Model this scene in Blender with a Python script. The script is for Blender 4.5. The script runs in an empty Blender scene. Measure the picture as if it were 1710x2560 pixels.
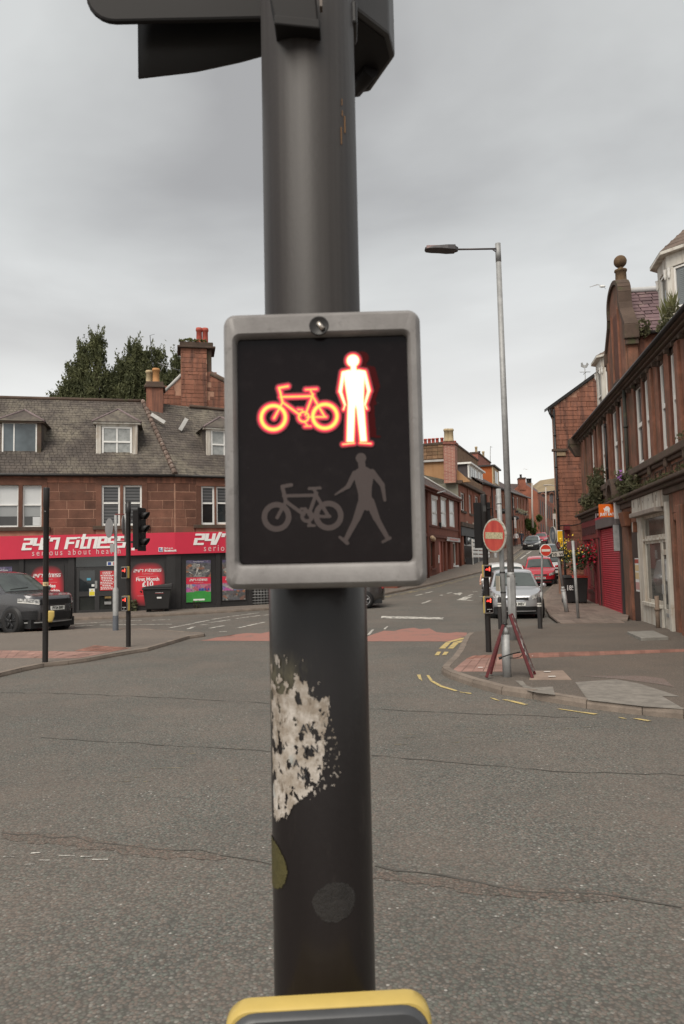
import bpy, bmesh, math, random
import numpy as np
from mathutils import Vector, Matrix

R_ = random.Random(7)
rnd = R_.random
uni = R_.uniform
D = bpy.data
SC = bpy.context.scene
COL = SC.collection

# ------------------------------------------------------------------ camera, world, sun, exposure
CAM_H = 1.95
FPX = 1850.0                       # focal length in photograph pixels (1710 x 2560)
PITCH = math.radians(4.05)
ROLL = math.radians(1.2)
cam_d = D.cameras.new("camera")
cam = D.objects.new("camera", cam_d)
COL.objects.link(cam)
cam_d.sensor_fit = 'VERTICAL'
cam_d.sensor_height = 36.0
cam_d.lens = 36.0 * FPX / 2560.0
cam_d.clip_start = 0.05
cam_d.clip_end = 3000
cam.matrix_world = (Matrix.Translation((0, 0, CAM_H)) @ Matrix.Rotation(math.radians(90) + PITCH, 4, 'X')
                    @ Matrix.Rotation(-ROLL, 4, 'Z'))
cam_d.dof.use_dof = True
cam_d.dof.focus_distance = 9.0
cam_d.dof.aperture_fstop = 13.0
SC.camera = cam

SUN_EL, SUN_AZ = math.radians(52), math.radians(205)     # behind the camera, over the left shoulder
world = D.worlds.new("World")
SC.world = world
world.use_nodes = True
wt = world.node_tree
for n in list(wt.nodes):
    wt.nodes.remove(n)
SKY_STRENGTH = 0.10


def wn(t, **kw):
    n = wt.nodes.new(t)
    for k, v in kw.items():
        setattr(n, k, v)
    return n


def build_world():
    L = wt.links.new
    out = wn('ShaderNodeOutputWorld')
    bg = wn('ShaderNodeBackground')
    bg.inputs['Strength'].default_value = SKY_STRENGTH
    sky = wn('ShaderNodeTexSky', sky_type='NISHITA', sun_disc=False, sun_elevation=SUN_EL, sun_rotation=SUN_AZ)
    tc = wn('ShaderNodeTexCoord')
    sep = wn('ShaderNodeSeparateXYZ')
    L(tc.outputs['Generated'], sep.inputs[0])
    # a flat cloud deck: direction divided by its height, so clouds shrink towards the horizon
    zc = wn('ShaderNodeMath', operation='MAXIMUM')
    L(sep.outputs['Z'], zc.inputs[0]); zc.inputs[1].default_value = 0.0
    za = wn('ShaderNodeMath', operation='ADD')
    L(zc.outputs[0], za.inputs[0]); za.inputs[1].default_value = 0.16
    dv = wn('ShaderNodeVectorMath', operation='DIVIDE')
    cb = wn('ShaderNodeCombineXYZ')
    for i in range(3):
        L(za.outputs[0], cb.inputs[i])
    L(tc.outputs['Generated'], dv.inputs[0]); L(cb.outputs[0], dv.inputs[1])
    mp = wn('ShaderNodeMapping')
    mp.inputs['Scale'].default_value = (1.0, 1.05, 0.0)
    mp.inputs['Location'].default_value = (3.1, 0.4, 0)
    L(dv.outputs[0], mp.inputs[0])
    n1 = wn('ShaderNodeTexNoise')
    n1.inputs['Scale'].default_value = 0.95; n1.inputs['Detail'].default_value = 6; n1.inputs['Roughness'].default_value = 0.48
    n1.inputs['Distortion'].default_value = 0.25
    L(mp.outputs[0], n1.inputs['Vector'])
    cr = wn('ShaderNodeValToRGB')
    cr.color_ramp.elements[0].position = 0.37; cr.color_ramp.elements[0].color = (1.88, 1.86, 1.81, 1)
    cr.color_ramp.elements[1].position = 0.62; cr.color_ramp.elements[1].color = (3.18, 3.22, 3.14, 1)
    L(n1.outputs['Fac'], cr.inputs[0])
    # paler towards the horizon
    hz = wn('ShaderNodeMapRange', interpolation_type='SMOOTHSTEP')
    hz.inputs['From Min'].default_value = 0.02; hz.inputs['From Max'].default_value = 0.46
    hz.inputs['To Min'].default_value = 1.0; hz.inputs['To Max'].default_value = 0.0
    L(zc.outputs[0], hz.inputs['Value'])
    m1 = wn('ShaderNodeMixRGB'); m1.inputs['Color2'].default_value = (4.66, 4.55, 4.32, 1)
    L(hz.outputs[0], m1.inputs['Fac']); L(cr.outputs[0], m1.inputs['Color1'])
    m2 = wn('ShaderNodeMixRGB'); m2.inputs['Fac'].default_value = 0.93
    L(sky.outputs[0], m2.inputs['Color1']); L(m1.outputs[0], m2.inputs['Color2'])
    L(m2.outputs[0], bg.inputs['Color'])
    L(bg.outputs[0], out.inputs['Surface'])


build_world()
sun_d = D.lights.new("sun", 'SUN')
sun_d.energy = 1.5
sun_d.angle = math.radians(42)
sun_d.color = (1.0, 0.93, 0.83)
sun = D.objects.new("sun", sun_d)
COL.objects.link(sun)
_sd = Vector((math.sin(SUN_AZ) * math.cos(SUN_EL), math.cos(SUN_AZ) * math.cos(SUN_EL), math.sin(SUN_EL)))
sun.rotation_euler = (-_sd).to_track_quat('-Z', 'Y').to_euler()
SC.view_settings.view_transform = 'Standard'
SC.view_settings.look = 'None'
SC.view_settings.gamma = 1.0
SC.view_settings.use_curve_mapping = False
SC.view_settings.exposure = 1.14
SC.render.engine = 'CYCLES'
SC.cycles.max_bounces = 5
SC.cycles.diffuse_bounces = 3
SC.cycles.glossy_bounces = 3
SC.cycles.transmission_bounces = 3
SC.cycles.use_denoising = True

# ------------------------------------------------------------------ the lie of the land
_PROF = [(-500, 0), (26, 0), (36, .2), (47, .92), (57, 1.5), (77, 2.95), (98, 4.1), (130, 5.6), (220, 9.0), (900, 20)]


def _g0(y):
    for (a, za), (b, zb) in zip(_PROF, _PROF[1:]):
        if y <= b:
            return za + (zb - za) * (y - a) / (b - a)
    return _PROF[-1][1]


def G(y):
    """ground height: level at the crossing, then uphill along the street"""
    if y < 20:
        return 0.0
    return sum(_g0(y + k) for k in (-6, -4, -2, 0, 2, 4, 6)) / 7


def ray(px, py):
    x = (px - 855.0) / FPX
    y = -(py - 1280.0) / FPX
    c, s = math.cos(-ROLL), math.sin(-ROLL)
    xr, yr = c * x - s * y, s * x + c * y
    return Vector((xr, math.cos(PITCH) - yr * math.sin(PITCH), math.sin(PITCH) + yr * math.cos(PITCH)))


def gp(px, py, h=0.0):
    """where the ground (raised by h) is seen at a place in the photograph"""
    r = ray(px, py)
    r = r / r.y
    lo = hi = 0.5
    while hi < 600 and CAM_H + r.z * hi > G(hi) + h:
        lo = hi
        hi += 0.5
    for _ in range(24):
        m = (lo + hi) / 2
        if CAM_H + r.z * m > G(m) + h:
            lo = m
        else:
            hi = m
    return Vector((r.x * hi, hi, G(hi) + h))


def at(px, py, Y):
    r = ray(px, py)
    r = r / r.y
    return Vector((r.x * Y, Y, CAM_H + r.z * Y))


def hit(px, py, p, n):
    r = ray(px, py)
    o = Vector((0, 0, CAM_H))
    return o + r * ((Vector(p) - o).dot(n) / r.dot(n))


class Frame:
    """an upright plane: x along it (to the right as seen from outside), z up, y into the building"""

    def __init__(self, o, ang):
        self.o = Vector(o); self.ang = ang
        self.u = Vector((math.cos(ang), math.sin(ang), 0))
        self.n = Vector((-math.sin(ang), math.cos(ang), 0))

    def px(self, px, py, y=0.0):
        h = hit(px, py, self.o + self.n * y, self.n) - self.o
        return h.dot(self.u), h.z

    def w(self, x, y, z):
        return self.o + self.u * x + self.n * y + Vector((0, 0, z))


# ------------------------------------------------------------------ objects
def link(o, parent=None):
    COL.objects.link(o)
    if parent is not None:
        o.parent = parent
    return o


def tag(o, label, cat, group=None):
    o['label'] = label; o['category'] = cat
    if group:
        o['group'] = group
    return o


def thing(name, label, cat, loc=(0, 0, 0), rotz=0.0, group=None, rot=None):
    o = link(D.objects.new(name, None))
    o.empty_display_size = 0.2
    o.location = loc
    o.rotation_euler = rot if rot else (0, 0, rotz)
    return tag(o, label, cat, group)


def struct(name, loc=(0, 0, 0)):
    o = link(D.objects.new(name, None))
    o.location = loc
    o['kind'] = 'structure'
    return o


def copy_tree(o, parent=None):
    c = o.copy()
    link(c, parent)
    for ch in o.children:
        copy_tree(ch, c)
    return c


class MB:
    def __init__(self):
        self.v = []; self.f = []; self.s = []; self.m = []

    def add(self, vs, fs, smooth=False, mi=0):
        b = len(self.v)
        self.v += [tuple(p) for p in vs]
        for f in fs:
            self.f.append(tuple(i + b for i in f)); self.s.append(smooth); self.m.append(mi)
        return self

    def box(self, x0, x1, y0, y1, z0, z1, mi=0):
        if x1 < x0: x0, x1 = x1, x0
        if y1 < y0: y0, y1 = y1, y0
        if z1 < z0: z0, z1 = z1, z0
        v = [(x0, y0, z0), (x1, y0, z0), (x1, y1, z0), (x0, y1, z0), (x0, y0, z1), (x1, y0, z1), (x1, y1, z1), (x0, y1, z1)]
        f = [(0, 3, 2, 1), (4, 5, 6, 7), (0, 1, 5, 4), (1, 2, 6, 5), (2, 3, 7, 6), (3, 0, 4, 7)]
        return self.add(v, f, False, mi)

    def obox(self, c, sx, sy, sz, rot=None, mi=0):
        """box with centre c, oriented by a 3x3 / euler"""
        m = rot if rot is not None else Matrix.Identity(3)
        v = []
        for z in (-sz / 2, sz / 2):
            for x, y in ((-sx / 2, -sy / 2), (sx / 2, -sy / 2), (sx / 2, sy / 2), (-sx / 2, sy / 2)):
                v.append(Vector(c) + m @ Vector((x, y, z)))
        f = [(0, 3, 2, 1), (4, 5, 6, 7), (0, 1, 5, 4), (1, 2, 6, 5), (2, 3, 7, 6), (3, 0, 4, 7)]
        return self.add(v, f, False, mi)

    def prism(self, pts, d, mi=0):
        """extrude a planar polygon (3-D points) along vector d"""
        n = len(pts); d = Vector(d)
        v = [Vector(p) for p in pts] + [Vector(p) + d for p in pts]
        f = [tuple(range(n))[::-1], tuple(range(n, 2 * n))]
        f += [(i, (i + 1) % n, (i + 1) % n + n, i + n) for i in range(n)]
        return self.add(v, f, False, mi)

    def tube(self, pts, r, n=10, caps=True, smooth=True, mi=0):
        pts = [Vector(p) for p in pts]
        rs = r if isinstance(r, (list, tuple)) else [r] * len(pts)
        v = []; f = []
        for i, p in enumerate(pts):
            d = (pts[min(i + 1, len(pts) - 1)] - pts[max(i - 1, 0)]).normalized()
            a = Vector((0, 0, 1)) if abs(d.z) < .9 else Vector((1, 0, 0))
            e1 = d.cross(a).normalized(); e2 = d.cross(e1)
            for k in range(n):
                t = 2 * math.pi * k / n
                v.append(p + e1 * (rs[i] * math.cos(t)) + e2 * (rs[i] * math.sin(t)))
        for i in range(len(pts) - 1):
            for k in range(n):
                f.append((i * n + k, i * n + (k + 1) % n, (i + 1) * n + (k + 1) % n, (i + 1) * n + k))
        self.add(v, f, smooth, mi)
        if caps:
            b = len(self.v) - len(v)
            self.f.append(tuple(b + k for k in range(n))[::-1]); self.s.append(False); self.m.append(mi)
            self.f.append(tuple(b + (len(pts) - 1) * n + k for k in range(n))); self.s.append(False); self.m.append(mi)
        return self

    def lathe(self, prof, c=(0, 0, 0), n=16, smooth=True, axis='z', mi=0):
        """prof: (radius, height) pairs about an axis through c"""
        v = []; f = []
        for r, h in prof:
            for k in range(n):
                t = 2 * math.pi * k / n
                x, y = r * math.cos(t), r * math.sin(t)
                p = (x, y, h) if axis == 'z' else ((h, x, y) if axis == 'x' else (y, h, x))
                v.append((p[0] + c[0], p[1] + c[1], p[2] + c[2]))
        for i in range(len(prof) - 1):
            for k in range(n):
                f.append((i * n + k, i * n + (k + 1) % n, (i + 1) * n + (k + 1) % n, (i + 1) * n + k))
        return self.add(v, f, smooth, mi)

    def ball(self, c, r, n=12, m=8, sc=(1, 1, 1), mi=0):
        prof = [(max(1e-4, r * math.sin(math.pi * i / m)), -r * math.cos(math.pi * i / m)) for i in range(m + 1)]
        b = len(self.v)
        self.lathe(prof, (0, 0, 0), n, True, 'z', mi)
        for i in range(b, len(self.v)):
            p = self.v[i]
            self.v[i] = (p[0] * sc[0] + c[0], p[1] * sc[1] + c[1], p[2] * sc[2] + c[2])
        return self

    def loft(self, loops, close=True, cap0=False, cap1=False, smooth=True, mi=0):
        n = len(loops[0]); v = [p for l in loops for p in l]; f = []
        for i in range(len(loops) - 1):
            for k in range(n if close else n - 1):
                f.append((i * n + k, i * n + (k + 1) % n, (i + 1) * n + (k + 1) % n, (i + 1) * n + k))
        if cap0: f.append(tuple(range(n))[::-1])
        if cap1: f.append(tuple((len(loops) - 1) * n + k for k in range(n)))
        return self.add(v, f, smooth, mi)

    def mesh(self, name):
        me = D.meshes.new(name)
        me.from_pydata(self.v, [], self.f)
        me.polygons.foreach_set('use_smooth', self.s)
        me.polygons.foreach_set('material_index', self.m)
        me.update()
        return me

    def build(self, name, mat, parent=None, kind=None, bevel=0.0, fix=False, auto=None):
        me = self.mesh(name)
        for m in (mat if isinstance(mat, (list, tuple)) else [mat]):
            me.materials.append(m)
        if fix:
            bm = bmesh.new(); bm.from_mesh(me)
            bmesh.ops.remove_doubles(bm, verts=bm.verts, dist=1e-5)
            bmesh.ops.recalc_face_normals(bm, faces=bm.faces); bm.to_mesh(me); bm.free()
        o = link(D.objects.new(name, me), parent)
        if kind:
            o['kind'] = kind
        if auto:
            me.set_sharp_from_angle(angle=math.radians(auto))
        if bevel:
            b = o.modifiers.new('bevel', 'BEVEL'); b.width = bevel; b.segments = 2; b.limit_method = 'ANGLE'
        return o


def text(parent, body, x, z, size, mat, y=-0.01, name='lettering', align='CENTER', shear=0.0, bold=0.0, sx=1.0, rot=(math.pi / 2, 0, 0), space=1.0, ext=0.001):
    c = D.curves.new(name, 'FONT')
    c.body = body; c.size = size; c.align_x = align; c.align_y = 'CENTER'
    c.shear = shear; c.offset = bold; c.extrude = ext; c.space_character = space
    c.resolution_u = 3
    o = link(D.objects.new(name, c), parent)
    c.materials.append(mat)
    o.location = (x, y, z); o.rotation_euler = rot; o.scale = (sx, 1, 1)
    return o


# ------------------------------------------------------------------ materials
def lin(r, g, b):
    f = lambda c: (c / 255) / 12.92 if c <= 10 else (((c / 255) + .055) / 1.055) ** 2.4
    return (f(r), f(g), f(b))


class NT:
    def __init__(self, name):
        self.mat = D.materials.new(name); self.mat.use_nodes = True
        self.t = self.mat.node_tree
        self.bsdf = self.t.nodes['Principled BSDF']
        self._pos = None

    def n(self, ty, **kw):
        x = self.t.nodes.new(ty)
        for k, v in kw.items():
            setattr(x, k, v)
        return x

    def l(self, a, b):
        self.t.links.new(a, b)

    def pos(self, scale=(1, 1, 1), obj=False):
        if obj:
            g = self.n('ShaderNodeTexCoord').outputs['Object']
        else:
            if self._pos is None:
                self._pos = self.n('ShaderNodeNewGeometry').outputs['Position']
            g = self._pos
        if scale == (1, 1, 1):
            return g
        m = self.n('ShaderNodeVectorMath', operation='MULTIPLY')
        self.l(g, m.inputs[0]); m.inputs[1].default_value = scale
        return m.outputs[0]

    def noise(self, scale, detail=4, rough=.6, vec=None, dist=0.0):
        x = self.n('ShaderNodeTexNoise')
        x.inputs['Scale'].default_value = scale; x.inputs['Detail'].default_value = detail
        x.inputs['Roughness'].default_value = rough; x.inputs['Distortion'].default_value = dist
        self.l(vec if vec is not None else self.pos(), x.inputs['Vector'])
        return x.outputs['Fac']

    def ramp(self, fac, stops):
        x = self.n('ShaderNodeValToRGB')
        e = x.color_ramp.elements
        while len(e) < len(stops):
            e.new(0.5)
        for i, (p, c) in enumerate(stops):
            e[i].position = p
            e[i].color = (c, c, c, 1) if isinstance(c, (int, float)) else tuple(c) + (1,)
        self.l(fac, x.inputs[0])
        return x.outputs[0]

    def mix(self, fac, a, b, mode='MIX'):
        x = self.n('ShaderNodeMixRGB', blend_type=mode)
        for i, v in enumerate((fac, a, b)):
            s = x.inputs[i]
            if isinstance(v, (int, float)):
                s.default_value = v if i == 0 else (v, v, v, 1)
            elif isinstance(v, tuple):
                s.default_value = tuple(v) + (1,)
            else:
                self.l(v, s)
        return x.outputs[0]

    def math(self, op, a, b=0.0):
        x = self.n('ShaderNodeMath', operation=op)
        for i, v in enumerate((a, b)):
            if isinstance(v, (int, float)):
                x.inputs[i].default_value = v
            else:
                self.l(v, x.inputs[i])
        return x.outputs[0]

    def bump(self, h, strength=.3, dist=.01):
        b = self.n('ShaderNodeBump')
        b.inputs['Strength'].default_value = strength; b.inputs['Distance'].default_value = dist
        self.l(h, b.inputs['Height']); self.l(b.outputs[0], self.bsdf.inputs['Normal'])

    def out(self, col, rough=.8, metal=0.0, spec=.5):
        if isinstance(col, tuple):
            self.bsdf.inputs['Base Color'].default_value = tuple(col) + (1,)
        else:
            self.l(col, self.bsdf.inputs['Base Color'])
        if isinstance(rough, (int, float)):
            self.bsdf.inputs['Roughness'].default_value = rough
        else:
            self.l(rough, self.bsdf.inputs['Roughness'])
        self.bsdf.inputs['Metallic'].default_value = metal
        self.bsdf.inputs['Specular IOR Level'].default_value = spec
        return self.mat


_mc = {}


def M(name, col, rough=.8, var=.3, vs=2.0, fine=18.0, bump=0.0, metal=0.0, spec=.4, rand=0.0, streak=None, blotch=None, bscale=1.3, bth=(.55, .7)):
    """painted or stone-like surface: uneven colour, optional per-piece variation, rain streaks and blotches"""
    if name in _mc:
        return _mc[name]
    t = NT(name)
    dark = tuple(c * (1 - var) for c in col)
    lite = tuple(min(1, c * (1 + var * .5)) for c in col)
    c = t.mix(t.ramp(t.noise(vs, 5, .65), [(.3, 0.0), (.7, 1.0)]), dark, lite)
    if fine:
        c = t.mix(t.math('MULTIPLY', t.ramp(t.noise(fine, 3, .7), [(.35, 0.0), (.75, 1.0)]), var), c, tuple(x * .55 for x in col))
    if blotch:
        c = t.mix(t.ramp(t.noise(bscale, 6, .7), [(bth[0], 0.0), (bth[1], .85)]), c, blotch)
    if streak:
        c = t.mix(t.ramp(t.noise(1.0, 4, .6, t.pos((5.0, 5.0, .40))), [(.46, 0.0), (.68, .8)]), c, streak)
    if rand:
        oi = t.n('ShaderNodeObjectInfo')
        k = t.n('ShaderNodeMapRange'); k.inputs['To Min'].default_value = 1 - rand; k.inputs['To Max'].default_value = 1 + rand * .7
        t.l(oi.outputs['Random'], k.inputs['Value'])
        c = t.mix(1.0, c, k.outputs[0], 'MULTIPLY')
    if bump:
        t.bump(t.noise(fine or 20.0, 6, .7), bump, .02)
    _mc[name] = t.out(c, rough, metal, spec)
    return _mc[name]


def EM(name, col, strength):
    if name in _mc:
        return _mc[name]
    t = NT(name)
    t.bsdf.inputs['Base Color'].default_value = (.02, .02, .02, 1)
    t.bsdf.inputs['Emission Color'].default_value = tuple(col) + (1,)
    t.bsdf.inputs['Emission Strength'].default_value = strength
    _mc[name] = t.mat
    return t.mat


def asphalt(name, base, pink, speck, cell=70.0, crack=True, patch=.35):
    t = NT(name)
    p = t.pos()
    vo = t.n('ShaderNodeTexVoronoi'); vo.inputs['Scale'].default_value = cell
    t.l(p, vo.inputs['Vector'])
    sep = t.n('ShaderNodeSeparateColor'); t.l(vo.outputs['Color'], sep.inputs[0])
    r, g = sep.outputs[0], sep.outputs[1]
    st = t.ramp(r, [(0.0, tuple(c * .62 for c in base)), (.3, tuple(c * .88 for c in base)), (.62, base), (.86, tuple(c * 1.25 for c in base)), (1.0, tuple(c * 1.8 for c in base))])
    st = t.mix(t.ramp(g, [(.62, 0.0), (.70, .55)]), st, pink)
    st = t.mix(t.ramp(g, [(.22, .55), (.30, 0.0)]), st, tuple((b * .9, b * 1.08, b * 1.0)[i] for i, b in enumerate(base)))
    # dark binder in the gaps between the chippings
    gap = t.ramp(vo.outputs['Distance'], [(.42, 0.0), (.75, .8)])
    st = t.mix(gap, st, tuple(c * .45 for c in base))
    # bigger pale stones here and there
    v2 = t.n('ShaderNodeTexVoronoi'); v2.inputs['Scale'].default_value = 17.0
    t.l(p, v2.inputs['Vector'])
    st = t.mix(t.math('MULTIPLY', t.ramp(v2.outputs['Distance'], [(.10, .8), (.17, 0.0)]), t.ramp(v2.outputs['Color'], [(.72, 0.0), (.78, 1.0)])), st, speck)
    big = t.ramp(t.noise(.35, 5, .6), [(.3, 0.0), (.72, 1.0)])
    st = t.mix(t.math('MULTIPLY', big, patch), st, tuple(c * .45 for c in base))
    st = t.mix(t.math('MULTIPLY', t.ramp(t.noise(.55, 6, .72), [(.42, 0.0), (.70, 1.0)]), patch * .7), st, tuple(c * 1.02 for c in pink))
    h = t.math('SUBTRACT', 1.0, vo.outputs['Distance'])
    t.bump(h, .55, .006)
    return t.out(st, .85, 0.0, .3)


def glass(name='dark_glass', col=(.02, .024, .026), rough=.04):
    if name in _mc:
        return _mc[name]
    t = NT(name)
    c = t.mix(t.ramp(t.noise(.8, 3), [(.35, 0.0), (.7, 1.0)]), tuple(x * .6 for x in col), tuple(x * 1.5 for x in col))
    _mc[name] = t.out(c, rough, 0, .75)
    return _mc[name]


M_road = asphalt('road_asphalt', (.152, .145, .130), (.200, .150, .122), (.55, .53, .49), 58.0, patch=.5)
M_pave = asphalt('pavement_asphalt', (.150, .126, .108), (.18, .135, .105), (.4, .37, .33), 85.0, patch=.45)
M_gympave = asphalt('worn_pavement_asphalt', (.20, .172, .150), (.23, .18, .145), (.42, .38, .33), 85.0)
M_conc = M('patch_concrete', (.235, .212, .185), .9, .35, 6, 60, .3)
M_kerb = M('kerb_stone', (.235, .190, .155), .85, .4, 2.2, 26, .25, rand=.09, blotch=(.17, .135, .108))
M_flag = M('paving_flag', (.21, .162, .135), .85, .3, 1.8, 30, .2, rand=.16, blotch=(.13, .105, .085))
M_tact = M('tactile_paving', (.335, .195, .16), .85, .3, 2.5, 40, .3, rand=.14, blotch=(.2, .12, .09))
M_redbrick = M('red_paver', (.28, .135, .10), .85, .35, 2.5, 40, .3, rand=.2, blotch=(.15, .09, .07))
M_stone = M('red_sandstone', (.30, .128, .082), .9, .35, 1.3, 14, .35, rand=.2, streak=(.085, .045, .036), blotch=(.11, .058, .044))
M_stone_b = M('brown_sandstone', (.180, .082, .055), .9, .42, 1.5, 14, .35, rand=.26, blotch=(.125, .068, .05))
M_joint = M('mortar_joint', (.40, .225, .155), .95, .3, 3, 30, .2)
M_stone_r = M('weathered_sandstone', (.315, .138, .088), .9, .55, 1.4, 14, .5, rand=.15, streak=(.085, .066, .046), blotch=(.145, .085, .058), bscale=.8, bth=(.48, .66))
M_stone_d = M('sooty_sandstone', (.105, .072, .055), .95, .4, 1.4, 16, .4, rand=.15, blotch=(.07, .075, .035), bscale=2.2)
M_white = M('white_paint', (.76, .74, .70), .6, .12, 2, 30)
M_dirtywhite = M('dirty_white_paint', (.62, .59, .53), .7, .2, 1.5, 24, .1, streak=(.28, .22, .17), blotch=(.42, .36, .29), bscale=2.4)
M_black = M('black_metal', (.020, .0175, .0168), .42, .25, 3, 40)
M_galv = M('galvanised_steel', (.34, .34, .335), .55, .25, 5, 50, .1, metal=.25, blotch=(.22, .22, .21), bscale=6)
M_grey = M('grey_plastic', (.17, .158, .15), .5, .12, 6, 80)
M_yellow = M('yellow_plastic', (.53, .385, .11), .45, .12, 8, 60)
M_dark = M('dark_paint', (.035, .033, .033), .55, .2, 1.5, 20, .05)
M_slate = M('slate', (.098, .081, .069), .85, .5, .9, 9, .3, rand=.15, blotch=(.185, .162, .125), bscale=.55, bth=(.46, .66), streak=(.05, .042, .038))
M_slate_p = M('purple_slate', (.150, .094, .100), .75, .3, 1.2, 14, .2, rand=.25, blotch=(.20, .15, .13), bscale=2.2)
M_brick = M('red_brick', (.29, .115, .085), .9, .4, 5, 20, .3, rand=.2)
M_glass = glass()
# ------------------------------------------------------------------ ground
def sheet(name, pts, mat, h=0.0, skirt=0.0, parent=None, kind='structure', step=3.0):
    """flat polygon (x, y) draped on the ground, h above it"""
    bm = bmesh.new()
    vs = [bm.verts.new((p[0], p[1], 0)) for p in pts]
    f = bm.faces.new(vs)
    if f.normal.z < 0:
        f.normal_flip()
    ys = [p[1] for p in pts]
    y = max(20.0, min(ys)) + step
    while y < max(ys) - .01:
        g = bm.verts[:] + bm.edges[:] + bm.faces[:]
        bmesh.ops.bisect_plane(bm, geom=g, plane_co=(0, y, 0), plane_no=(0, 1, 0))
        y += step
    bmesh.ops.triangulate(bm, faces=bm.faces[:])
    if skirt:
        be = [e for e in bm.edges if len(e.link_faces) == 1]
        r = bmesh.ops.extrude_edge_only(bm, edges=be)
        low = set(v for v in r['geom'] if isinstance(v, bmesh.types.BMVert))
    else:
        low = set()
    for v in bm.verts:
        v.co.z = G(v.co.y) + h - (skirt if v in low else 0)
    bmesh.ops.recalc_face_normals(bm, faces=bm.faces[:])
    me = D.meshes.new(name)
    bm.to_mesh(me); bm.free()
    me.materials.append(mat)
    o = link(D.objects.new(name, me), parent)
    # make sure the top looks up
    up = [p for p in me.polygons if abs(p.normal.z) > .5]
    if up and sum(p.normal.z * p.area for p in up) < 0:
        me.flip_normals()
    if kind:
        o['kind'] = kind
    return o


def P(*pp, h=0.0):
    return [gp(a, b, h) for a, b in pp]


def dense(pts, step):
    out = [Vector(pts[0])]
    for a, b in zip(pts, pts[1:]):
        a, b = Vector(a), Vector(b)
        n = max(1, int(round((b - a).length / step)))
        out += [a + (b - a) * (i / n) for i in range(1, n + 1)]
    return out


# one sheet of asphalt out to the horizon
def ground():
    ys = [-60, -20, 0, 10, 20] + [20 + 2 * k for k in range(1, 50)] + [125, 135, 150, 170, 200, 260, 400, 900]
    xs = [-500, -100, -40, -20, -10, 0, 10, 20, 40, 100, 500]
    v = [(x, y, G(y)) for y in ys for x in xs]
    nx = len(xs)
    f = [(j * nx + i, j * nx + i + 1, (j + 1) * nx + i + 1, (j + 1) * nx + i) for j in range(len(ys) - 1) for i in range(nx - 1)]
    MB().add(v, f).build('road', M_road, None, 'structure')


ground()

KERB = D.meshes.new('kerb_stone')
_b = MB()
_b.loft([[(-.5, -.5, -.5), (.5, -.5, -.5), (.5, .5, -.5), (-.5, .5, -.5)], [(-.5, -.5, .32), (.5, -.5, .32), (.5, .5, .5), (-.5, .5, .5)],
         [(-.49, -.38, .5), (.49, -.38, .5), (.49, .5, .5), (-.49, .5, .5)]], True, True, True, False)
KERB = _b.mesh('kerb_stone')
KERB.materials.append(M_kerb)


def kerb(path, h=.11, w=.14, ln=.92, jitter=.004):
    """a row of kerb stones; the pavement lies to the left of the path"""
    root = struct('kerb')
    pts = dense(path, ln)
    for a, b in zip(pts, pts[1:]):
        d = b - a
        L = math.hypot(d.x, d.y)
        if L < .05:
            continue
        o = link(D.objects.new('kerb_stone', KERB), root)
        m = (a + b) / 2
        ang = math.atan2(d.y, d.x)
        nx, ny = -math.sin(ang), math.cos(ang)
        za, zb = G(a.y), G(b.y)
        hh = .30
        o.location = (m.x + nx * (w * .5 - .014), m.y + ny * (w * .5 - .014), (za + zb) / 2 + h - hh / 2 + .006 + uni(-jitter, jitter))
        o.rotation_euler = (0, -math.atan2(zb - za, L), ang + uni(-.006, .006))
        o.scale = (L - .012, w, hh)
    return root


# --- right corner pavement (near)
PH = .11
RK = P((1174, 1592), (1163, 1601), (1145, 1637), (1132, 1655), (1112, 1675), (1106, 1683), (1112, 1689), (1127, 1697), (1184, 1717), (1256, 1737), (1334, 1748),
       (1468, 1771), (1607, 1788), (1710, 1797), (1900, 1812), h=.0)
near_r = [(p.x, p.y) for p in RK] + [(24, 9.0), (26, 17.0)]
far_edge = P((1572, 1562), (1440, 1566), (1400, 1567), (1330, 1574), (1250, 1583))
near_r += [(p.x, p.y) for p in far_edge]
sheet('pavement', near_r, M_pave, PH, .3)
kerb(RK, PH)
# --- right pavement along the side street, laid with flags
SK = P((1569, 1560), (1440, 1567), (1415, 1565), (1400, 1560), (1385, 1549), (1372, 1538), (1360, 1522), (1357, 1505), (1359, 1490), (1378, 1471), (1397, 1450), (1414, 1428), h=0)
end_k = SK[-1]
SK = SK + [end_k + Vector((4.8, 16, 0)), end_k + Vector((12.5, 42, 0))]
far_r = [(p.x, p.y) for p in SK][::-1] + []
sheet('pavement', [(p.x, p.y) for p in SK] + [(SK[-1].x + 8, SK[-1].y), (19, 40), (12, 31)], M_flag, .115, .3)
kerb(SK[::-1], .115, .15)
# --- gym pavement and the left pavement up the hill
GK = [Vector((-60, 22.6, 0)), Vector((-30, 26.9, 0))] + P((-150, 1567), (0, 1559), (185, 1551), (328, 1545.5), (425, 1540), (543, 1533), (660, 1526), (760, 1516), (850, 1505), (950, 1490), (1040, 1472), (1075, 1464), (1110, 1455), (1150, 1445),
                                 (1203, 1432), (1240, 1415), (1270, 1399), (1305, 1373))
hill_l = [(p.x, p.y) for p in GK] + [(32, 125), (60, 180), (40, 180), (-4, 60), (-70, 34)]
sheet('pavement', hill_l, M_gympave, .10, .3)
kerb(GK, .10)
GK2 = [GK[-1], Vector((32, 125, 0)), Vector((46, 160, 0))]
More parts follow.
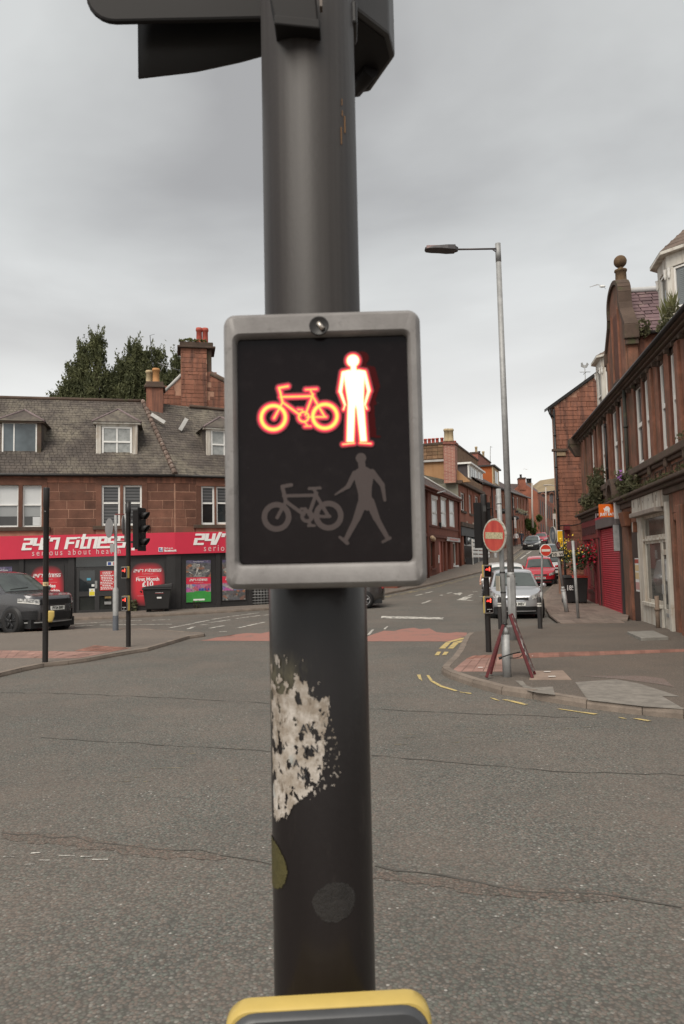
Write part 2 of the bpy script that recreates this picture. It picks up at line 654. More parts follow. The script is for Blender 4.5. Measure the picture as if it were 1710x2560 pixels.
# --- left island
IK = P((-330, 1765), (-120, 1715), (0, 1693), (53, 1680), (109, 1668.5), (170, 1662), (219, 1655), (290, 1641.5), (370, 1628), (424, 1612), (473, 1597), (510, 1592), h=0)
IB = P((512, 1589), (470, 1586), (370, 1578.6), (286, 1576), (185, 1580), (0, 1590), (-120, 1597), (-330, 1612))
sheet('pavement', [(p.x, p.y) for p in IK + IB], M_gympave, .075, .25)
kerb(IK, .075)
kerb(IB, .075, .14)

# --- red surfacing on the road (worn), stop line, yellow lines and other paint
def worn(name, col, keep=.45, sc=6.0, base=(.15, .142, .13)):
    t = NT(name)
    w = t.ramp(t.noise(sc, 6, .75), [(keep, 1.0), (keep + .12, 0.0)])
    g = t.ramp(t.noise(70, 3, .7), [(.3, .55), (.62, 1.0)])
    c = t.mix(t.math('MULTIPLY', t.math('SUBTRACT', 1.0, w), g), base, col)
    t.bump(t.noise(70, 3, .7), .3, .005)
    return t.out(c, .85, 0, .3)


M_redroad = worn('red_surfacing', (.335, .158, .126), .36, 2.0, (.205, .14, .118))
M_wline = worn('white_road_paint', (.66, .63, .57), .42, 7)
M_yline = worn('yellow_road_paint', (.58, .44, .17), .37, 7)
M_crack = M('road_crack', (.098, .090, .079), .95, .45, 5, 40)
M_patchdark = asphalt('dark_patch_asphalt', (.140, .122, .106), (.205, .14, .11), (.4, .38, .35), 58)
M_patchpink = asphalt('pinkish_patch_asphalt', (.19, .155, .14), (.24, .15, .12), (.4, .38, .35), 75)

red = [(500, 1602), (700, 1603), (900, 1603.5), (1122, 1604), (1166, 1590), (1168, 1582), (1142, 1580.5), (1120, 1583), (1092, 1581), (1074, 1571), (1050, 1573), (1034, 1569.5), (1003, 1573), (985, 1578), (960, 1577), (930, 1587), (917, 1592),
       (850, 1588), (800, 1582), (740, 1585), (700, 1579), (674, 1579.5), (650, 1584), (620, 1582.5), (590, 1586), (575, 1592), (540, 1594), (520, 1599)]
sheet('red_road_surface', [gp(*p) for p in red], M_redroad, .004)


def mark(pp, mat, name='road_marking', h=.008):
    return sheet(name, [gp(a, b) for a, b in pp], mat, h)


mark([(954, 1540.5), (1109, 1544), (1107, 1549), (952, 1546)], M_wline)
for q in ([(917, 1588), (930, 1574), (936, 1574), (925, 1587)], [(958, 1573), (968, 1566), (971, 1567), (963, 1574)]):
    mark(q, M_wline)
# double yellow round the corner
for q in ([(1097, 1622), (1113, 1622), (1128, 1606), (1163, 1597), (1185, 1594), (1180, 1592.5), (1150, 1596), (1115, 1606)],
          [(1119, 1622), (1133, 1622), (1146, 1609), (1172, 1599), (1158, 1599.5), (1134, 1606.5)],
          [(1086, 1639), (1093, 1630), (1103, 1630), (1097, 1639)], [(1105, 1639), (1111, 1630), (1122, 1630.5), (1116, 1638)],
          [(1042, 1688), (1051, 1687), (1053, 1694), (1056, 1703), (1048, 1699)],
          [(1066, 1689), (1073, 1689), (1082, 1702), (1105, 1715), (1146, 1728), (1140, 1729.5), (1100, 1718), (1076, 1704)],
          [(1150, 1730), (1180, 1734), (1176, 1736), (1148, 1731.5)], [(1255, 1750), (1270, 1750), (1322, 1762), (1312, 1764)],
          [(1390, 1773), (1400, 1773), (1496, 1786), (1484, 1787.5)], [(1580, 1797), (1596, 1797.5), (1630, 1803), (1618, 1804.5)],
          [(1224, 1745), (1236, 1747), (1250, 1753), (1240, 1752)], [(1545, 1794), (1560, 1796), (1568, 1799), (1552, 1797)]):
    mark(q, M_yline)


def strip(pts, w, mat, name='road_marking', h=.008, jit=0.0):
    pts = [Vector(p) for p in pts]
    l = []; r = []
    for i, p in enumerate(pts):
        d = pts[min(i + 1, len(pts) - 1)] - pts[max(i - 1, 0)]
        n = Vector((-d.y, d.x, 0)).normalized()
        ww = w / 2 * (1 + uni(-jit, jit)) if jit < 1 else w / 2 * max(0.0, math.sin(i * .9) + math.sin(i * .37 + 1) + uni(-.6, .6)) * .8
        l.append(p + n * ww); r.append(p - n * ww)
    v = [(q.x, q.y, G(q.y) + h) for q in l + r]
    k = len(pts)
    f = [(k + i, k + i + 1, i + 1, i) for i in range(k - 1)]
    o = MB().add(v, f).build(name, mat, None, 'structure')
    return o


# yellow pair along the hill kerb
hk = dense(P((850, 1507), (950, 1492), (1040, 1473.5), (1075, 1466), (1150, 1447), (1203, 1434), (1240, 1417), (1270, 1401), (1300, 1378)), 1.5)
for off in (.28, .50):
    strip([p + Vector((.9, -.42, 0)) * off for p in hk], .07, worn('faded_yellow_paint', (.45, .36, .19), .45, 3))
# centre dashes, parking bay, arrow and scribbles on the side street
for a, b in (((1056, 1509), (1077, 1501)), ((1064, 1483), (1081, 1479)), ((1040, 1489), (1056, 1485.5)), ((1101, 1489), (1106, 1487.5)), ((1117, 1484), (1131, 1481)), ((1140, 1485), (1152, 1482)),
             ((1300, 1398), (1314, 1388)), ((1316, 1386), (1328, 1378)), ((1303, 1381), (1322, 1379)), ((1170, 1490), (1181, 1486.5)), ((1183, 1480), (1194, 1479)), ((1200, 1492), (1206, 1491))):
    strip([gp(*a), gp(*b)], .14, M_wline)
strip([gp(1150, 1501), gp(1172, 1492)], .38, M_wline)
strip([gp(1155, 1500), gp(1182, 1501.5)], .22, M_wline)
strip([gp(1136, 1484), gp(1146, 1488), gp(1152, 1483)], .22, M_wline)
# dashes on the road in front of the gym
for a, b in (((425, 1570), (453, 1565)), ((456, 1564), (485, 1559)), ((487, 1557.5), (523, 1551)), ((530, 1549), (575, 1542)), ((580, 1541), (650, 1532)), ((500, 1563), (520, 1561.5)), ((524, 1557), (575, 1550)), ((590, 1547), (650, 1539)),
             ((525, 1571), (560, 1564.5)), ((470, 1573), (485, 1567)), ((592, 1571), (615, 1566)), ((618, 1565), (660, 1556)), ((660, 1539), (700, 1533)), ((548, 1580), (567, 1579)), ((186, 1560), (290, 1554)), ((300, 1553), (355, 1551)),
             ((380, 1551), (425, 1549.5)), ((186, 1567), (240, 1563)), ((250, 1563), (430, 1561))):
    strip([gp(*a), gp(*b)], .13, M_wline)
# cracks and sunken bands across the crossing
def crack(pp, w, name='road_crack', mat=None):
    pts = dense([gp(*p) for p in pp], .16)
    pts = [p + Vector((uni(-.015, .015), uni(-.03, .03), 0)) for p in pts]
    strip(pts, w, mat or M_crack, name, .004, .7)


crack([(0, 1732), (150, 1734), (300, 1740), (450, 1746), (672, 1759), (925, 1773), (1040, 1778), (1180, 1784), (1450, 1795)], .022)
crack([(100, 1845), (340, 1858), (450, 1866), (672, 1878), (800, 1882)], .016)
crack([(925, 1888), (1100, 1903), (1300, 1920), (1420, 1931), (1710, 1938)], .018)
for pp, w in (([(0, 2085), (180, 2096), (330, 2118), (500, 2128), (690, 2160)], .05), ([(935, 2165), (1100, 2190), (1300, 2225), (1500, 2236), (1710, 2270)], .06)):
    crack(pp, w * .25)
# sunken, polished tracks where an old trench was filled
for tp_ in (((0, 2076), (170, 2090), (420, 2122), (560, 2138), (560, 2150), (400, 2146), (150, 2112), (0, 2100), (0, 2076)), ((935, 2178), (1250, 2215), (1420, 2222), (1560, 2236), (1480, 2258), (1250, 2242), (1050, 2212), (935, 2196), (935, 2178))):
    q_ = dense([gp(*p) for p in tp_], .05)[:-1]
    sheet('trench_patch', [p + Vector((uni(-.03, .03), uni(-.035, .035), 0)) for p in q_], M_patchdark, .0025)
# faint yellow remnants on the asphalt
for k in range(34):
    px, py = R_.choice([(150 + 520 * rnd(), 1850 + 110 * rnd()), (920 + 420 * rnd(), 1830 + 35 * rnd()), (1120 + 540 * rnd(), 1812 + 16 * rnd())])
    a = gp(px, py)
    strip([a, a + Vector((uni(.05, .16), uni(-.02, .02), 0))], uni(.006, .013), worn('faint_yellow_paint', (.36, .29, .17), .45, 9), 'paint_remnant', .004)
# white chips lying about
for k in range(7):
    a = gp(uni(0, 250), 2150 + uni(-18, 18))
    strip([a, a + Vector((uni(.03, .12), uni(-.02, .02), 0))], uni(.008, .02), M_wline, 'paint_remnant', .004)

# --- pieces laid in the right pavement
def slabs(quad, nu, nv, mat, name, h, gap=.008, parent=None, bond=False, jit=.003, thick=.02):
    """paving pieces between four corners given as a, b (front), c, d (back)"""
    a, b, c, d = [Vector((p[0], p[1], 0)) for p in quad]
    root = parent or struct('paving')
    for j in range(nv):
        off = .5 if bond and j % 2 else 0.0
        i = -off
        while i < nu - 1e-6:
            u0, u1 = max(0, i) / nu, min(nu, i + 1) / nu
            v0, v1 = j / nv, (j + 1) / nv
            q = []
            for u, v in ((u0, v0), (u1, v0), (u1, v1), (u0, v1)):
                q.append((a * (1 - u) + b * u) * (1 - v) + (d * (1 - u) + c * u) * v)
            m = sum(q, Vector()) / 4
            z = h + uni(-jit, jit)
            top = []; bot = []
            for p in q:
                e = p - m
                k = max(0.0, e.length - gap) / max(e.length, 1e-6)
                pp = m + e * k
                top.append((pp.x - m.x, pp.y - m.y, G(p.y) - G(m.y) + thick)); bot.append((p.x - m.x, p.y - m.y, G(p.y) - G(m.y) - .03))
            mb = MB().loft([bot, top], True, False, True, False)
            o = mb.build(name, mat, root)
            o.location = (m.x, m.y, G(m.y) + z - thick)
            i += 1
    return root


def Q(*pp, h=0.0):
    return [gp(a, b, h) for a, b in pp]


tact = struct('tactile_paving')
slabs(Q((1127, 1679), (1262, 1679), (1262, 1643), (1165, 1648), h=PH), 5, 5, M_tact, 'paving_slab', PH + .006, .01, tact)
slabs(Q((1282, 1647), (1712, 1630), (1712, 1623), (1282, 1634), h=PH), 34, 1, M_redbrick, 'paving_brick', PH + .006, .008, tact)
slabs(Q((1165, 1648), (1262, 1643), (1270, 1634), (1182, 1640), h=PH), 7, 1, M_redbrick, 'paving_brick', PH + .006, .008, tact)
isl = struct('tactile_paving')
slabs(Q((-40, 1645), (196, 1646), (276, 1631), (-40, 1625), h=.075), 13, 4, M_tact, 'paving_slab', .075 + .005, .01, isl)
slabs(Q((185, 1627.5), (277, 1630), (330, 1620), (236, 1613.5), h=.075), 7, 5, M_redbrick, 'paving_brick', .075 + .005, .01, isl)

# concrete repairs, manhole covers
def cpoly(pp, mat, h, name):
    return sheet(name, [gp(a, b, PH) for a, b in pp], mat, h, .0)


cpoly([(1438, 1706), (1540, 1699), (1600, 1710), (1700, 1742), (1655, 1741), (1712, 1774), (1610, 1767), (1470, 1751)], M_conc, PH + .005, 'concrete_patch')
cpoly([(1288, 1702), (1307, 1703), (1316, 1714), (1332, 1720), (1382, 1717), (1388, 1738), (1345, 1733), (1318, 1727)], M_conc, PH + .005, 'concrete_patch')
cpoly([(1450, 1690), (1600, 1690), (1660, 1697), (1685, 1718), (1640, 1710), (1560, 1699)], M_patchpink, PH + .004, 'tarmac_patch')
cover = struct('access_cover')
slabs(Q((1322, 1700), (1430, 1700), (1408, 1677), (1330, 1678), h=PH), 1, 1, M('cover_slab', (.29, .215, .17), .8, .3, 3, 50, .2), 'access_cover_lid', PH + .010, .012, cover)
slabs(Q((1197, 1691), (1258, 1690), (1260, 1683), (1199, 1685), h=PH), 1, 1, M('iron_cover', (.13, .115, .10), .7, .3, 5, 50, .2), 'access_cover_lid', PH + .009, .012, cover)
for a, b in (((1360, 1683), (1376, 1682.5)), ((1371, 1695), (1389, 1694.5)), ((1195, 1672), (1207, 1672)), ((1330, 1643), (1333, 1643))):
    strip([gp(*a, PH), gp(*b, PH)], .06, M_white, 'pavement_fleck', PH + .026)
# gravel patch by the bollards
cpoly([(1162, 1563), (1200, 1549), (1216, 1544), (1250, 1545), (1250, 1568)], M_patchpink, -.09, 'worn_patch')
# flags on the far pavement
fl = struct('paving')
slabs(Q((1402, 1559), (1562, 1557), (1514, 1536), (1372, 1536), h=.115), 8, 3, M_flag, 'paving_flag', .115 + .012, .012, fl, True)
slabs(Q((1372, 1536), (1514, 1536), (1462, 1514), (1362, 1513), h=.115), 6, 4, M_flag, 'paving_flag', .115 + .012, .012, fl, True)
slabs(Q((1362, 1513), (1456, 1512), (1420, 1478), (1376, 1476), h=.115), 4, 7, M_flag, 'paving_flag', .115 + .012, .012, fl, True)
# ------------------------------------------------------------------ the near signal post
def rrect(w, h, r, n=5, cx=0, cz=0, y=0.0):
    p = []
    for (sx, sz, a0) in ((1, 1, 0), (-1, 1, 90), (-1, -1, 180), (1, -1, 270)):
        for k in range(n + 1):
            a = math.radians(a0 + 90 * k / n)
            p.append((cx + sx * (w / 2 - r) + r * math.cos(a), y, cz + sz * (h / 2 - r) + r * math.sin(a)))
    return p


# silhouettes as distance fields, in units of the lens drawing
def sd_circle(X, Y, c, r): return np.hypot(X - c[0], Y - c[1]) - r
def sd_ring(X, Y, c, r, t): return np.abs(np.hypot(X - c[0], Y - c[1]) - r) - t
def sd_cap(X, Y, a, b, r0, r1=None):
    r1 = r0 if r1 is None else r1
    dx, dy = b[0] - a[0], b[1] - a[1]
    h = np.clip(((X - a[0]) * dx + (Y - a[1]) * dy) / (dx * dx + dy * dy), 0, 1)
    return np.hypot(X - a[0] - h * dx, Y - a[1] - h * dy) - (r0 + (r1 - r0) * h)
def sd_poly(X, Y, pts):
    d = np.full(X.shape, 1e9); ins = np.zeros(X.shape, bool)
    n = len(pts)
    for i in range(n):
        a, b = pts[i], pts[(i + 1) % n]
        d = np.minimum(d, sd_cap(X, Y, a, b, 0.0))
        c = ((a[1] > Y) != (b[1] > Y)) & (X < (b[0] - a[0]) * (Y - a[1]) / (b[1] - a[1] + 1e-12) + a[0])
        ins ^= c
    return np.where(ins, -d, d)


def f_man(X, Y):
    s = [sd_circle(X, Y, (1005, 440), 53), sd_cap(X, Y, (1008, 480), (1008, 520), 28),
         sd_poly(X, Y, [(922, 510), (970, 500), (1050, 500), (1098, 510), (1082, 760), (955, 760)]),
         sd_poly(X, Y, [(955, 620), (1075, 620), (1020, 800), (1005, 1045), (938, 1045), (953, 750)]), sd_poly(X, Y, [(965, 620), (1082, 620), (1085, 750), (1100, 1045), (1038, 1045), (1016, 800)]),
         sd_cap(X, Y, (918, 1055), (1000, 1048), 9), sd_cap(X, Y, (1042, 1048), (1122, 1055), 9),
         sd_cap(X, Y, (932, 528), (908, 665), 20), sd_cap(X, Y, (908, 665), (940, 765), 18, 14), sd_cap(X, Y, (940, 765), (928, 800), 11),
         sd_cap(X, Y, (1086, 528), (1116, 665), 20), sd_cap(X, Y, (1116, 665), (1085, 765), 18, 14), sd_cap(X, Y, (1085, 765), (1098, 800), 11)]
    return np.minimum.reduce(s)


def f_bike(X, Y):
    s = [sd_ring(X, Y, (415, 845), 88, 20), sd_ring(X, Y, (792, 845), 88, 20), sd_cap(X, Y, (485, 735), (612, 832), 13), sd_cap(X, Y, (470, 694), (700, 694), 13),
         sd_cap(X, Y, (470, 665), (484, 735), 14), sd_cap(X, Y, (470, 665), (460, 628), 14), sd_cap(X, Y, (460, 626), (525, 616), 14), sd_cap(X, Y, (484, 735), (420, 850), 13),
         sd_cap(X, Y, (708, 680), (650, 830), 13), sd_cap(X, Y, (655, 645), (735, 643), 11), sd_cap(X, Y, (690, 650), (708, 690), 12), sd_cap(X, Y, (708, 700), (790, 848), 13),
         sd_cap(X, Y, (660, 848), (800, 850), 12), sd_ring(X, Y, (637, 845), 36, 13), sd_cap(X, Y, (595, 790), (628, 792), 10), sd_cap(X, Y, (625, 792), (632, 815), 10),
         sd_cap(X, Y, (640, 880), (665, 912), 11), sd_cap(X, Y, (645, 915), (688, 915), 10)]
    return np.minimum.reduce(s)


def f_walk(X, Y):
    s = [sd_circle(X, Y, (1047, 1158), 38), sd_cap(X, Y, (1050, 1185), (1055, 1235), 26),
         sd_poly(X, Y, [(985, 1262), (1030, 1228), (1090, 1225), (1142, 1262), (1120, 1380), (1118, 1440), (1140, 1500), (1085, 1545), (1020, 1510), (1022, 1420)]),
         sd_cap(X, Y, (1000, 1268), (950, 1362), 20, 17), sd_cap(X, Y, (950, 1362), (855, 1420), 15, 6), sd_cap(X, Y, (1125, 1262), (1198, 1360), 22, 18), sd_cap(X, Y, (1198, 1360), (1212, 1468), 16, 11),
         sd_cap(X, Y, (1052, 1480), (1005, 1600), 34, 26), sd_cap(X, Y, (1005, 1600), (925, 1745), 24, 17), sd_cap(X, Y, (882, 1728), (935, 1772), 10, 14),
         sd_cap(X, Y, (1105, 1480), (1150, 1600), 34, 24), sd_cap(X, Y, (1150, 1600), (1222, 1735), 22, 16), sd_cap(X, Y, (1188, 1770), (1242, 1742), 9, 12)]
    return np.minimum.reduce(s)


def f_bike2(X, Y):
    return f_bike((X - 12), (Y - 726))


def figure(name, fn, box, unit, org, mat, parent, y, cell=2.2):
    """flat lens symbol: cells of the drawing grid inside the outline; 'edge' holds the distance to the outline"""
    x0, x1, y0, y1 = box
    nx = int((x1 - x0) / cell); ny = int((y1 - y0) / cell)
    xs = x0 + cell * np.arange(nx + 1); ys = y0 + cell * np.arange(ny + 1)
    X, Y = np.meshgrid(xs, ys)
    S = fn(X, Y)
    keep = (S[:-1, :-1] + S[1:, :-1] + S[:-1, 1:] + S[1:, 1:]) / 4 < 0
    idx = -np.ones(X.shape, int); v = []; f = []; ed = []
    def vi(j, i):
        if idx[j, i] < 0:
            idx[j, i] = len(v)
            v.append(((X[j, i] - org[0]) * unit, y, -(Y[j, i] - org[1]) * unit)); ed.append(float(max(0, -S[j, i])))
        return idx[j, i]
    for j, i in zip(*np.nonzero(keep)):
        f.append((vi(j + 1, i), vi(j + 1, i + 1), vi(j, i + 1), vi(j, i)))
    me = D.meshes.new(name)
    me.from_pydata(v, [], f)
    a = me.attributes.new('edge', 'FLOAT', 'POINT')
    a.data.foreach_set('value', ed)
    me.materials.append(mat)
    return link(D.objects.new(name, me), parent)


def lit_mat(name, stops, strength):  # emission ramp: lit figure inside, painted red halo towards the rim
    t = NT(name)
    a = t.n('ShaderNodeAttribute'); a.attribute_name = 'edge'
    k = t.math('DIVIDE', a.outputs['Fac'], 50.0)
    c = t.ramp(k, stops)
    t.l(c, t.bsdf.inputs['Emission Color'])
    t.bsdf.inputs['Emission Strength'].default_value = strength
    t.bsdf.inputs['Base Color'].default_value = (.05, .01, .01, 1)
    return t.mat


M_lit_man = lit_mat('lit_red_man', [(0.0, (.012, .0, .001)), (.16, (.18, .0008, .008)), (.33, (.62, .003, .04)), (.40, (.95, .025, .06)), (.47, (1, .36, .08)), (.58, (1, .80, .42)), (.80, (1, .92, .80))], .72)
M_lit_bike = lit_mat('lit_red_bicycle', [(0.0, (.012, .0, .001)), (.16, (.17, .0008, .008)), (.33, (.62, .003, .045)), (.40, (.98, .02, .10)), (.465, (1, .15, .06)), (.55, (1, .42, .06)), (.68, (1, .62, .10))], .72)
M_unlit = M('unlit_lens_symbol', (.058, .042, .039), .45, .1, 8, 0)
M_ghost = EM('painted_red_reflection', (.5, .002, .008), .042)  # faint emission painted in as a reflection, no lamp of its own
M_ghost.node_tree.nodes['Principled BSDF'].inputs['Base Color'].default_value = (.004, .001, .001, 1)
M_ghost.node_tree.nodes['Principled BSDF'].inputs['Specular IOR Level'].default_value = .1


def lens_face():
    t = NT('black_lens_panel')
    c = t.mix(t.ramp(t.noise(60, 5, .7), [(.5, 0.0), (.8, 1.0)]), (.0078, .0048, .0052), (.0130, .0092, .0095))
    d = t.ramp(t.noise(240, 2, .6), [(.72, 0.0), (.78, .5)])
    return t.out(t.mix(d, c, (.04, .035, .035)), .16, 0, .16)


M_lens = lens_face()


def housing_mat():
    t = NT('weathered_grey_housing')
    c = t.mix(t.ramp(t.noise(14, 6, .7), [(.3, 0.0), (.7, 1.0)]), (.165, .152, .146), (.275, .260, .250))
    c = t.mix(t.ramp(t.noise(55, 4, .7), [(.60, 0.0), (.70, .5)]), c, (.10, .09, .085))
    t.bump(t.noise(300, 3, .6), .12, .002)
    return t.out(c, .48, 0, .45)


M_hous = housing_mat()
PX, PY = at(793, 1412, .87).x, .87
post = thing('traffic_signal_post', 'near black signal post with large grey pedestrian and cycle light box and torn sticker', 'traffic signal', (PX, PY, 0))


def post_mat():
    t = NT('black_post_paint')
    p = t.pos()
    c = t.mix(t.ramp(t.noise(9, 5, .6, t.pos((1, 1, .18))), [(.3, 0.0), (.7, 1.0)]), (.0088, .0066, .0066), (.0165, .0132, .0130))
    c = t.mix(t.ramp(t.noise(30, 5, .7, t.pos((1, 1, .3))), [(.60, 0.0), (.72, .35)]), c, (.045, .038, .034))
    # upper length: greyer, streaked along the shaft
    z = t.n('ShaderNodeSeparateXYZ'); t.l(p, z.inputs[0])
    up = t.ramp(t.math('MULTIPLY', z.outputs['Z'], .25), [(.515, 0.0), (.535, 1.0)])
    s = t.mix(t.ramp(t.noise(7, 5, .6, t.pos((6, 6, .10))), [(.35, 0.0), (.65, 1.0)]), (.017, .0128, .0115), (.037, .0318, .0290))
    c = t.mix(up, c, s)
    c = t.mix(t.ramp(t.noise(1.0, 4, .7, t.pos((90, 90, 3.5))), [(.66, 0.0), (.72, .5)]), c, (.075, .062, .052))
    # greenish grime above the old sticker
    r = t.ramp(t.noise(26, 5, .75, t.pos((1, 1, .35))), [(.40, 0.0), (.60, 1.0)])
    band = t.ramp(t.math('MULTIPLY', z.outputs['Z'], .25), [(.442, 0.0), (.449, 1.0), (.457, 1.0), (.4645, 0.0)])
    xx = t.math('SUBTRACT', z.outputs['X'], PX)
    side = t.ramp(t.math('ADD', t.math('MULTIPLY', xx, 6.0), .5), [(.40, 1.0), (.55, 0.0)])
    c = t.mix(t.math('MULTIPLY', t.math('MULTIPLY', r, band), side), c, (.105, .092, .055))
    t.bump(t.noise(120, 4, .6), .10, .002)
    return t.out(c, t.mix(up, .30, .5), 0, .36)


MB().lathe([(.057, 0), (.057, 1.0), (.057, 4.1), (.03, 4.12), (.0, 4.12)], n=48).build('pole', post_mat(), post)

# --- pedestrian and cycle light box
BZC = at(808, 1118, .745)
boxp = MB()
HW, HH = .2050, .2855
cy = .0
loops = [rrect(HW * .99, HH, .010, 6, y=.060), rrect(HW, HH + .002, .012, 6, y=.050), rrect(HW, HH, .012, 6, y=.012), rrect(HW - .004, HH - .004, .011, 6, y=.004), rrect(HW - .011, HH - .012, .009, 6, y=.0),
         rrect(.1835, .2425, .008, 6, y=-.0005, cz=-.001), rrect(.1790, .2365, .006, 6, y=.002, cz=-.0005), rrect(.1765, .2340, .005, 6, y=.011, cz=-.0005)]
boxp.loft(loops, True, True, False, True)
hb = boxp.build('pedestrian_light_box', M_hous, post, auto=40)
hb.location = (BZC.x - PX, .745 - PY, BZC.z)
hb.rotation_euler = (0, 0, math.radians(-1.5))
MB().add(rrect(.1760, .2335, .005, 6, y=.0100), [tuple(range(28))[::-1]]).build('lens_panel', M_lens, hb)
U = .0001415
ORG = (778, 1082)
figure('red_man', lambda X, Y: f_man(X, Y) - 18, (840, 1170, 350, 1100), U, ORG, M_lit_man, hb, .0085)  # outline widened so a red halo is painted round the man
figure('red_bicycle', lambda X, Y: f_bike(X, Y) - 18, (270, 930, 570, 980), U, ORG, M_lit_bike, hb, .0088)  # widened likewise, the extra band is painted glow round the bicycle
figure('walking_man', f_walk, (830, 1270, 1110, 1800), U, ORG, M_unlit, hb, .0091)
figure('unlit_bicycle', f_bike2, (300, 930, 1320, 1690), U, ORG, M_unlit, hb, .0094)
figure('red_man_reflection', lambda X, Y: f_man((X - 1070) / .98 + 1005, (Y - 420) / .95 + 440), (930, 1230, 340, 1080), U, ORG, M_ghost, hb, .0097, 4)  # glowing copy of the man, drawn in as his reflection in the glass
# key hole with a metal pin at the top of the frame
kz = (1082 - 192) * U
MB().lathe([(.0104, .0004), (.0100, -.0008), (.0092, -.0010), (.0086, -.0006), (.0, -.0006)], (-.0020, 0, kz), 24, True, 'y').build('key_hole', M_black, hb)
MB().tube([(-.0030, -.0012, kz + .0030), (.0022, -.0012, kz - .0040)], [.0022, .0026], 10).build('metal_pin', M('pin_metal', (.62, .56, .50), .3, .1, 4, 0, metal=.7), hb)
# bracket strips behind the box, glimpsed under it
MB().box(-.03, .03, .06, .075, -.10, .10).build('mounting_bracket', M_black, hb)

# --- push-button box at the bottom of the view
BB = at(822, 2532, .745)
bw, bh = .203, .30
pbm = MB()
pbm.loft([rrect(bw * .90, bh - .10, .022, 6, y=.090), rrect(bw * .99, bh - .006, .024, 6, y=.023), rrect(bw, bh + .004, .024, 6, y=.019), rrect(bw, bh + .004, .024, 6, y=.004), rrect(bw - .005, bh - .002, .022, 6, y=.0)], True, True, True, True)
pbo = pbm.build('push_button_box', M_yellow, post, auto=50)
pbo.location = (BB.x - PX, .755 - PY, BB.z - bh / 2)
pbo.rotation_euler = (math.radians(0), math.radians(0), math.radians(3.5))
M_face = M('scratched_grey_face', (.060, .062, .066), .4, .2, 9, 120, spec=.5)
fm = MB()
fm.loft([rrect(bw - .006, bh - .004, .027, 6, y=.0), rrect(bw - .008, bh - .006, .026, 6, y=-.006), rrect(bw - .014, bh - .012, .024, 6, y=-.009)], True, False, True, True)
fm.build('front_plate', M_face, pbo, auto=40)
for k in range(5):
    x, z = .052 + uni(-.012, .012), bh / 2 - .024 + uni(-.006, .006)
    MB().obox((x, -.0092, z), uni(.006, .014), .0004, .0007, Matrix.Rotation(math.radians(-35 + uni(-10, 10)), 3, 'Y')).build('scratch', M_galv, pbo)

# --- torn paper sticker wrapped on the shaft
def wrap(name, inside, a0, a1, z0, z1, mat, na, nz, r=.0576, parent=post, relief=0.0):
    """patch of the shaft's surface: cells where inside(angle, z) holds"""
    from mathutils import noise as mn
    v = []; f = []; idx = {}
    def vi(i, j):
        if (i, j) not in idx:
            a = a0 + (a1 - a0) * i / na; z = z0 + (z1 - z0) * j / nz
            rr = r + relief * (mn.noise(Vector((a * 30, z * 90, 2.0))) * .5 + .5)
            idx[(i, j)] = len(v); v.append((rr * math.sin(a), -rr * math.cos(a), z))
        return idx[(i, j)]
    for i in range(na):
        for j in range(nz):
            if inside(a0 + (a1 - a0) * (i + .5) / na, z0 + (z1 - z0) * (j + .5) / nz):
                f.append((vi(i, j), vi(i + 1, j), vi(i + 1, j + 1), vi(i, j + 1)))
    return MB().add(v, f, True).build(name, mat, parent)


def pole_uv(px, py):
    """angle round the shaft and height seen at a place in the photograph"""
    r = ray(px, py)
    o = Vector((0, 0, CAM_H))
    a = r.x ** 2 + r.y ** 2
    b = 2 * (r.x * (o.x - PX) + r.y * (o.y - PY))
    c = (o.x - PX) ** 2 + (o.y - PY) ** 2 - .0575 ** 2
    dd = b * b - 4 * a * c
    t = (-b - math.sqrt(max(0, dd))) / (2 * a)
    p = o + r * t
    return math.atan2(p.x - PX, -(p.y - PY)), p.z


from mathutils import noise as mnoise
STK = [(672, 1640), (690, 1630), (740, 1640), (762, 1650), (768, 1700), (775, 1740), (800, 1752), (815, 1740), (825, 1745), (822, 1775), (820, 1800), (812, 1835), (810, 1880), (806, 1920), (795, 1955), (780, 1975), (755, 1998), (735, 2012), (722, 2040), (700, 2045), (692, 2055), (690, 2040), (684, 2046), (676, 2040)]
STK = [pole_uv(max(p[0], 677 + (p[1] - 1640) * .022), p[1]) for p in STK]
STK2 = [pole_uv(*p) for p in ((775, 1715), (790, 1700), (805, 1705), (800, 1740), (818, 1755), (850, 1880), (852, 1935), (835, 1970), (800, 1985), (775, 2000), (780, 1970), (805, 1930), (812, 1870), (790, 1800))]


def in_poly(pts, x, y):
    ins = False
    for i in range(len(pts)):
        a, b = pts[i], pts[i - 1]
        if (a[1] > y) != (b[1] > y) and x < (b[0] - a[0]) * (y - a[1]) / (b[1] - a[1]) + a[0]:
            ins = not ins
    return ins


zt, zb = max(p[1] for p in STK), min(p[1] for p in STK)
def torn(a, z):
    if not in_poly(STK, a + mnoise.noise(Vector((a * 40, z * 130, 0))) * .045, z + mnoise.noise(Vector((a * 40, z * 130, 9))) * .003):
        return False
    up = (z - zb) / (zt - zb)
    big = mnoise.noise(Vector((a * 6.5, z * 62, 3.0)))
    n = big + .38 * mnoise.noise(Vector((a * 20, z * 230, 5.0))) + .12 * mnoise.noise(Vector((a * 60, z * 700, 8.0)))
    th = -.52
    if up > .62: th += (up - .62) * 2.6
    if .22 < up < .62: th += .26
    if a < -1.0: th += .12
    return n > th
def torn2(a, z):
    n = mnoise.noise(Vector((a * 16, z * 260, 13.0))) + .6 * mnoise.noise(Vector((a * 50, z * 700, 15.0)))
    return in_poly(STK2, a, z) and n > .40


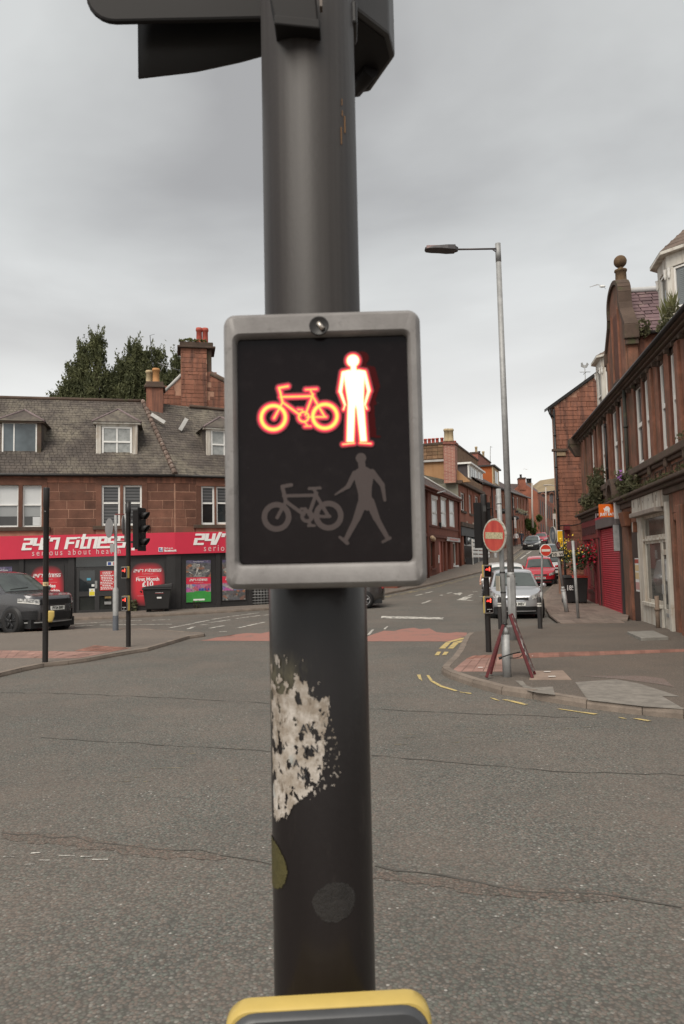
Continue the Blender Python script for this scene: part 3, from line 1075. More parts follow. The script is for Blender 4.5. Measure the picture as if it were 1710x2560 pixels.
def paper(name, k):
    t = NT(name)
    c = t.mix(t.ramp(t.noise(45, 6, .7), [(.35, 0.0), (.6, 1.0)]), (.56 * k, .51 * k, .46 * k), (.30 * k, .25 * k, .20 * k))
    c = t.mix(t.ramp(t.noise(110, 5, .75, t.pos((1, 1, .6))), [(.54, 0.0), (.64, .9)]), c, (.15, .115, .08))
    c = t.mix(t.ramp(t.noise(30, 3, .6), [(.62, 0.0), (.72, .45)]), c, (.30, .42, .46))
    t.bump(t.noise(160, 5, .7), .6, .002)
    return t.out(c, .75, 0, .3)


wrap('torn_sticker', torn, -1.50, .75, zb, zt, paper('torn_paper', 1.0), 190, 330, relief=.0010)
wrap('sticker_residue', torn2, -.5, .75, zb, zt, paper('glue_residue', .75), 150, 330, r=.0574)
# letters that survive on it
M_ink = M('faded_ink', (.03, .03, .034), .7, .3, 60, 0)
for ch, px, py, s in (('A', 742, 1908, .011), ('M', 760, 1925, .010), ('N', 752, 1940, .010), ('A', 765, 1941, .010), ('Y', 764, 1874, .012), ('N', 786, 1872, .012), ('V', 776, 1820, .013), ('A', 760, 1822, .013)):
    a, z = pole_uv(px, py)
    text(post, ch, .0588 * math.sin(a), z, s, M_ink, y=-.0588 * math.cos(a), rot=(math.pi / 2, 0, a), ext=.0003)


def oval(px, py, rx, rz):
    a, z = pole_uv(px, py)
    return lambda A, Z: ((A - a) / rx) ** 2 + ((Z - z) / rz) ** 2 + .12 * mnoise.noise(Vector((A * 12, Z * 90, 1.0))) < 1, a, z


aR = pole_uv(717, 2165)[0]
f1, a1, z1 = oval(690, 2165, .62, .0265)
f1 = lambda A, Z: ((A + 1.30) / (aR + 1.30)) ** 2 + ((Z - z1) / .0268) ** 2 + .10 * mnoise.noise(Vector((A * 12, Z * 90, 1.0))) < 1
a1 = -1.1
wrap('yellow_sticker', f1, a1 - .8, a1 + .8, z1 - .04, z1 + .04, M('olive_sticker', (.085, .072, .022), .7, .45, 30, 160, .3), 70, 80, r=.0576, relief=.0004)
f2, a2, z2 = oval(838, 2256, .42, .0205)
wrap('round_sticker_mark', f2, a2 - .6, a2 + .6, z2 - .035, z2 + .035, M('grey_sticker_mark', (.028, .025, .024), .75, .4, 90, 260, .3), 60, 70, r=.0574)

# --- the vehicle signal at the top, seen from behind and below
M_hood = M('matt_black_hood', (.020, .0185, .0185), .55, .2, 4, 30)
M_head = M('black_signal_head', (.0095, .0078, .0078), .6, .25, 5, 40, spec=.25)
Yb = 1.06
n_ = Vector((0, 1, 0))
c0 = at(213, 55, Yb)
tr = at(660, 55, Yb)
bo = MB()
xl, zl = c0.x - PX, c0.z
xr = .12
rr = .045
prof = [(xr, zl), (xl + rr, zl)] + [(xl + rr - rr * math.sin(t), zl + rr - rr * math.cos(t)) for t in [math.pi / 2 * k / 6 for k in range(1, 7)]] + [(xl, zl + .75), (xr, zl + .75)]
bo.prism([(x, Yb - PY, z) for x, z in prof], (0, .010, 0))
bo.build('backing_board', M_head, post, bevel=.004)
hx0, hx1 = at(347, 150, 1.12).x - PX, at(690, 150, 1.12).x - PX
hz = [at(346, 198, 1.12).z, at(470, 182, 1.12).z, at(560, 158, 1.12).z, at(650, 126, 1.12).z, at(720, 112, 1.12).z]
hoodm = MB()
loops = []
for i in range(13):
    u = i / 12
    x = hx0 + (hx1 + .06 - hx0) * u
    zlow = np.interp(u, [0, .32, .58, .85, 1.0], hz)
    top = zl + .30
    ry = .085
    zc = zlow + .12
    ring = []
    for k in range(9):
        b_ = math.pi * .55 * k / 8
        ring.append((x - .006 * (1 - u) * math.sin(b_), 1.12 - PY + .11 * (1 - math.cos(b_)), zlow + (top - zlow) * math.sin(b_) ** .8 if k else zlow))
    loops.append(ring)
hoodm.loft(loops, False, False, False, True)
ho = hoodm.build('lamp_hood', M_hood, post)
sm = ho.modifiers.new('solid', 'SOLIDIFY'); sm.thickness = .004
# second head to the right of the shaft, its underside towards us
zb2 = CAM_H + .72
def onz(px, py, z):
    r = ray(px, py)
    t = (z - CAM_H) / r.z
    return Vector((r.x * t - PX, r.y * t - PY, z))
und = [onz(882, 15, zb2), onz(974, 87, zb2), onz(988, 143, zb2), onz(926, 231, zb2), onz(887, 237, zb2)]
und = und + [Vector((.0, und[-1].y + .0, zb2)), Vector((.0, und[0].y, zb2))]
hd = MB().prism(und, (0, 0, .8))
hd.build('signal_head', M_grey if False else M('grey_black_head', (.045, .041, .040), .45, .25, 6, 50), post, bevel=.004, fix=True)
mm = sum(und, Vector()) / len(und)
inn = [mm + (p - mm) * .86 - Vector((0, 0, .0015)) for p in und]
MB().prism(inn, (0, 0, .001)).build('head_underside', M_head, post, fix=True)
MB().tube([und[1] * .5 + und[4] * .5 - Vector((0, 0, .004)), und[4] * .9 + und[0] * .1 - Vector((0, 0, .004))], .012, 8).build('cable_gland', M_head, post)
MB().box(.052, .062, -.01, .03, zb2 - .06, zb2 - .03).build('band_buckle', M_black, post, bevel=.003)
# bracket clamped on the front of the shaft
br = [at(672, -20, .80), at(690, 58, .80), at(797, 70, .80), at(790, -20, .80)]
f0 = [Vector((p.x - PX, p.y - PY, p.z)) for p in br]
q = MB().prism(f0, (0, .03, 0))
q.prism([f0[1] + Vector((-.002, -.004, -.004)), f0[2] + Vector((.002, -.004, -.004)), f0[2] + Vector((.002, -.004, .008)), f0[1] + Vector((-.002, -.004, .008))], (0, .034, 0))
q.build('arm_bracket', M_head, post, bevel=.002, fix=True)
MB().obox((f0[2] + f0[3]) / 2 + Vector((.004, -.003, .02)), .003, .01, (f0[3] - f0[2]).length, Matrix.Rotation(math.radians(-1), 3, 'Y')).build('bracket_edge', M('pale_brown_edge', (.12, .09, .07), .5, .3, 20, 60), post)  # strip of paler brown along the side of the bracket
for k in range(4):
    a, z = pole_uv(858 + uni(-5, 5), 255 + k * 28)
    MB().obox((.0573 * math.sin(a), -.0573 * math.cos(a), z), uni(.0006, .0016), .0006, uni(.006, .022), Matrix.Rotation(a, 3, 'Z')).build('rust_scratch', M('rust', (.24, .13, .06), .9, .3, 60, 0), post)
# ------------------------------------------------------------------ building kit
STONE = D.meshes.new('stone')
def _stone_mesh():
    b = .035
    mb = MB()
    mb.loft([[(-.5, .5, -.5), (.5, .5, -.5), (.5, .5, .5), (-.5, .5, .5)][::-1], [(-.5, -.3, -.5), (.5, -.3, -.5), (.5, -.3, .5), (-.5, -.3, .5)][::-1],
             [(-.5 + b * .4, -.5, -.5 + b), (.5 - b * .4, -.5, -.5 + b), (.5 - b * .4, -.5, .5 - b), (-.5 + b * .4, -.5, .5 - b)][::-1]], True, False, True, False)
    return mb.mesh('stone')
_stones = {}


def stone_mesh(mat):
    if mat.name not in _stones:
        me = _stone_mesh(); me.materials.append(mat); _stones[mat.name] = me
    return _stones[mat.name]


def wall_cells(x0, x1, z0, z1, holes):
    """rectangles that cover a wall around its openings"""
    zs = sorted({z0, z1} | {min(max(h[k], z0), z1) for h in holes for k in (2, 3)})
    out = []
    for a, b in zip(zs, zs[1:]):
        if b - a < 1e-4: continue
        m = (a + b) / 2
        cut = sorted((max(h[0], x0), min(h[1], x1)) for h in holes if h[2] < m < h[3])
        x = x0
        for c, d in cut:
            if c > x + 1e-4: out.append((x, c, a, b))
            x = max(x, d)
        if x < x1 - 1e-4: out.append((x, x1, a, b))
    return out


def wall(parent, x0, x1, z0, z1, holes, mat, name='wall', y0=0.0, th=.35):
    mb = MB()
    for a, b, c, d in wall_cells(x0, x1, z0, z1, holes):
        mb.box(a, b, y0, y0 + th, c, d)
    return mb.build(name, mat, parent)


def courses(parent, x0, x1, z0, z1, ch, sl, holes, mat, y=-.010, th=.06, gap=.014, inside=None, name='stone', jz=.0, limit=290, proud=.005, flip=1):
    """coursed stones, each an object, kept clear of the openings"""
    me = stone_mesh(mat)
    n = max(1, round((z1 - z0) / ch)); ch = (z1 - z0) / n
    hs_ = [uni(1 - jz, 1 + jz) for _ in range(n)]; k_ = (z1 - z0) / sum(hs_); zz_ = [z0]
    for h_ in hs_: zz_.append(zz_[-1] + h_ * k_)
    cnt = 0; rest = MB()
    for j in range(n):
        a, b = zz_[j], zz_[j + 1]
        x = x0 - uni(0, sl * .8)
        while x < x1:
            w = sl * uni(.65, 1.4)
            segs = [(max(x, x0), min(x + w, x1))]
            for h in holes:
                if h[3] > a + .02 and h[2] < b - .02:
                    ns = []
                    for s, e in segs:
                        if h[1] <= s or h[0] >= e: ns.append((s, e)); continue
                        if h[0] > s: ns.append((s, h[0]))
                        if h[1] < e: ns.append((h[1], e))
                    segs = ns
            for s, e in segs:
                if e - s < .07: continue
                if inside and not inside((s + e) / 2, (a + b) / 2): continue
                yy = y + uni(-proud, proud)
                if cnt < limit:
                    o = link(D.objects.new(name, me), parent)
                    o.location = ((s + e) / 2, yy + th / 2, (a + b) / 2)
                    o.scale = (e - s - gap, th, b - a - gap)
                else:
                    rest.box(s + gap / 2, e - gap / 2, yy, yy + th, a + gap / 2, b - gap / 2)
                cnt += 1
            x += w
    if rest.v:
        rest.build('stonework', mat, parent, 'stuff')


def window(parent, x0, x1, z0, z1, y, frame, panes=(1, 2), fw=.055, split=.5, glassm=None, name='window', back=None, d=.07, mull=None, backf=1.0, sash=True):
    """sash window: frame with rails (a part) and one child per pane"""
    mb = MB()
    mb.box(x0, x0 + fw, y, y + d, z0, z1); mb.box(x1 - fw, x1, y, y + d, z0, z1)
    mb.box(x0 + fw, x1 - fw, y, y + d, z0, z0 + fw * 1.3); mb.box(x0 + fw, x1 - fw, y, y + d, z1 - fw, z1)
    nx, nz = panes
    zs = [z0 + fw * 1.3] + ([z0 + (z1 - z0) * split] if nz == 2 else []) + [z1 - fw]
    xs = [x0 + fw + (x1 - x0 - 2 * fw) * i / nx for i in range(nx + 1)]
    if mull: xs = [x0 + fw] + [x0 + (x1 - x0) * m for m in mull] + [x1 - fw]
    for zz in zs[1:-1]: mb.box(x0 + fw, x1 - fw, y - .015, y + d - .01, zz - fw * .45, zz + fw * .45)
    for xx in xs[1:-1]:
        mb.box(xx - fw * .4, xx + fw * .4, y + .006, y + d - .012, z0 + fw, z1 - fw)
    fr = mb.build(name, frame, parent)
    for i in range(len(xs) - 1):
        for j in range(len(zs) - 1):
            gm = glassm[(i * (len(zs) - 1) + j) % len(glassm)] if isinstance(glassm, (list, tuple)) else (glassm or M_glass)
            MB().box(xs[i], xs[i + 1], y + d * .5, y + d * .5 + .012, zs[j], zs[j + 1]).build('pane', gm, fr)
    if back:
        MB().box(x0 + fw, x1 - fw, y + d + .02, y + d + .03, z1 - (z1 - z0) * backf, z1).build('blind', back, fr)
    return fr


def bil(a, b, c, d, u, v):
    return (a * (1 - u) + b * u) * (1 - v) + (d * (1 - u) + c * u) * v


def slates(name, a, b, c, d, nu, nv, mat, parent, lift=.014, single=False, thick=.01, jit=.12, kind=True, uvkeep=None):
    """slate courses over a roof slope: a, b along the eaves, c, d along the ridge; single = one object per slate"""
    a, b, c, d = [Vector(p) for p in (a, b, c, d)]
    nrm = (b - a).cross(d - a).normalized()
    if nrm.z < 0: nrm = -nrm
    mb = MB()
    mb.add([a - nrm * .03, b - nrm * .03, c - nrm * .03, d - nrm * .03], [(0, 1, 2, 3)])
    base = mb
    mats = [mat, mat]
    pieces = MB()
    for j in range(nv):
        u = -uni(0, 1) / nu
        while u < 1:
            w = uni(1 - jit * 2, 1 + jit * 2) / nu
            u0, u1 = max(0, u), min(1, u + w); u += w
            if u1 - u0 < .1 / nu: continue
            if uvkeep and not uvkeep((u0 + u1) / 2, (j + .5) / nv): continue
            v0, v1 = j / nv, min(1, (j + 1.15) / nv)
            g = .04 / nu
            q = [bil(a, b, c, d, u0 + g, v0), bil(a, b, c, d, u1 - g, v0), bil(a, b, c, d, u1 - g, v1), bil(a, b, c, d, u0 + g, v1)]
            l0 = lift * uni(.8, 1.5)
            top = [q[0] + nrm * l0, q[1] + nrm * l0 * uni(.85, 1.1), q[2] + nrm * .002, q[3] + nrm * .002]
            low = [q[0] - nrm * .006, q[1] - nrm * .006]
            vs = top + low
            fs = [(0, 1, 2, 3), (4, 5, 1, 0)]
            if single:
                m = sum(top, Vector()) / 4
                o = MB().add([p - m for p in vs + [q[2] - nrm * .01, q[3] - nrm * .01]], fs + [(5, 6, 2, 1), (4, 0, 3, 7)]).build('slate', mat, parent)
                o.location = m
            else:
                pieces.add(vs, fs)
    base.build('roof', mat, parent)
    if pieces.v:
        o = pieces.build(name, mat, parent, 'stuff' if kind else None)
    return None


def pipe(parent, x, z0, z1, y=-.06, r=.045, mat=None, name='downpipe'):
    mb = MB().tube([(x, y, z0), (x, y, z1)], r, 10)
    z = z0 + .6
    while z < z1:
        mb.tube([(x, y, z - .03), (x, y, z + .03)], r * 1.35, 10); z += 1.5
    return mb.build(name, mat or M_black, parent)


def chimney_pot(parent, x, y, z, h, r, mat):
    return MB().lathe([(r * .95, 0), (r, .03), (r * .86, .08 * h / .6), (r * .80, h * .8), (r * .95, h * .82), (r, h * .9), (r * .9, h), (r * .7, h), (r * .66, h * .85), (0, h * .8)], (x, y, z), 14).build('chimney_pot', mat, parent)


# foliage: many small leaf faces
def leaves(name, centres, size, mat, parent=None, kind=None, up=.2, aspect=1.6):
    n = len(centres)
    rs = np.random.RandomState(len(centres) % 1000 + 3)
    c = np.array(centres)
    a = rs.normal(size=(n, 3)); a[:, 2] += up; a /= np.linalg.norm(a, axis=1)[:, None]
    b = rs.normal(size=(n, 3)); b -= a * (a * b).sum(1)[:, None]; b /= np.linalg.norm(b, axis=1)[:, None]
    s = size * rs.uniform(.6, 1.4, n)[:, None]
    A, B = a * s * aspect, b * s * .5
    nn = np.cross(a, b) * s * .25
    v = np.stack([c - A * .5, c + B + nn, c + A * .5, c - B + nn], 1).reshape(-1, 3)
    f = np.arange(4 * n).reshape(n, 4)
    me = D.meshes.new(name)
    me.from_pydata(v.tolist(), [], f.tolist())
    me.materials.append(mat)
    o = link(D.objects.new(name, me), parent)
    if kind or (parent is not None and name in ('leaf', 'weed', 'moss', 'grass_tuft', 'blossom', 'flower')): o['kind'] = kind or 'stuff'
    return o


def leaf_mat(name, a, b, tr=.4):
    t = NT(name)
    c = t.mix(t.ramp(t.noise(1.1, 3, .6), [(.35, 0.0), (.65, 1.0)]), a, b)
    c = t.mix(t.ramp(t.noise(9, 3, .7), [(.4, 0.0), (.7, .7)]), c, tuple(x * .5 for x in a))
    m = t.out(c, .6, 0, .3)
    tl = t.n('ShaderNodeBsdfTranslucent'); t.l(c, tl.inputs['Color'])
    mx = t.n('ShaderNodeMixShader'); mx.inputs[0].default_value = tr
    t.l(t.bsdf.outputs[0], mx.inputs[1]); t.l(tl.outputs[0], mx.inputs[2])
    t.l(mx.outputs[0], t.t.nodes['Material Output'].inputs['Surface'])
    return m


M_cyp = leaf_mat('cypress_green', (.105, .118, .058), (.215, .225, .108))
M_leaf = leaf_mat('bush_green', (.06, .095, .022), (.13, .17, .05))
M_weed = leaf_mat('weed_green', (.10, .11, .055), (.21, .195, .11))
M_grass = leaf_mat('grass_green', (.11, .135, .04), (.22, .20, .09))

# ------------------------------------------------------------------ cars
M_tyre = M('tyre_rubber', (.018, .017, .017), .8, .2, 10, 60)
M_rim = M('alloy_rim', (.42, .42, .43), .35, .1, 10, 0, metal=.8)
M_rimd = M('dark_alloy_rim', (.035, .035, .037), .35, .2, 10, 0, metal=.4)
M_carglass = glass('car_glass', (.055, .066, .062), .05)
M_trim = M('black_trim', (.016, .016, .017), .55, .2, 10, 40)
M_plate = M('white_number_plate', (.72, .72, .68), .45, .05, 5, 0)
M_chrome = M('chrome', (.7, .7, .7), .15, .05, 5, 0, metal=1.0)
M_ink2 = M('black_ink', (.012, .012, .012), .6, .05, 5, 0)


def lens_mat():
    t = NT('headlight_lens')
    c = t.ramp(t.noise(16, 3, .6), [(.35, (.12, .12, .12)), (.55, (.45, .45, .44)), (.7, (.75, .75, .73))])
    m = t.out(c, .10, 0, .9)
    return m


M_lensh = lens_mat()
M_tail = M('red_lamp', (.30, .012, .012), .2, .2, 6, 0, spec=.8)


def paint(name, col, metal=.25, rough=.28):
    if name in _mc: return _mc[name]
    t = NT(name)
    c = t.mix(t.ramp(t.noise(1.2, 4, .6), [(.35, 0.0), (.7, 1.0)]), tuple(x * .88 for x in col), col)
    zz = t.n('ShaderNodeSeparateXYZ'); t.l(t.pos(obj=True), zz.inputs[0])
    dirt = t.math('MULTIPLY', t.ramp(zz.outputs['Z'], [(.12, 1.0), (.55, 0.0)]), t.ramp(t.noise(5, 5, .7), [(.3, 0.0), (.7, .6)]))
    c = t.mix(dirt, c, (.12, .10, .085))
    m = t.out(c, t.math('ADD', t.math('MULTIPLY', dirt, .4), rough), metal, .5)
    t.bsdf.inputs['Coat Weight'].default_value = .6
    t.bsdf.inputs['Coat Roughness'].default_value = .06
    _mc[name] = m
    return m


SHAPES = {   # side outline from the nose back: (x / L measured from the middle, z / H)
    'mpv': dict(top=[(.5, .40), (.485, .50), (.40, .585), (.30, .625), (.265, .64), (.07, .955), (-.02, .985), (-.15, 1.0), (-.36, .965), (-.45, .70), (-.485, .58), (-.5, .45)], belt=.60, cowl=.265, roof=.075, rear=-.38),
    'hatch': dict(top=[(.5, .38), (.485, .47), (.40, .56), (.29, .61), (.25, .63), (.04, .95), (-.05, .985), (-.16, 1.0), (-.36, .95), (-.45, .68), (-.485, .57), (-.5, .45)], belt=.60, cowl=.25, roof=.045, rear=-.38),
    'suv': dict(top=[(.5, .42), (.494, .545), (.478, .590), (.40, .625), (.29, .645), (.225, .655), (.055, .955), (-.02, .985), (-.2, 1.0), (-.42, .975), (-.48, .68), (-.495, .55), (-.5, .42)], belt=.635, cowl=.225, roof=.06, rear=-.44),
    'van': dict(top=[(.5, .36), (.49, .46), (.42, .54), (.36, .58), (.33, .60), (.17, .95), (.10, .985), (-.1, 1.0), (-.46, .985), (-.49, .7), (-.498, .5), (-.5, .4)], belt=.56, cowl=.33, roof=.175, rear=-.47),
}


def car(name, label, cat, loc, rotz, L, W, H, mat, shape='hatch', group=None, plate=None, roll=0.0, pitch=0.0, rim=None, dark_nose=False, lights=M_lensh, grille=M_trim, tail=False, roofmat=None, mirror=None, detail=True):
    sh = SHAPES[shape]
    t = thing(name, label, cat, loc, rotz, group, rot=(0, pitch, rotz))
    tx = [p[0] * L for p in sh['top']][::-1]; tz = [p[1] * H for p in sh['top']][::-1]
    belt = sh['belt'] * H; sill = .155 * H if shape != 'suv' else .165 * H
    zt = lambda x: float(np.interp(x, tx, tz))
    def hw(x):
        u = min(1.0, abs(2 * x / L))
        return W / 2 * (1 - .05 * u ** 2) * max(0.0, 1 - u ** 9) ** .36
    def nose(y):
        lo, hi = .25 * L, .5 * L
        for _ in range(30):
            m = (lo + hi) / 2
            if hw(m) > abs(y): lo = m
            else: hi = m
        return lo
    def lean(x, z):
        if x > .3 * L:
            k = (x - .3 * L) / (.2 * L)
            lo = max(0.0, (.30 * H - z) / (.30 * H)); up = max(0.0, (z - .36 * H) / (.3 * H))
            return x - k * k * (.10 * lo ** 1.5 + (.16 if shape != 'suv' else .05) * up ** 1.6)
        if x < -.3 * L:
            k = (-x - .3 * L) / (.2 * L)
            return x + k * k * .06 * max(0.0, (.3 * H - z) / (.3 * H))
        return x
    def sec(x):
        w = max(hw(x), 1e-3); z = zt(x); zb = min(belt, z - .015)
        g = max(0.0, (z - zb)) / (H - belt)
        wr = w * (.955 - .215 * min(1, g * 1.15))
        zs = sill + (.03 if abs(x) < .4 * L else .05)
        pts = [(w * .88, zs), (w * .985, zs + .10), (w, zs + (zb - zs) * .45), (w * .995, zs + (zb - zs) * .72), (w * .975, zb - .02), (w * .95, zb),
               (w * .95 * .5 + wr * .5, zb + (z - zb) * .5), (wr, z - min(.05, (z - zb) * .45)), (wr * .86, z - min(.012, (z - zb) * .1)), (wr * .5, z + .012 * g), (0, z + .02 * g)]
        return pts
    us = np.concatenate([np.linspace(-1, -.9, 9), np.linspace(-.88, .88, 45), np.linspace(.9, 1, 9)])
    us = np.sign(us) * np.where(np.abs(us) >= .9, 1 - (10 * (1 - np.abs(us))) ** 1.8 * .1, np.abs(us))
    xs = [u * L / 2 for u in us]
    S = [sec(x) for x in xs]
    mb = MB()
    loops = []
    for x, s in zip(xs, S):
        l = [(lean(x, z), y, z) for y, z in s]
        loops.append(l + [(px, -y, z) for px, y, z in l[-2::-1]])
    mb.loft(loops, False, False, False, True)
    # floor and the closed ends
    body = mb.build('body', mat, t, auto=38)
    # underside
    un = MB(); un.box(-.46 * L, .46 * L, -W * .42, W * .42, .16, sill + .12); un.build('underbody', M_trim, t)
    def surf(x, k0, k1, s, off):
        """points on the cabin between section points k0 and k1"""
        p = sec(x)
        y = p[k0][0] + (p[k1][0] - p[k0][0]) * s; z = p[k0][1] + (p[k1][1] - p[k0][1]) * s
        return Vector((lean(x, z), y, z))
    # side windows
    def sidewin(xa, xb, sgn, nx=6):
        rows = []
        for k in range(5):
            row = []
            for i in range(nx + 1):
                x = xa + (xb - xa) * i / nx
                p = sec(x); v = .06 + .88 * k / 4
                q = np.array([p[5], p[6], p[7]])
                yy = np.interp(v, [0, .5, 1], q[:, 0]); z = np.interp(v, [0, .5, 1], q[:, 1])
                row.append((x, sgn * (yy + .007), z))
            rows.append(row)
        return MB().loft(rows, False, False, False, True).build('side_window', M_carglass, t)
    cow, rf, rr = sh['cowl'] * L, sh['roof'] * L, sh['rear'] * L
    for sgn in (1, -1):
        a, b = cow * .30 + rf * .70, rf - .02 * L
        mid = (rf + rr) / 2 + .03 * L
        if shape == 'van':
            sidewin(rf - .14 * L, rf + .06 * L, sgn)
        else:
            sidewin(mid + .012 * L, a, sgn); sidewin(rr + .09 * L, mid - .012 * L, sgn)
            sidewin(rr + .005 * L, rr + .075 * L, sgn, 3)
    # windscreen and rear screen
    def screen(xa, xb, name, k=.90):
        rows = []
        for i in range(7):
            x = xa + (xb - xa) * (.06 + .88 * i / 6)
            p = sec(x); wr = p[7][0] * k
            row = []
            for j in range(9):
                y = wr * (-1 + 2 * j / 8)
                ay = abs(y)
                pts = sorted([(p[7][0], p[7][1]), (p[8][0], p[8][1]), (p[9][0], p[9][1]), (p[10][0], p[10][1])])
                z = float(np.interp(ay, [q[0] for q in pts], [q[1] for q in pts]))
                row.append((x + (.006 if xa > 0 else -.006), y, z + .008))
            rows.append(row)
        return MB().loft(rows, False, False, False, True).build(name, M_carglass, t)
    ws = screen(cow, rf, 'windscreen')
    MB().tube([(cow - .02 * L, -.3 * W, zt(cow - .02 * L) + .03), (cow - .03 * L, .05 * W, zt(cow - .03 * L) + .03)], .008, 5).build('wiper', M_trim, ws)
    screen(-.455 * L, rr, 'rear_screen')
    # nose: patches that follow the front
    def patch(y0, y1, za, zb_, za1=None, zb1=None, off=.008, ny=8, nz=3, mat_=M_trim, nm='grille'):
        rows = []
        for j in range(nz + 1):
            row = []
            for i in range(ny + 1):
                f = i / ny
                y = y0 + (y1 - y0) * f
                lo = za + ((za1 if za1 is not None else za) - za) * f; hi = zb_ + ((zb1 if zb1 is not None else zb_) - zb_) * f
                z = lo + (hi - lo) * j / nz
                x = nose(y)
                k = .35 * off
                row.append((lean(x, z) + off, y + math.copysign(k, y), z))
            rows.append(row)
        return MB().loft(rows, False, False, False, True).build(nm, mat_, t)
    w2 = W / 2
    if shape == 'suv':
        patch(-.64 * w2, .64 * w2, .455 * H, .540 * H, mat_=M_trim, nm='grille')
        for s in (1, -1):
            patch(s * .60 * w2, s * .955 * w2, .470 * H, .540 * H, .500 * H, .565 * H, .014, mat_=lights, nm='headlight')
            patch(s * .62 * w2, s * .955 * w2, .458 * H, .474 * H, .496 * H, .510 * H, .018, mat_=M_white, nm='light_strip')
            q = patch(s * .66 * w2, s * .93 * w2, .215 * H, .37 * H, .23 * H, .36 * H, .012, mat_=M_trim, nm='side_intake')
            for k in range(4):
                z = (.235 + .035 * k) * H
                patch(s * .68 * w2, s * .92 * w2, z, z + .008 * H, None, None, .022, nz=1, mat_=M_rimd, nm='intake_slat')
        for k in range(3):
            z = (.472 + .024 * k) * H
            patch(-.6 * w2, .6 * w2, z, z + .007 * H, None, None, .016, nz=1, mat_=M_rimd, nm='grille_bar')
        patch(-.58 * w2, .58 * w2, .21 * H, .335 * H, off=.012, mat_=M_trim, nm='lower_grille')
        patch(-.9 * w2, .9 * w2, .170 * H, .19 * H, off=.014, mat_=M_galv, nm='skid_plate')
        pz, ph = .395 * H, .06
    else:
        hz0, hz1 = (.385, .455) if shape != 'mpv' else (.40, .475)
        for s in (1, -1):
            patch(s * .52 * w2, s * .955 * w2, hz0 * H, (hz1 + .005) * H, (hz0 + .06) * H, (hz1 + .095) * H, .012, mat_=lights, nm='headlight')
            patch(s * .66 * w2, s * .84 * w2, .205 * H, .255 * H, off=.012, mat_=M_trim, nm='fog_lamp')
        patch(-.40 * w2, .40 * w2, .395 * H, .452 * H, off=.012, mat_=grille, nm='grille')
        patch(-.40 * w2, .40 * w2, .388 * H, .397 * H, off=.018, nz=1, mat_=M_chrome, nm='grille_trim')
        patch(-.74 * w2, .74 * w2, .175 * H, .262 * H, off=.010, mat_=M_trim, nm='lower_grille')
        patch(-.66 * w2, .66 * w2, .160 * H, .178 * H, off=.020, nz=1, mat_=mat, nm='bumper_lip')
        pz, ph = .315 * H, .055
    pl = MB()
    px_ = lean(nose(0.26), pz)
    pl.box(px_ - .02, lean(nose(0), pz) + .016, -.26, .26, pz - ph, pz + ph)
    plo = pl.build('number_plate', M_plate, t)
    if plate:
        text(plo, plate, lean(nose(0), pz) + .019, pz, .115, M_ink2, y=0, rot=(math.pi / 2, 0, math.pi / 2), sx=.92, bold=.003)
    if tail:
        for s in (1, -1):
            MB().box(-.475 * L, -.455 * L, s * .70 * w2, s * .93 * w2, .50 * H, .64 * H).build('tail_light', M_tail, t)
    # wheels
    wr = .205 * H if shape not in ('suv', 'van') else .205 * H
    wr = max(.29, min(.39, wr))
    for xw in (.315 * L, -.29 * L):
        for s in (1, -1):
            yw = s * (W / 2 - .02)
            MB().lathe([(wr * 1.17, -.22 * s), (wr * 1.17, .021 * s), (wr * .3, .022 * s), (0, .022 * s)], (xw, yw, wr), 28, True, 'y').build('wheel_arch', M_trim, t, fix=True)
            wm = MB().lathe([(wr * .55, -.2 * s), (wr * .96, -.2 * s), (wr, -.16 * s), (wr, .02 * s), (wr * .95, .045 * s), (wr * .72, .048 * s), (wr * .66, .035 * s)], (xw, yw, wr), 28, True, 'y').build('wheel', M_tyre, t, fix=True)
            rm = MB().lathe([(wr * .70, .034 * s), (wr * .68, .046 * s), (wr * .60, .03 * s)], (xw, yw, wr), 24, True, 'y')
            for k in range(5):
                a = 2 * math.pi * k / 5 + .3
                for da in (-.13, .13):
                    rm.tube([(xw + .12 * wr * math.cos(a), yw + .042 * s, wr + .12 * wr * math.sin(a)), (xw + .64 * wr * math.cos(a + da), yw + .036 * s, wr + .64 * wr * math.sin(a + da))], wr * .055, 5)
            rm.lathe([(.16 * wr, .03 * s), (.15 * wr, .052 * s), (0, .054 * s)], (xw, yw, wr), 12, True, 'y')
            rm.build('rim', rim or M_rim, wm)
    for s in (1, -1):
        xm = cow * .55 + rf * .45
        y0 = hw(xm) * .95
        m_ = MB().ball((xm + .01, s * (y0 + .14), belt + .10), .10, 10, 7, (.55, 1.15, .8))
        m_.tube([(xm, s * y0 * .98, belt + .02), (xm, s * (y0 + .1), belt + .07)], .025, 6)
        m_.build('door_mirror', mirror or mat, t)
    if detail:
        dm = MB()
        for s in (1, -1):
            for xx in ((rf + rr) / 2 + .03 * L, cow * .62 + rf * .38 + .03 * L):
                p = [surf_pt for surf_pt in [(xx, s * (y + .003), z) for y, z in sec(xx)[1:6]]]
                dm.tube(p, .006, 4, False)
        dm.build('door_seam', M_trim, t)
        hm = MB()
        for s in (1, -1):
            for xx in ((rf + rr) / 2 + .08 * L, rr + .14 * L):
                y = sec(xx)[3][0]
                hm.box(xx - .09, xx + .09, s * (y - .01), s * (y + .022), belt - .115, belt - .085)
        hm.build('door_handle', mat, t)
    return t
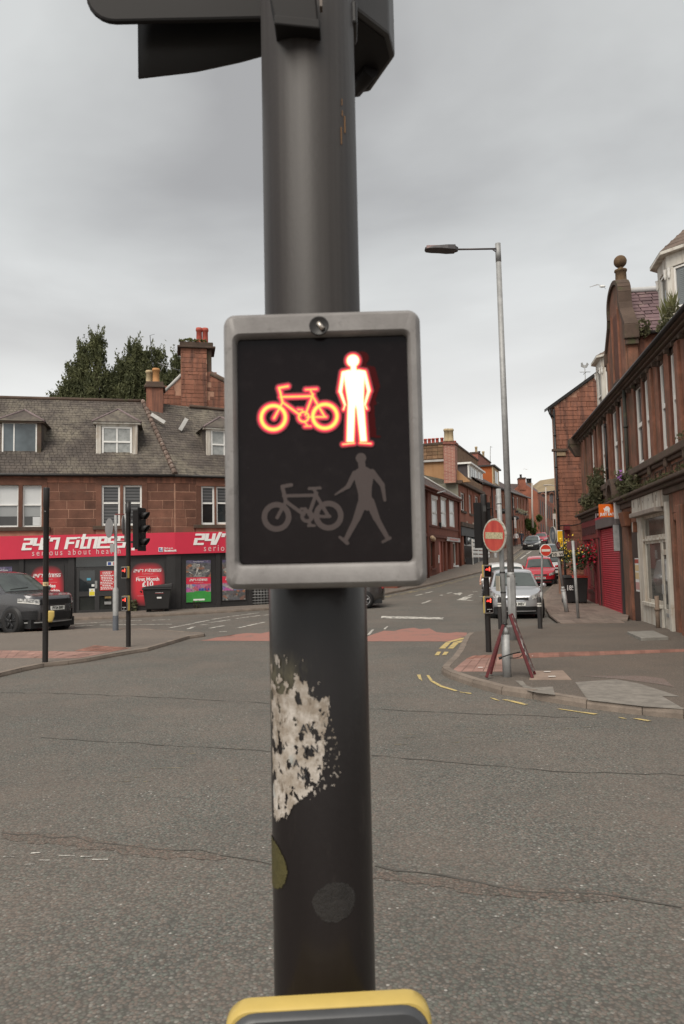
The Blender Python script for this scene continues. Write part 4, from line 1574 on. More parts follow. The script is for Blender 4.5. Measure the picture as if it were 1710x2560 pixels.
# ------------------------------------------------------------------ the gym on the far corner
A0 = gp(185, 1539); A0.z = 0
AA = math.radians(12.5)
FA = Frame(A0, AA)
_bx = FA.px(437, 1300)[0]
B0 = FA.w(_bx, 0, 0)
AB = math.radians(23.5)
FB = Frame(B0, AB)
gym = thing('gym_building', 'corner sandstone building with slate roof, dormers and red 24/7 fitness sign', 'building', A0, AA)
wing = link(D.objects.new('corner_wing', None), gym)
wing.location = (_bx, 0, 0); wing.rotation_euler = (0, 0, AB - AA)
XL = FA.px(-260, 1300)[0]
zE = FA.px(218, 1190)[1]                      # eaves
zS = 3.33                                     # underside of the sandstone storey
def rx(F, a, b, y0, y1, y=0.0):
    """opening from photograph columns a..b and rows y0 (top) .. y1 (bottom)"""
    m = (y0 + y1) / 2
    return [F.px(a, m, y)[0], F.px(b, m, y)[0], F.px((a + b) / 2, y1, y)[1], F.px((a + b) / 2, y0, y)[1]]


M_gframe = M('white_window_frame', (.78, .77, .74), .5, .06, 3, 0)
def blind_mat(name, a, b, freq):
    t = NT(name)
    z = t.n('ShaderNodeSeparateXYZ'); t.l(t.pos(), z.inputs[0])
    s = t.math('SINE', t.math('MULTIPLY', z.outputs['Z'], freq))
    c = t.mix(t.ramp(t.math('ADD', t.math('MULTIPLY', s, .5), .5), [(.25, 0.0), (.6, 1.0)]), a, b)
    return t.out(c, .35, 0, .5)
M_zebra = blind_mat('striped_blind_glass', (.035, .036, .038), (.11, .11, .112), 48)
M_blindw = M('pale_blind_glass', (.60, .61, .61), .3, .06, 1, 0, spec=.5)
M_blindg = M('grey_blind_glass', (.30, .31, .31), .25, .1, 1, 0, spec=.5)
M_netg = M('net_curtain_glass', (.33, .34, .33), .22, .3, 5, 0, spec=.5)
M_blueg = glass('blue_grey_glass', (.085, .105, .115), .06)
wl = [rx(FA, -12, 46, 1213, 1318), rx(FA, 56, 104, 1213, 1318), rx(FA, 254, 300, 1213, 1314.5), rx(FA, 308, 354.5, 1213, 1314.5)]
wall(gym, XL, _bx, zS, zE, [w for w in wl], M_joint, 'backing_wall', .0, .3)
sur = []
for grp in ((wl[0], wl[1]), (wl[2], wl[3])):
    x0, x1 = grp[0][0] - .22, grp[1][1] + .22
    z0, z1 = grp[0][2], grp[0][3]
    sur.append((x0, x1, z0 - .16, z1 + .30))
    q = MB(); q.box(x0, x1, -.035, .1, z1, z1 + .30); q.build('lintel', M_stone_b, gym, bevel=.01)
    q = MB(); q.box(x0 - .12, x1 + .12, -.11, .1, z0 - .16, z0); q.build('window_sill', M_stone_d, gym, bevel=.01)
    for a, b in ((x0, grp[0][0]), (grp[0][1], grp[1][0]), (grp[1][1], x1)):
        q = MB(); q.box(a, b, -.03, .12, z0, z1); q.build('jamb_stone', M_stone_b, gym, bevel=.006)
courses(gym, XL + 3.5, _bx - .02, zS, zE - .28, .345, .95, sur, M_stone_b)
q = MB(); q.box(XL, _bx, -.03, .05, zE - .28, zE - .02); q.build('frieze', M_stone, gym)
window(gym, *wl[0], .08, M_gframe, (1, 2), .05, .53, [M_blindg, M_blindw])
window(gym, *wl[1], .08, M_gframe, (1, 2), .05, .53, [M_blindg, M_blindw])
for k_, w in enumerate(wl[:2]):
    zz_ = w[2] + (w[3] - w[2]) * .26
    MB().box(w[0] + .07, w[1] - .07, .108, .116, w[2] + .08, zz_).build('dark_pane', glass('window_dark', (.028, .027, .026), .06), gym)
    if k_: MB().box(w[0] + .38, w[1] - .07, .104, .107, w[2] + .08, zz_ - .02).build('paper_in_window', M_blindw, gym)
for w in wl[2:]:
    window(gym, *w, .06, M_gframe, (1, 2), .075, .56, [M_zebra, M_zebra])
# eaves gutter
MB().tube([(XL, -.17, zE + .02), (_bx + .03, -.17, zE + .02)], .065, 8).build('gutter', M_black, gym)
# ground floor: black shopfront
zG = -.35
M_shop = M('shopfront_black', (.030, .028, .028), .5, .25, 1.5, 12, .05)
q = MB(); q.box(XL, _bx, 0, .3, zG, zS + .02); q.build('shopfront_wall', M_shop, gym)
for a, b in ((48, 60), (170, 187), (292, 318), (416, 438)):
    x0, x1 = FA.px(a, 1460)[0], FA.px(b, 1460)[0]
    q = MB(); q.box(x0, x1, -.07, .05, zG, 2.75); q.build('pilaster', M_shop, gym, bevel=.01)
q = MB(); q.box(XL, _bx, -.06, .02, zG, .16); q.build('plinth', M_shop, gym)
# red fascia
M_red = M('crimson_sign_panel', (.60, .030, .066), .45, .1, .6, 0, spec=.4)
M_wlet = M('white_sign_letter', (.80, .79, .77), .5, .04, 3, 0)
M_plet = M('pale_pink_letter', (.72, .50, .50), .5, .04, 3, 0)
def fascia(F, parent, pts, y=-.16):
    p = [F.px(a, b, y) for a, b in pts]
    return MB().prism([(x, y, z) for x, z in p], (0, .14, 0)).build('sign_fascia', M_red, parent, fix=True)
fa = fascia(FA, gym, [(-240, 1407), (437, 1385), (437, 1331), (-240, 1346)])
fb = fascia(FB, wing, [(437, 1385), (760, 1376), (760, 1326), (437, 1331)])

GLY = {'2': (.62, [[(0, 1), (.62, 1), (.62, .52), (0, .52), (0, 0), (.62, 0)]]), '4': (.62, [[(0, 1), (0, .42), (.5, .42)], [(.62, 1), (.62, 0)]]), '/': (.22, [[(-.1, -.12), (.22, 1.25)]]),
       '7': (.62, [[(0, .82), (0, 1), (.62, 1), (.62, 0)]]), 'F': (.62, [[(0, 0), (0, 1), (.68, 1)], [(0, .52), (.52, .52)]]), 'i': (.1, [[(.05, 0), (.05, .8)], [(.05, .98), (.05, 1.12)]]),
       't': (.42, [[(.1, 1.3), (.1, 0), (.42, 0)], [(0, 1), (.42, 1)]]), 'n': (.6, [[(0, 0), (0, 1), (.6, 1), (.6, 0)]]), 'e': (.6, [[(.6, 0), (0, 0), (0, 1), (.6, 1), (.6, .5), (0, .5)]]),
       's': (.6, [[(.6, 1), (0, 1), (0, .52), (.6, .52), (.6, 0), (-.05, 0)]]), ' ': (.25, [])}


def techno(parent, body, x, z, width, height, y, mat, shear=.2, wt=.20, tilt=0.0, name='lettering', depth=.015):
    """squared slanted letters made of straight strokes"""
    tot = sum(GLY[c][0] + .32 for c in body) - .32
    k = width / tot
    mb = MB(); cx = 0
    tw, th = wt, wt * .72
    def T(px, pz): return ((px * k) + shear * pz * height, pz * height)
    for c in body:
        w, strokes = GLY[c]
        for s in strokes:
            for (ax, az), (bx, bz) in zip(s, s[1:]):
                if abs(bx - ax) < 1e-6:
                    lo, hi = min(az, bz) - (th / 2 if c != 'i' else 0), max(az, bz) + (th / 2 if c != 'i' else 0)
                    pts = [(cx + ax - tw / 2, lo), (cx + ax + tw / 2, lo), (cx + ax + tw / 2, hi), (cx + ax - tw / 2, hi)]
                elif abs(bz - az) < 1e-6:
                    lo, hi = min(ax, bx), max(ax, bx)
                    pts = [(cx + lo - tw / 2, az - th / 2), (cx + hi + tw / 2, az - th / 2), (cx + hi + tw / 2, az + th / 2), (cx + lo - tw / 2, az + th / 2)]
                else:
                    pts = [(cx + ax - tw / 2, az), (cx + ax + tw / 2, az), (cx + bx + tw / 2, bz), (cx + bx - tw / 2, bz)]
                y_ = -uni(.001, .006); mb.prism([(T(*p)[0], y_, T(*p)[1]) for p in pts], (0, depth - y_, 0))
        cx += w + .32
    o = mb.build(name, mat, parent, fix=False)
    o.location = (x, y, z); o.rotation_euler = (0, -tilt, 0)
    return o


yS = -.176
def sgn(F, parent, px0, px1, row, hpx, tilt=.011):
    a = F.px(px0, row, yS); b = F.px(px1, row, yS)
    techno(parent, '24/7 Fitness', a[0], a[1], b[0] - a[0], hpx * 32 / FPX, yS, M_wlet, .22, .30, tilt)
sgn(FA, fa, 58, 309, 1373, 23)
a = FA.px(189, 1384, yS)
text(fa, 'serious about health', a[0] + .05, a[1] + .06, .345, M_plet, yS + .004, sx=.80, space=1.45, rot=(math.pi / 2, -.011, 0))
a = FB.px(488, 1360, yS); b = FB.px(735, 1352, yS)
techno(fb, '24/7 Fitness', a[0], a[1], b[0] - a[0], .40, yS, M_wlet, .22, .30, .004)
a = FB.px(509, 1371, yS)
text(fb, 'serious about health', a[0], a[1], .39, M_plet, yS + .004, align='LEFT', sx=.80, space=1.45)
# social media panel on the sign
a = FA.px(402, 1374, yS)
M_blue = M('deep_blue_print', (.035, .075, .27), .5, .05, 3, 0)
q = MB(); q.box(a[0] - .09, a[0] + .09, yS - .004, yS + .01, a[1] - .09, a[1] + .09); q.build('logo_border', M_wlet, fa)
q = MB(); q.box(a[0] - .07, a[0] + .07, yS - .008, yS, a[1] - .07, a[1] + .07); q.build('logo_square', M_blue, fa)
text(fa, 'f', a[0] + .015, a[1], .17, M_wlet, yS - .012, bold=.006)
text(fa, 'Find us on', a[0] + .14, a[1] + .055, .085, M_wlet, yS, align='LEFT', bold=.002)
text(fa, 'facebook', a[0] + .14, a[1] - .045, .135, M_wlet, yS, align='LEFT', bold=.005)

# posters
def glow_mat(name, cx, cz, rxx, rzz):
    t = NT(name)
    s = t.n('ShaderNodeSeparateXYZ'); t.l(t.pos(obj=True), s.inputs[0])
    u = t.math('POWER', t.math('ABSOLUTE', t.math('DIVIDE', t.math('SUBTRACT', s.outputs['X'], cx), rxx)), 3.5)
    v = t.math('POWER', t.math('ABSOLUTE', t.math('DIVIDE', t.math('SUBTRACT', s.outputs['Z'], cz), rzz)), 3.0)
    c = t.ramp(t.math('ADD', u, v), [(.15, (.62, .035, .05)), (.55, (.30, .03, .04)), (1.0, (.030, .028, .028))])
    return t.out(c, .5, 0, .4)


def photo_mat(name, cols, sc, seed):
    """printed photograph: patches of colour"""
    t = NT(name)
    v = t.n('ShaderNodeTexVoronoi'); v.inputs['Scale'].default_value = sc; v.inputs['Randomness'].default_value = 1
    m = t.n('ShaderNodeVectorMath', operation='ADD'); t.l(t.pos((1, 1, 1.4)), m.inputs[0]); m.inputs[1].default_value = (seed, seed, seed)
    t.l(m.outputs[0], v.inputs['Vector'])
    s = t.n('ShaderNodeSeparateColor'); t.l(v.outputs['Color'], s.inputs[0])
    n = len(cols)
    c = t.ramp(s.outputs[0], [(i / n, x) for i, x in enumerate(cols)])
    c = t.mix(t.ramp(t.noise(14, 5, .7), [(.5, 0.0), (.62, .6)]), c, (.03, .03, .03))
    return t.out(c, .4, 0, .4)


P_gym = photo_mat('gym_machines_print', [(.05, .055, .06), (.16, .15, .14), (.30, .29, .27), (.09, .09, .10), (.35, .15, .08), (.12, .12, .13)], 7.0, 1.7)
P_top = photo_mat('gym_ceiling_print', [(.08, .07, .14), (.13, .11, .20), (.22, .18, .28), (.10, .10, .16)], 6.0, 4.2)
P_floor = M('green_floor_print', (.05, .30, .06), .4, .2, 3, 0)
P_hall = photo_mat('studio_print', [(.45, .44, .42), (.50, .06, .12), (.10, .22, .45), (.55, .10, .30), (.3, .3, .3)], 5.0, 8.3)
def panel(parent, F, a, b, y0, y1, mat, name, y=-.02, d=.02):
    r = rx(F, a, b, y0, y1, y)
    q = MB(); q.box(r[0], r[1], y, y + d, r[2], r[3])
    return q.build(name, mat, parent), r


def offer(parent, F, a, b, y0, y1, lines):
    r = rx(F, a, b, y0, y1, -.02)
    cx, cz = (r[0] + r[1]) / 2, (r[2] + r[3]) / 2
    q = MB(); q.box(r[0], r[1], -.022, .0, r[2], r[3])
    o = q.build('offer_poster', glow_mat('offer_print', cx, cz - .02, (r[1] - r[0]) * .52, (r[3] - r[2]) * .50), parent)
    w = r[1] - r[0]; h = r[3] - r[2]
    techno(o, '24/7 Fitness', cx - w * .40, cz + h * .27, w * .78, h * .055, -.03, M_wlet, .22, .22)
    text(o, 'serious about health', cx, cz + h * .225, .055, M_plet, -.026)
    for dz in (.165, -.27):
        q = MB(); q.box(cx - w * .3, cx + w * .3, -.025, -.02, cz + h * dz, cz + h * dz + .008); q.build('rule', M_plet, o)
    z = cz + h * .10
    for s, sz in lines:
        text(o, s, cx, z, sz, M_wlet, -.026, bold=sz * .03)
        z -= sz * 1.02
    return o


offer(gym, FA, 74, 160, 1412, 1545, [('Couples', .20), ('Membership', .20), ('£30', .30)])
offer(gym, FA, 326, 412, 1404, 1515, [('First Month', .20), ('£10', .30)])
pp, r = panel(gym, FA, -20, 30, 1417, 1450, P_top, 'photo_poster')
text(pp, 'Functional Zone', r[1] - .45, r[3] - .14, .09, M_wlet, -.03)


def gymposter(parent, F, a, b, y0, y1, floor=True):
    r = rx(F, a, b, y0, y1, -.03)
    q = MB(); q.box(r[0] - .03, r[1] + .03, -.03, .0, r[2] - .03, r[3] + .03); o = q.build('photo_poster', M_shop, parent)
    h = r[3] - r[2]; w = r[1] - r[0]; cx = (r[0] + r[1]) / 2
    def band(f0, f1, m, nm):
        q = MB(); q.box(r[0], r[1], -.034, -.026, r[2] + h * f0, r[2] + h * f1); return q.build(nm, m, o)
    band(.93, 1, P_top, 'print_band'); band(.59, .93, P_gym, 'print_band')
    band(.43, .59, M_red, 'print_band'); band(.24, .43, P_hall, 'print_band'); band(0, .24, P_floor if floor else P_gym, 'print_band')
    techno(o, '24/7 Fitness', cx - w * .36, r[2] + h * .505, w * .70, h * .045, -.042, M_wlet, .22, .22)
    text(o, 'serious about health', cx, r[2] + h * .465, .05, M_plet, -.036)
    text(o, 'Functional Zone', cx, r[2] + h * .965, .065, M_wlet, -.036)
    mm = MB()   # printed exercise machine and hall outlines
    for (ax, az), (bx, bz) in (((.30, .62), (.62, .62)), ((.36, .62), (.50, .80)), ((.50, .80), (.55, .90)), ((.55, .90), (.42, .88)), ((.48, .66), (.62, .70)), ((.40, .70), (.46, .82)), ((.12, .72), (.28, .66)), ((.8, .70), (.95, .76))):
        mm.tube([(r[0] + w * ax, -.036, r[2] + h * az), (r[0] + w * bx, -.036, r[2] + h * bz)], .011, 4)
    mm.build('printed_machine', M('pale_print', (.55, .54, .5), .5, .1, 3, 0), o)
    if floor:
        q = MB(); q.prism([(r[0] + w * .06, -.040, r[2]), (r[1], -.040, r[2]), (r[0] + w * .80, -.040, r[2] + h * .26), (r[0] + w * .34, -.040, r[2] + h * .26)], (0, .006, 0)); q.build('print_floor', P_floor, o)
        q = MB(); q.box(r[0] + w * .28, r[0] + w * .74, -.046, -.04, r[2] + h * .035, r[2] + h * .075); q.build('caption_label', M_wlet, o)
        q = MB()
        for i in range(4): q.box(r[0] + w * (.5 + .12 * i), r[0] + w * (.58 + .12 * i), -.040, -.036, r[2] + h * .27, r[2] + h * .32)
        q.build('printed_window', M_blue, o)


gymposter(wing, FB, 465.5, 527, 1400.5, 1505)
gymposter(wing, FB, 556, 613, 1399, 1500, False)
# entrance
dr = rx(FA, 190, 291, 1418, 1538)
q = MB(); q.box(dr[0], dr[1], .02, .08, zG, dr[3] + .28); 
MB().box(dr[0], dr[1], -.02, .0, dr[3] + .02, dr[3] + .55).build('fanlight', M_glass, gym)
xm = FA.px(243, 1480)[0]
M_doorf = M('door_frame_black', (.040, .039, .039), .45, .2, 2, 20)
for x0, x1 in ((dr[0] + .04, xm), (xm, dr[1] - .08)):
    o = MB()
    for b in ((x0, x0 + .09, dr[2] - .2, dr[3]), (x1 - .09, x1, dr[2] - .2, dr[3]), (x0 + .09, x1 - .09, dr[3] - .1, dr[3]), (x0 + .09, x1 - .09, dr[2] + .78, dr[2] + .98), (x0 + .09, x1 - .09, dr[2] - .2, dr[2] + .22)):
        o.box(b[0], b[1], -.05, .0, b[2], b[3])
    leaf = o.build('entrance_door', M_doorf, gym)
    MB().box(x0 + .09, x1 - .09, -.02, -.01, dr[2] + .98, dr[3] - .1).build('pane', M_glass, leaf)
    MB().box(x0 + .09, x1 - .09, -.02, -.01, dr[2] + .22, dr[2] + .78).build('pane', glass('dim_glass', (.03, .032, .03), .08), leaf)
M_yel = M('yellow_notice', (.72, .60, .05), .5, .05, 3, 0)
M_pap = M('white_notice', (.72, .72, .70), .5, .05, 3, 0)
for a, b, y0, y1, m, nm in ((223, 237, 1471.5, 1490, M_pap, 'warning_notice'), (217, 227, 1445, 1451, M('cyan_sticker', (.09, .33, .45), .5, .05, 3, 0), 'door_sticker'), (229, 236, 1460.5, 1466.5, M_pap, 'door_sticker'),
                            (237, 243, 1452, 1471, M_galv, 'door_handle'), (250, 288, 1427, 1476, M('notice_red', (.52, .05, .055), .5, .06, 3, 0), 'red_notice'), (267, 294, 1404, 1414, M_pap, 'fanlight_sticker'), (262, 278, 1491, 1496, M('brass_plate', (.35, .24, .10), .4, .1, 3, 0, metal=.6), 'letter_plate'), (261, 278, 1504, 1511, M_galv, 'letter_box')):
    o, r = panel(gym, FA, a, b, y0, y1, m, nm, -.062, .012)
    if nm == 'warning_notice':
        MB().box(r[0] + .01, r[1] - .01, -.066, -.06, r[2] + .02, r[2] + (r[3] - r[2]) * .6).build('warning_band', M_yel, o)
        MB().prism([((r[0] + r[1]) / 2 - .05, -.066, r[3] - .1), ((r[0] + r[1]) / 2 + .05, -.066, r[3] - .1), ((r[0] + r[1]) / 2, -.066, r[3] - .02)], (0, .004, 0)).build('warning_triangle', M_yel, o)
    if nm == 'red_notice':
        h = r[3] - r[2]
        for k in range(11):
            wz = r[3] - h * (.07 + .085 * k)
            ww = (r[1] - r[0]) * R_.choice([.30, .42, .38, .44])
            cx = (r[0] + r[1]) / 2 - .02
            x = cx - ww
            mbt = MB()
            while x < cx + ww - .03:
                l_ = uni(.03, .09); mbt.box(x, min(x + l_, cx + ww), -.0645, -.061, wz - .016, wz + .016); x += l_ + .02
            mbt.build('notice_line', M_wlet, o)
    if nm == 'fanlight_sticker':
        MB().box(r[0] + .04, r[0] + .17, -.066, -.06, r[2] + .02, r[3] - .02).build('sticker_print', M_blue, o)
        MB().box(r[0] + .24, r[1] - .03, -.066, -.06, r[2] + .02, r[3] - .02).build('sticker_print', M('sticker_red', (.5, .2, .2), .5, .05, 3, 0), o)

# --- corner wing (right of the bend)
XR = FB.px(760, 1300)[0]
zEb = FB.px(500, 1196)[1]
wr_ = [rx(FB, 503, 536.5, 1215.5, 1312), rx(FB, 540.5, 573, 1216, 1311)]
wall(wing, 0, XR, zS, zE, wr_, M_joint, 'backing_wall', 0, .3)
x0, x1, z0, z1 = wr_[0][0] - .22, wr_[1][1] + .22, wr_[0][2], wr_[0][3]
q = MB(); q.box(x0, x1, -.035, .1, z1, z1 + .28); q.build('lintel', M_stone_b, wing, bevel=.01)
q = MB(); q.box(x0 - .12, x1 + .12, -.11, .1, z0 - .15, z0); q.build('window_sill', M_stone_d, wing, bevel=.01)
for a, b in ((x0, wr_[0][0]), (wr_[0][1], wr_[1][0]), (wr_[1][1], x1)):
    q = MB(); q.box(a, b, -.03, .12, z0, z1); q.build('jamb_stone', M_stone_b, wing)
courses(wing, .02, XR, zS, zE - .28, .345, .9, [(x0, x1, z0 - .15, z1 + .28)], M_stone_b)
q = MB(); q.box(0, XR, -.03, .05, zE - .28, zE - .02); q.build('frieze', M_stone, wing)
for w in wr_:
    window(wing, *w, .06, M_gframe, (1, 2), .075, .56, [M_glass, M_zebra])
MB().tube([(-.03, -.17, zE + .02), (XR, -.17, zE + .02)], .065, 8).build('gutter', M_black, wing)
q = MB(); q.box(0, XR, 0, .3, zG, zS + .02); q.build('shopfront_wall', M_shop, wing)
for a, b in ((540, 551), (437, 452), (622, 630)):
    x0, x1 = FB.px(a, 1460)[0], FB.px(b, 1460)[0]
    q = MB(); q.box(x0, x1, -.07, .05, zG, 2.8); q.build('pilaster', M_shop, wing, bevel=.01)
x0, x1 = FB.px(462, 1500)[0], FB.px(620, 1500)[0]
q = MB(); q.box(x0, x1, -.06, .0, .05, .30); q.build('shop_sill', M_shop, wing)
# wire grille over the last opening
g = MB()
r = rx(FB, 630, 690, 1472, 1514, -.05)
for i in range(9):
    x = r[0] + (r[1] - r[0]) * i / 8; g.tube([(x, -.05, r[2]), (x, -.05, r[3])], .010, 4)
for i in range(7):
    z = r[2] + (r[3] - r[2]) * i / 6; g.tube([(r[0], -.055, z), (r[1], -.055, z)], .010, 4)
g.build('wire_grille', M_galv, wing)

# --- roof
RD = 4.5
zR = FA.px(180, 1000, RD)[1]
ra = FA.px(357, 1005, RD)[0]
rl = FA.px(-260, 994, RD)[0]
eA, eB = Vector((XL, -.22, zE + .03)), Vector((_bx + .03, -.22, zE + .03))
slates('roof_slates', eA, eB, Vector((ra, RD, zR)), Vector((XL, RD, zR)), 58, 30, M_slate, gym)
def toA(p):
    q = FB.w(*p) - A0
    return Vector((q.dot(FA.u), q.dot(FA.n), q.z))
xr_, zr_ = FB.px(503, 1020, RD)
rB = toA((xr_, RD, zr_))
rE = toA((XR, -.22, zE + .03))
rM = toA((XR, RD, zR - .3))
slates('roof_slates', eB, rE, rM, Vector((ra, RD, zR)), 46, 30, M_slate, gym)
MB().tube([(XL, RD, zR + .03), (ra, RD, zR + .03)], .09, 8).build('ridge', M_stone_d, gym)
# hip: a row of mossy hip stones
hp = dense([eB + Vector((0, .04, .05)), Vector((ra, RD, zR + .05))], .36)
for a, b in zip(hp, hp[1:]):
    d = b - a
    o = MB().tube([a + d * .03, b - d * .03], [.12, .105], 7).build('hip_tile', M('lichen_hip', (.15, .105, .085), .9, .4, 3, 30, .3, rand=.3, blotch=(.42, .38, .33), bscale=7), gym)
MB().tube([toA((1.6, RD, zR - .1)), toA((XR, RD, zR - .28))], .08, 8).build('ridge', M_stone_d, gym)

# back slopes and end wall, so the roof is closed
yb_ = 2 * RD + .2
MB().add([(XL, RD, zR), (ra, RD, zR), (ra, yb_, zE), (XL, yb_, zE)], [(0, 1, 2, 3)]).build('back_roof', M_slate, gym)
MB().add([tuple(Vector((ra, RD, zR))), tuple(rM), tuple(toA((XR, yb_, zE))), (ra, yb_, zE)], [(0, 1, 2, 3)]).build('back_roof', M_slate, gym)
ew_ = MB().prism([(XR - .02, 0, zG), (XR - .02, yb_, zG), (XR - .02, yb_, zE), (XR - .02, RD, zR - .32), (XR - .02, 0, zE)], (-.25, 0, 0)).build('end_wall', M_stone_b, wing, fix=True)
# --- dormers
M_lead = M('pale_lead', (.42, .41, .39), .6, .2, 4, 20)
def dormer(F, par, x0, x1, z0, z1, yf, depth, kind, roof_h, over=.16, cheek=M_slate, frame=M_dirtywhite):
    d = MB()
    d.box(x0, x1, yf + .1, yf + depth, z0 - .3, z1)
    dm = d.build('dormer', cheek, par)
    cx = (x0 + x1) / 2
    e = [Vector((x0 - over, yf - over, z1 - .02)), Vector((x1 + over, yf - over, z1 - .02))]
    apex = Vector((cx, yf + .75, z1 + roof_h)); back = Vector((cx, yf + depth + .9, z1 + roof_h)); bl = Vector((x0 - over, yf + depth, z1 - .02)); brr = Vector((x1 + over, yf + depth, z1 - .02))
    rf_ = MB()
    rf_.add([e[0], e[1], apex, back, bl, brr], [(0, 1, 2), (1, 5, 3, 2), (4, 0, 2, 3), (0, 4, 5, 1)])
    rf_.build('dormer_roof', M_slate, dm, fix=True)
    for p, q_ in ((e[0], apex), (e[1], apex), (apex, back)):
        MB().tube([p, q_], .05, 6).build('lead_roll', M('mauve_lead', (.20, .15, .15), .7, .3, 5, 20), dm)
    MB().box(x0 - over * .8, x1 + over * .8, yf - over * .7, yf + .15, z1 - .10, z1 - .025).build('eaves_board', frame, dm)
    return dm


def dorm_px(F, par, a, b, y0, y1, yf, depth, roof_h, style):
    x0, x1 = F.px(a, (y0 + y1) / 2, yf)[0], F.px(b, (y0 + y1) / 2, yf)[0]
    z0, z1 = F.px((a + b) / 2, y1, yf)[1], F.px((a + b) / 2, y0, yf)[1]
    dm = dormer(F, par, x0, x1, z0, z1, yf, depth, style, roof_h, frame=M_dirtywhite if style != 'plain' else M_stone_d)
    return dm, x0, x1, z0, z1


yf = 1.0
dm, x0, x1, z0, z1 = dorm_px(FA, gym, 1, 103, 1052, 1140, yf, 2.6, .62, 'plain')
window(dm, x0 + .05, x1 - .17, z0 + .03, z1 - .06, yf + .03, M_gframe, (2, 1), .06, .5, M_blueg, mull=(.34,), name='window_frame')
MB().box(x0 - .12, x1 + .25, yf - .10, yf + .12, z0 - .16, z0).build('lead_apron', M_lead, dm)
MB().box(x1 - .17, x1, yf - .01, yf + .12, z0, z1 - .1).build('corner_post', M_stone_d, dm)
dm, x0, x1, z0, z1 = dorm_px(FA, gym, 240, 344, 1055, 1147, yf, 2.7, .72, 'white')
MB().box(x0, x0 + .22, yf - .02, yf + .12, z0, z1 - .1).build('corner_post', M_dirtywhite, dm, bevel=.02)
MB().box(x1 - .22, x1, yf - .02, yf + .12, z0, z1 - .1).build('corner_post', M_dirtywhite, dm, bevel=.02)
MB().box(x0 + .22, x1 - .22, yf + .0, yf + .12, z1 - .20, z1 - .1).build('head_board', M_dirtywhite, dm)
window(dm, x0 + .24, x1 - .24, z0 + .02, z1 - .20, yf + .03, M_gframe, (2, 2), .075, .52, [M_netg], name='window_frame')
MB().box(x0 - .02, x1 + .12, yf - .14, yf + .12, z0 - .14, z0).build('lead_apron', M_lead, dm)
dm, x0, x1, z0, z1 = dorm_px(FB, wing, 516, 606, 1070, 1153, 1.1, 2.9, .66, 'white')
MB().box(x0, x0 + .20, 1.08, 1.22, z0, z1 - .1).build('corner_post', M_dirtywhite, dm, bevel=.02)
MB().box(x1 - .20, x1, 1.08, 1.22, z0, z1 - .1).build('corner_post', M_dirtywhite, dm, bevel=.02)
window(dm, x0 + .21, x1 - .21, z0 + .02, z1 - .10, 1.13, M_gframe, (2, 2), .075, .52, [M_netg], name='window_frame')
MB().box(x0 - .05, x1 + .1, .98, 1.2, z0 - .12, z0).build('lead_apron', M_lead, dm)
# --- small chimney on the hip with two pots, lead flashing and an aerial
yC = 3.9
cx0, cz0 = FA.px(366, 1060, yC); cx1 = FA.px(408, 1060, yC)[0]
ct = FA.px(388, 968, yC)[1]
ch = MB(); ch.box(cx0, cx1, yC, yC + 1.0, zE + 1.0, ct); chm = ch.build('chimney', M_stone, gym, bevel=.015)
q = MB(); q.box(cx0 - .10, cx1 + .10, yC - .10, yC + 1.1, ct - .02, ct + .10); q.box(cx0 - .02, cx1 + .02, yC - .02, yC + 1.02, ct + .10, ct + .28); q.build('chimney_cap', M_stone_d, chm, bevel=.02)
M_buff = M('buff_clay', (.50, .25, .10), .8, .25, 6, 30, .1)
M_buffp = M('pale_clay', (.46, .36, .22), .8, .25, 6, 30, .1)
M_rpot = M('red_clay', (.42, .085, .06), .75, .25, 6, 30, .1)
px_, pz_ = FA.px(390, 955, yC + .3)
chimney_pot(chm, px_, yC + .3, ct + .26, .72, .19, M_buff)
chimney_pot(chm, px_ - .34, yC + .65, ct + .26, .70, .17, M_buffp)
ax, az = FA.px(382, 915, yC + .4)
tp = FA.px(375, 839, yC + .4)
q = MB(); q.tube([(ax, yC + .4, ct + .9), (tp[0], yC + .4, tp[1])], .016, 5)
q.tube([(tp[0] - .02, yC + .4, tp[1]), (tp[0] + .22, yC + .2, tp[1] + .02)], .008, 4); q.build('aerial_mast', M_trim, chm)
b0, b1 = FA.px(395, 907, yC + .4), FA.px(447, 926, yC + .4)
q = MB(); q.tube([(b0[0], yC + .4, b0[1]), (b1[0], yC + .4, b1[1])], .014, 5); q.tube([FA.px(399, 932, yC + .4)[:1] + (yC + .4,) + FA.px(399, 932, yC + .4)[1:], FA.px(409, 914, yC + .4)[:1] + (yC + .4,) + FA.px(409, 914, yC + .4)[1:]], .014, 5)
for k in range(8):
    u = k / 7; x, z = b0[0] + (b1[0] - b0[0]) * u, b0[1] + (b1[1] - b0[1]) * u
    q.tube([(x, yC + .1, z), (x, yC + .7, z)], .006, 4)
q.build('tv_aerial', M_galv, chm)
# flashing boards
def board(F, par, a, b, yy0, yy1, w, mat, name='lead_flashing'):
    p = Vector((F.px(*a, yy0)[0], yy0, F.px(*a, yy0)[1])); q = Vector((F.px(*b, yy1)[0], yy1, F.px(*b, yy1)[1]))
    d = (q - p); n = Vector((-d.z, 0, d.x)).normalized() * w
    return MB().prism([p - n * .5, q - n * .5, q + n * .5, p + n * .5], (0, .05, 0)).build(name, mat, par, fix=True)
board(FA, gym, (378, 1035), (412, 1056), 3.0, 2.6, .16, M_lead)
board(FA, gym, (450, 1075), (467, 1046), 2.6, 2.8, .18, M_lead)
# weeds along the sill
leaves('weed', [Vector((FB.px(490, 1500)[0] + uni(-.15, .15), -.12 + uni(-.05, .05), .3 + uni(-.15, .25))) for _ in range(40)], .05, M_weed, wing)

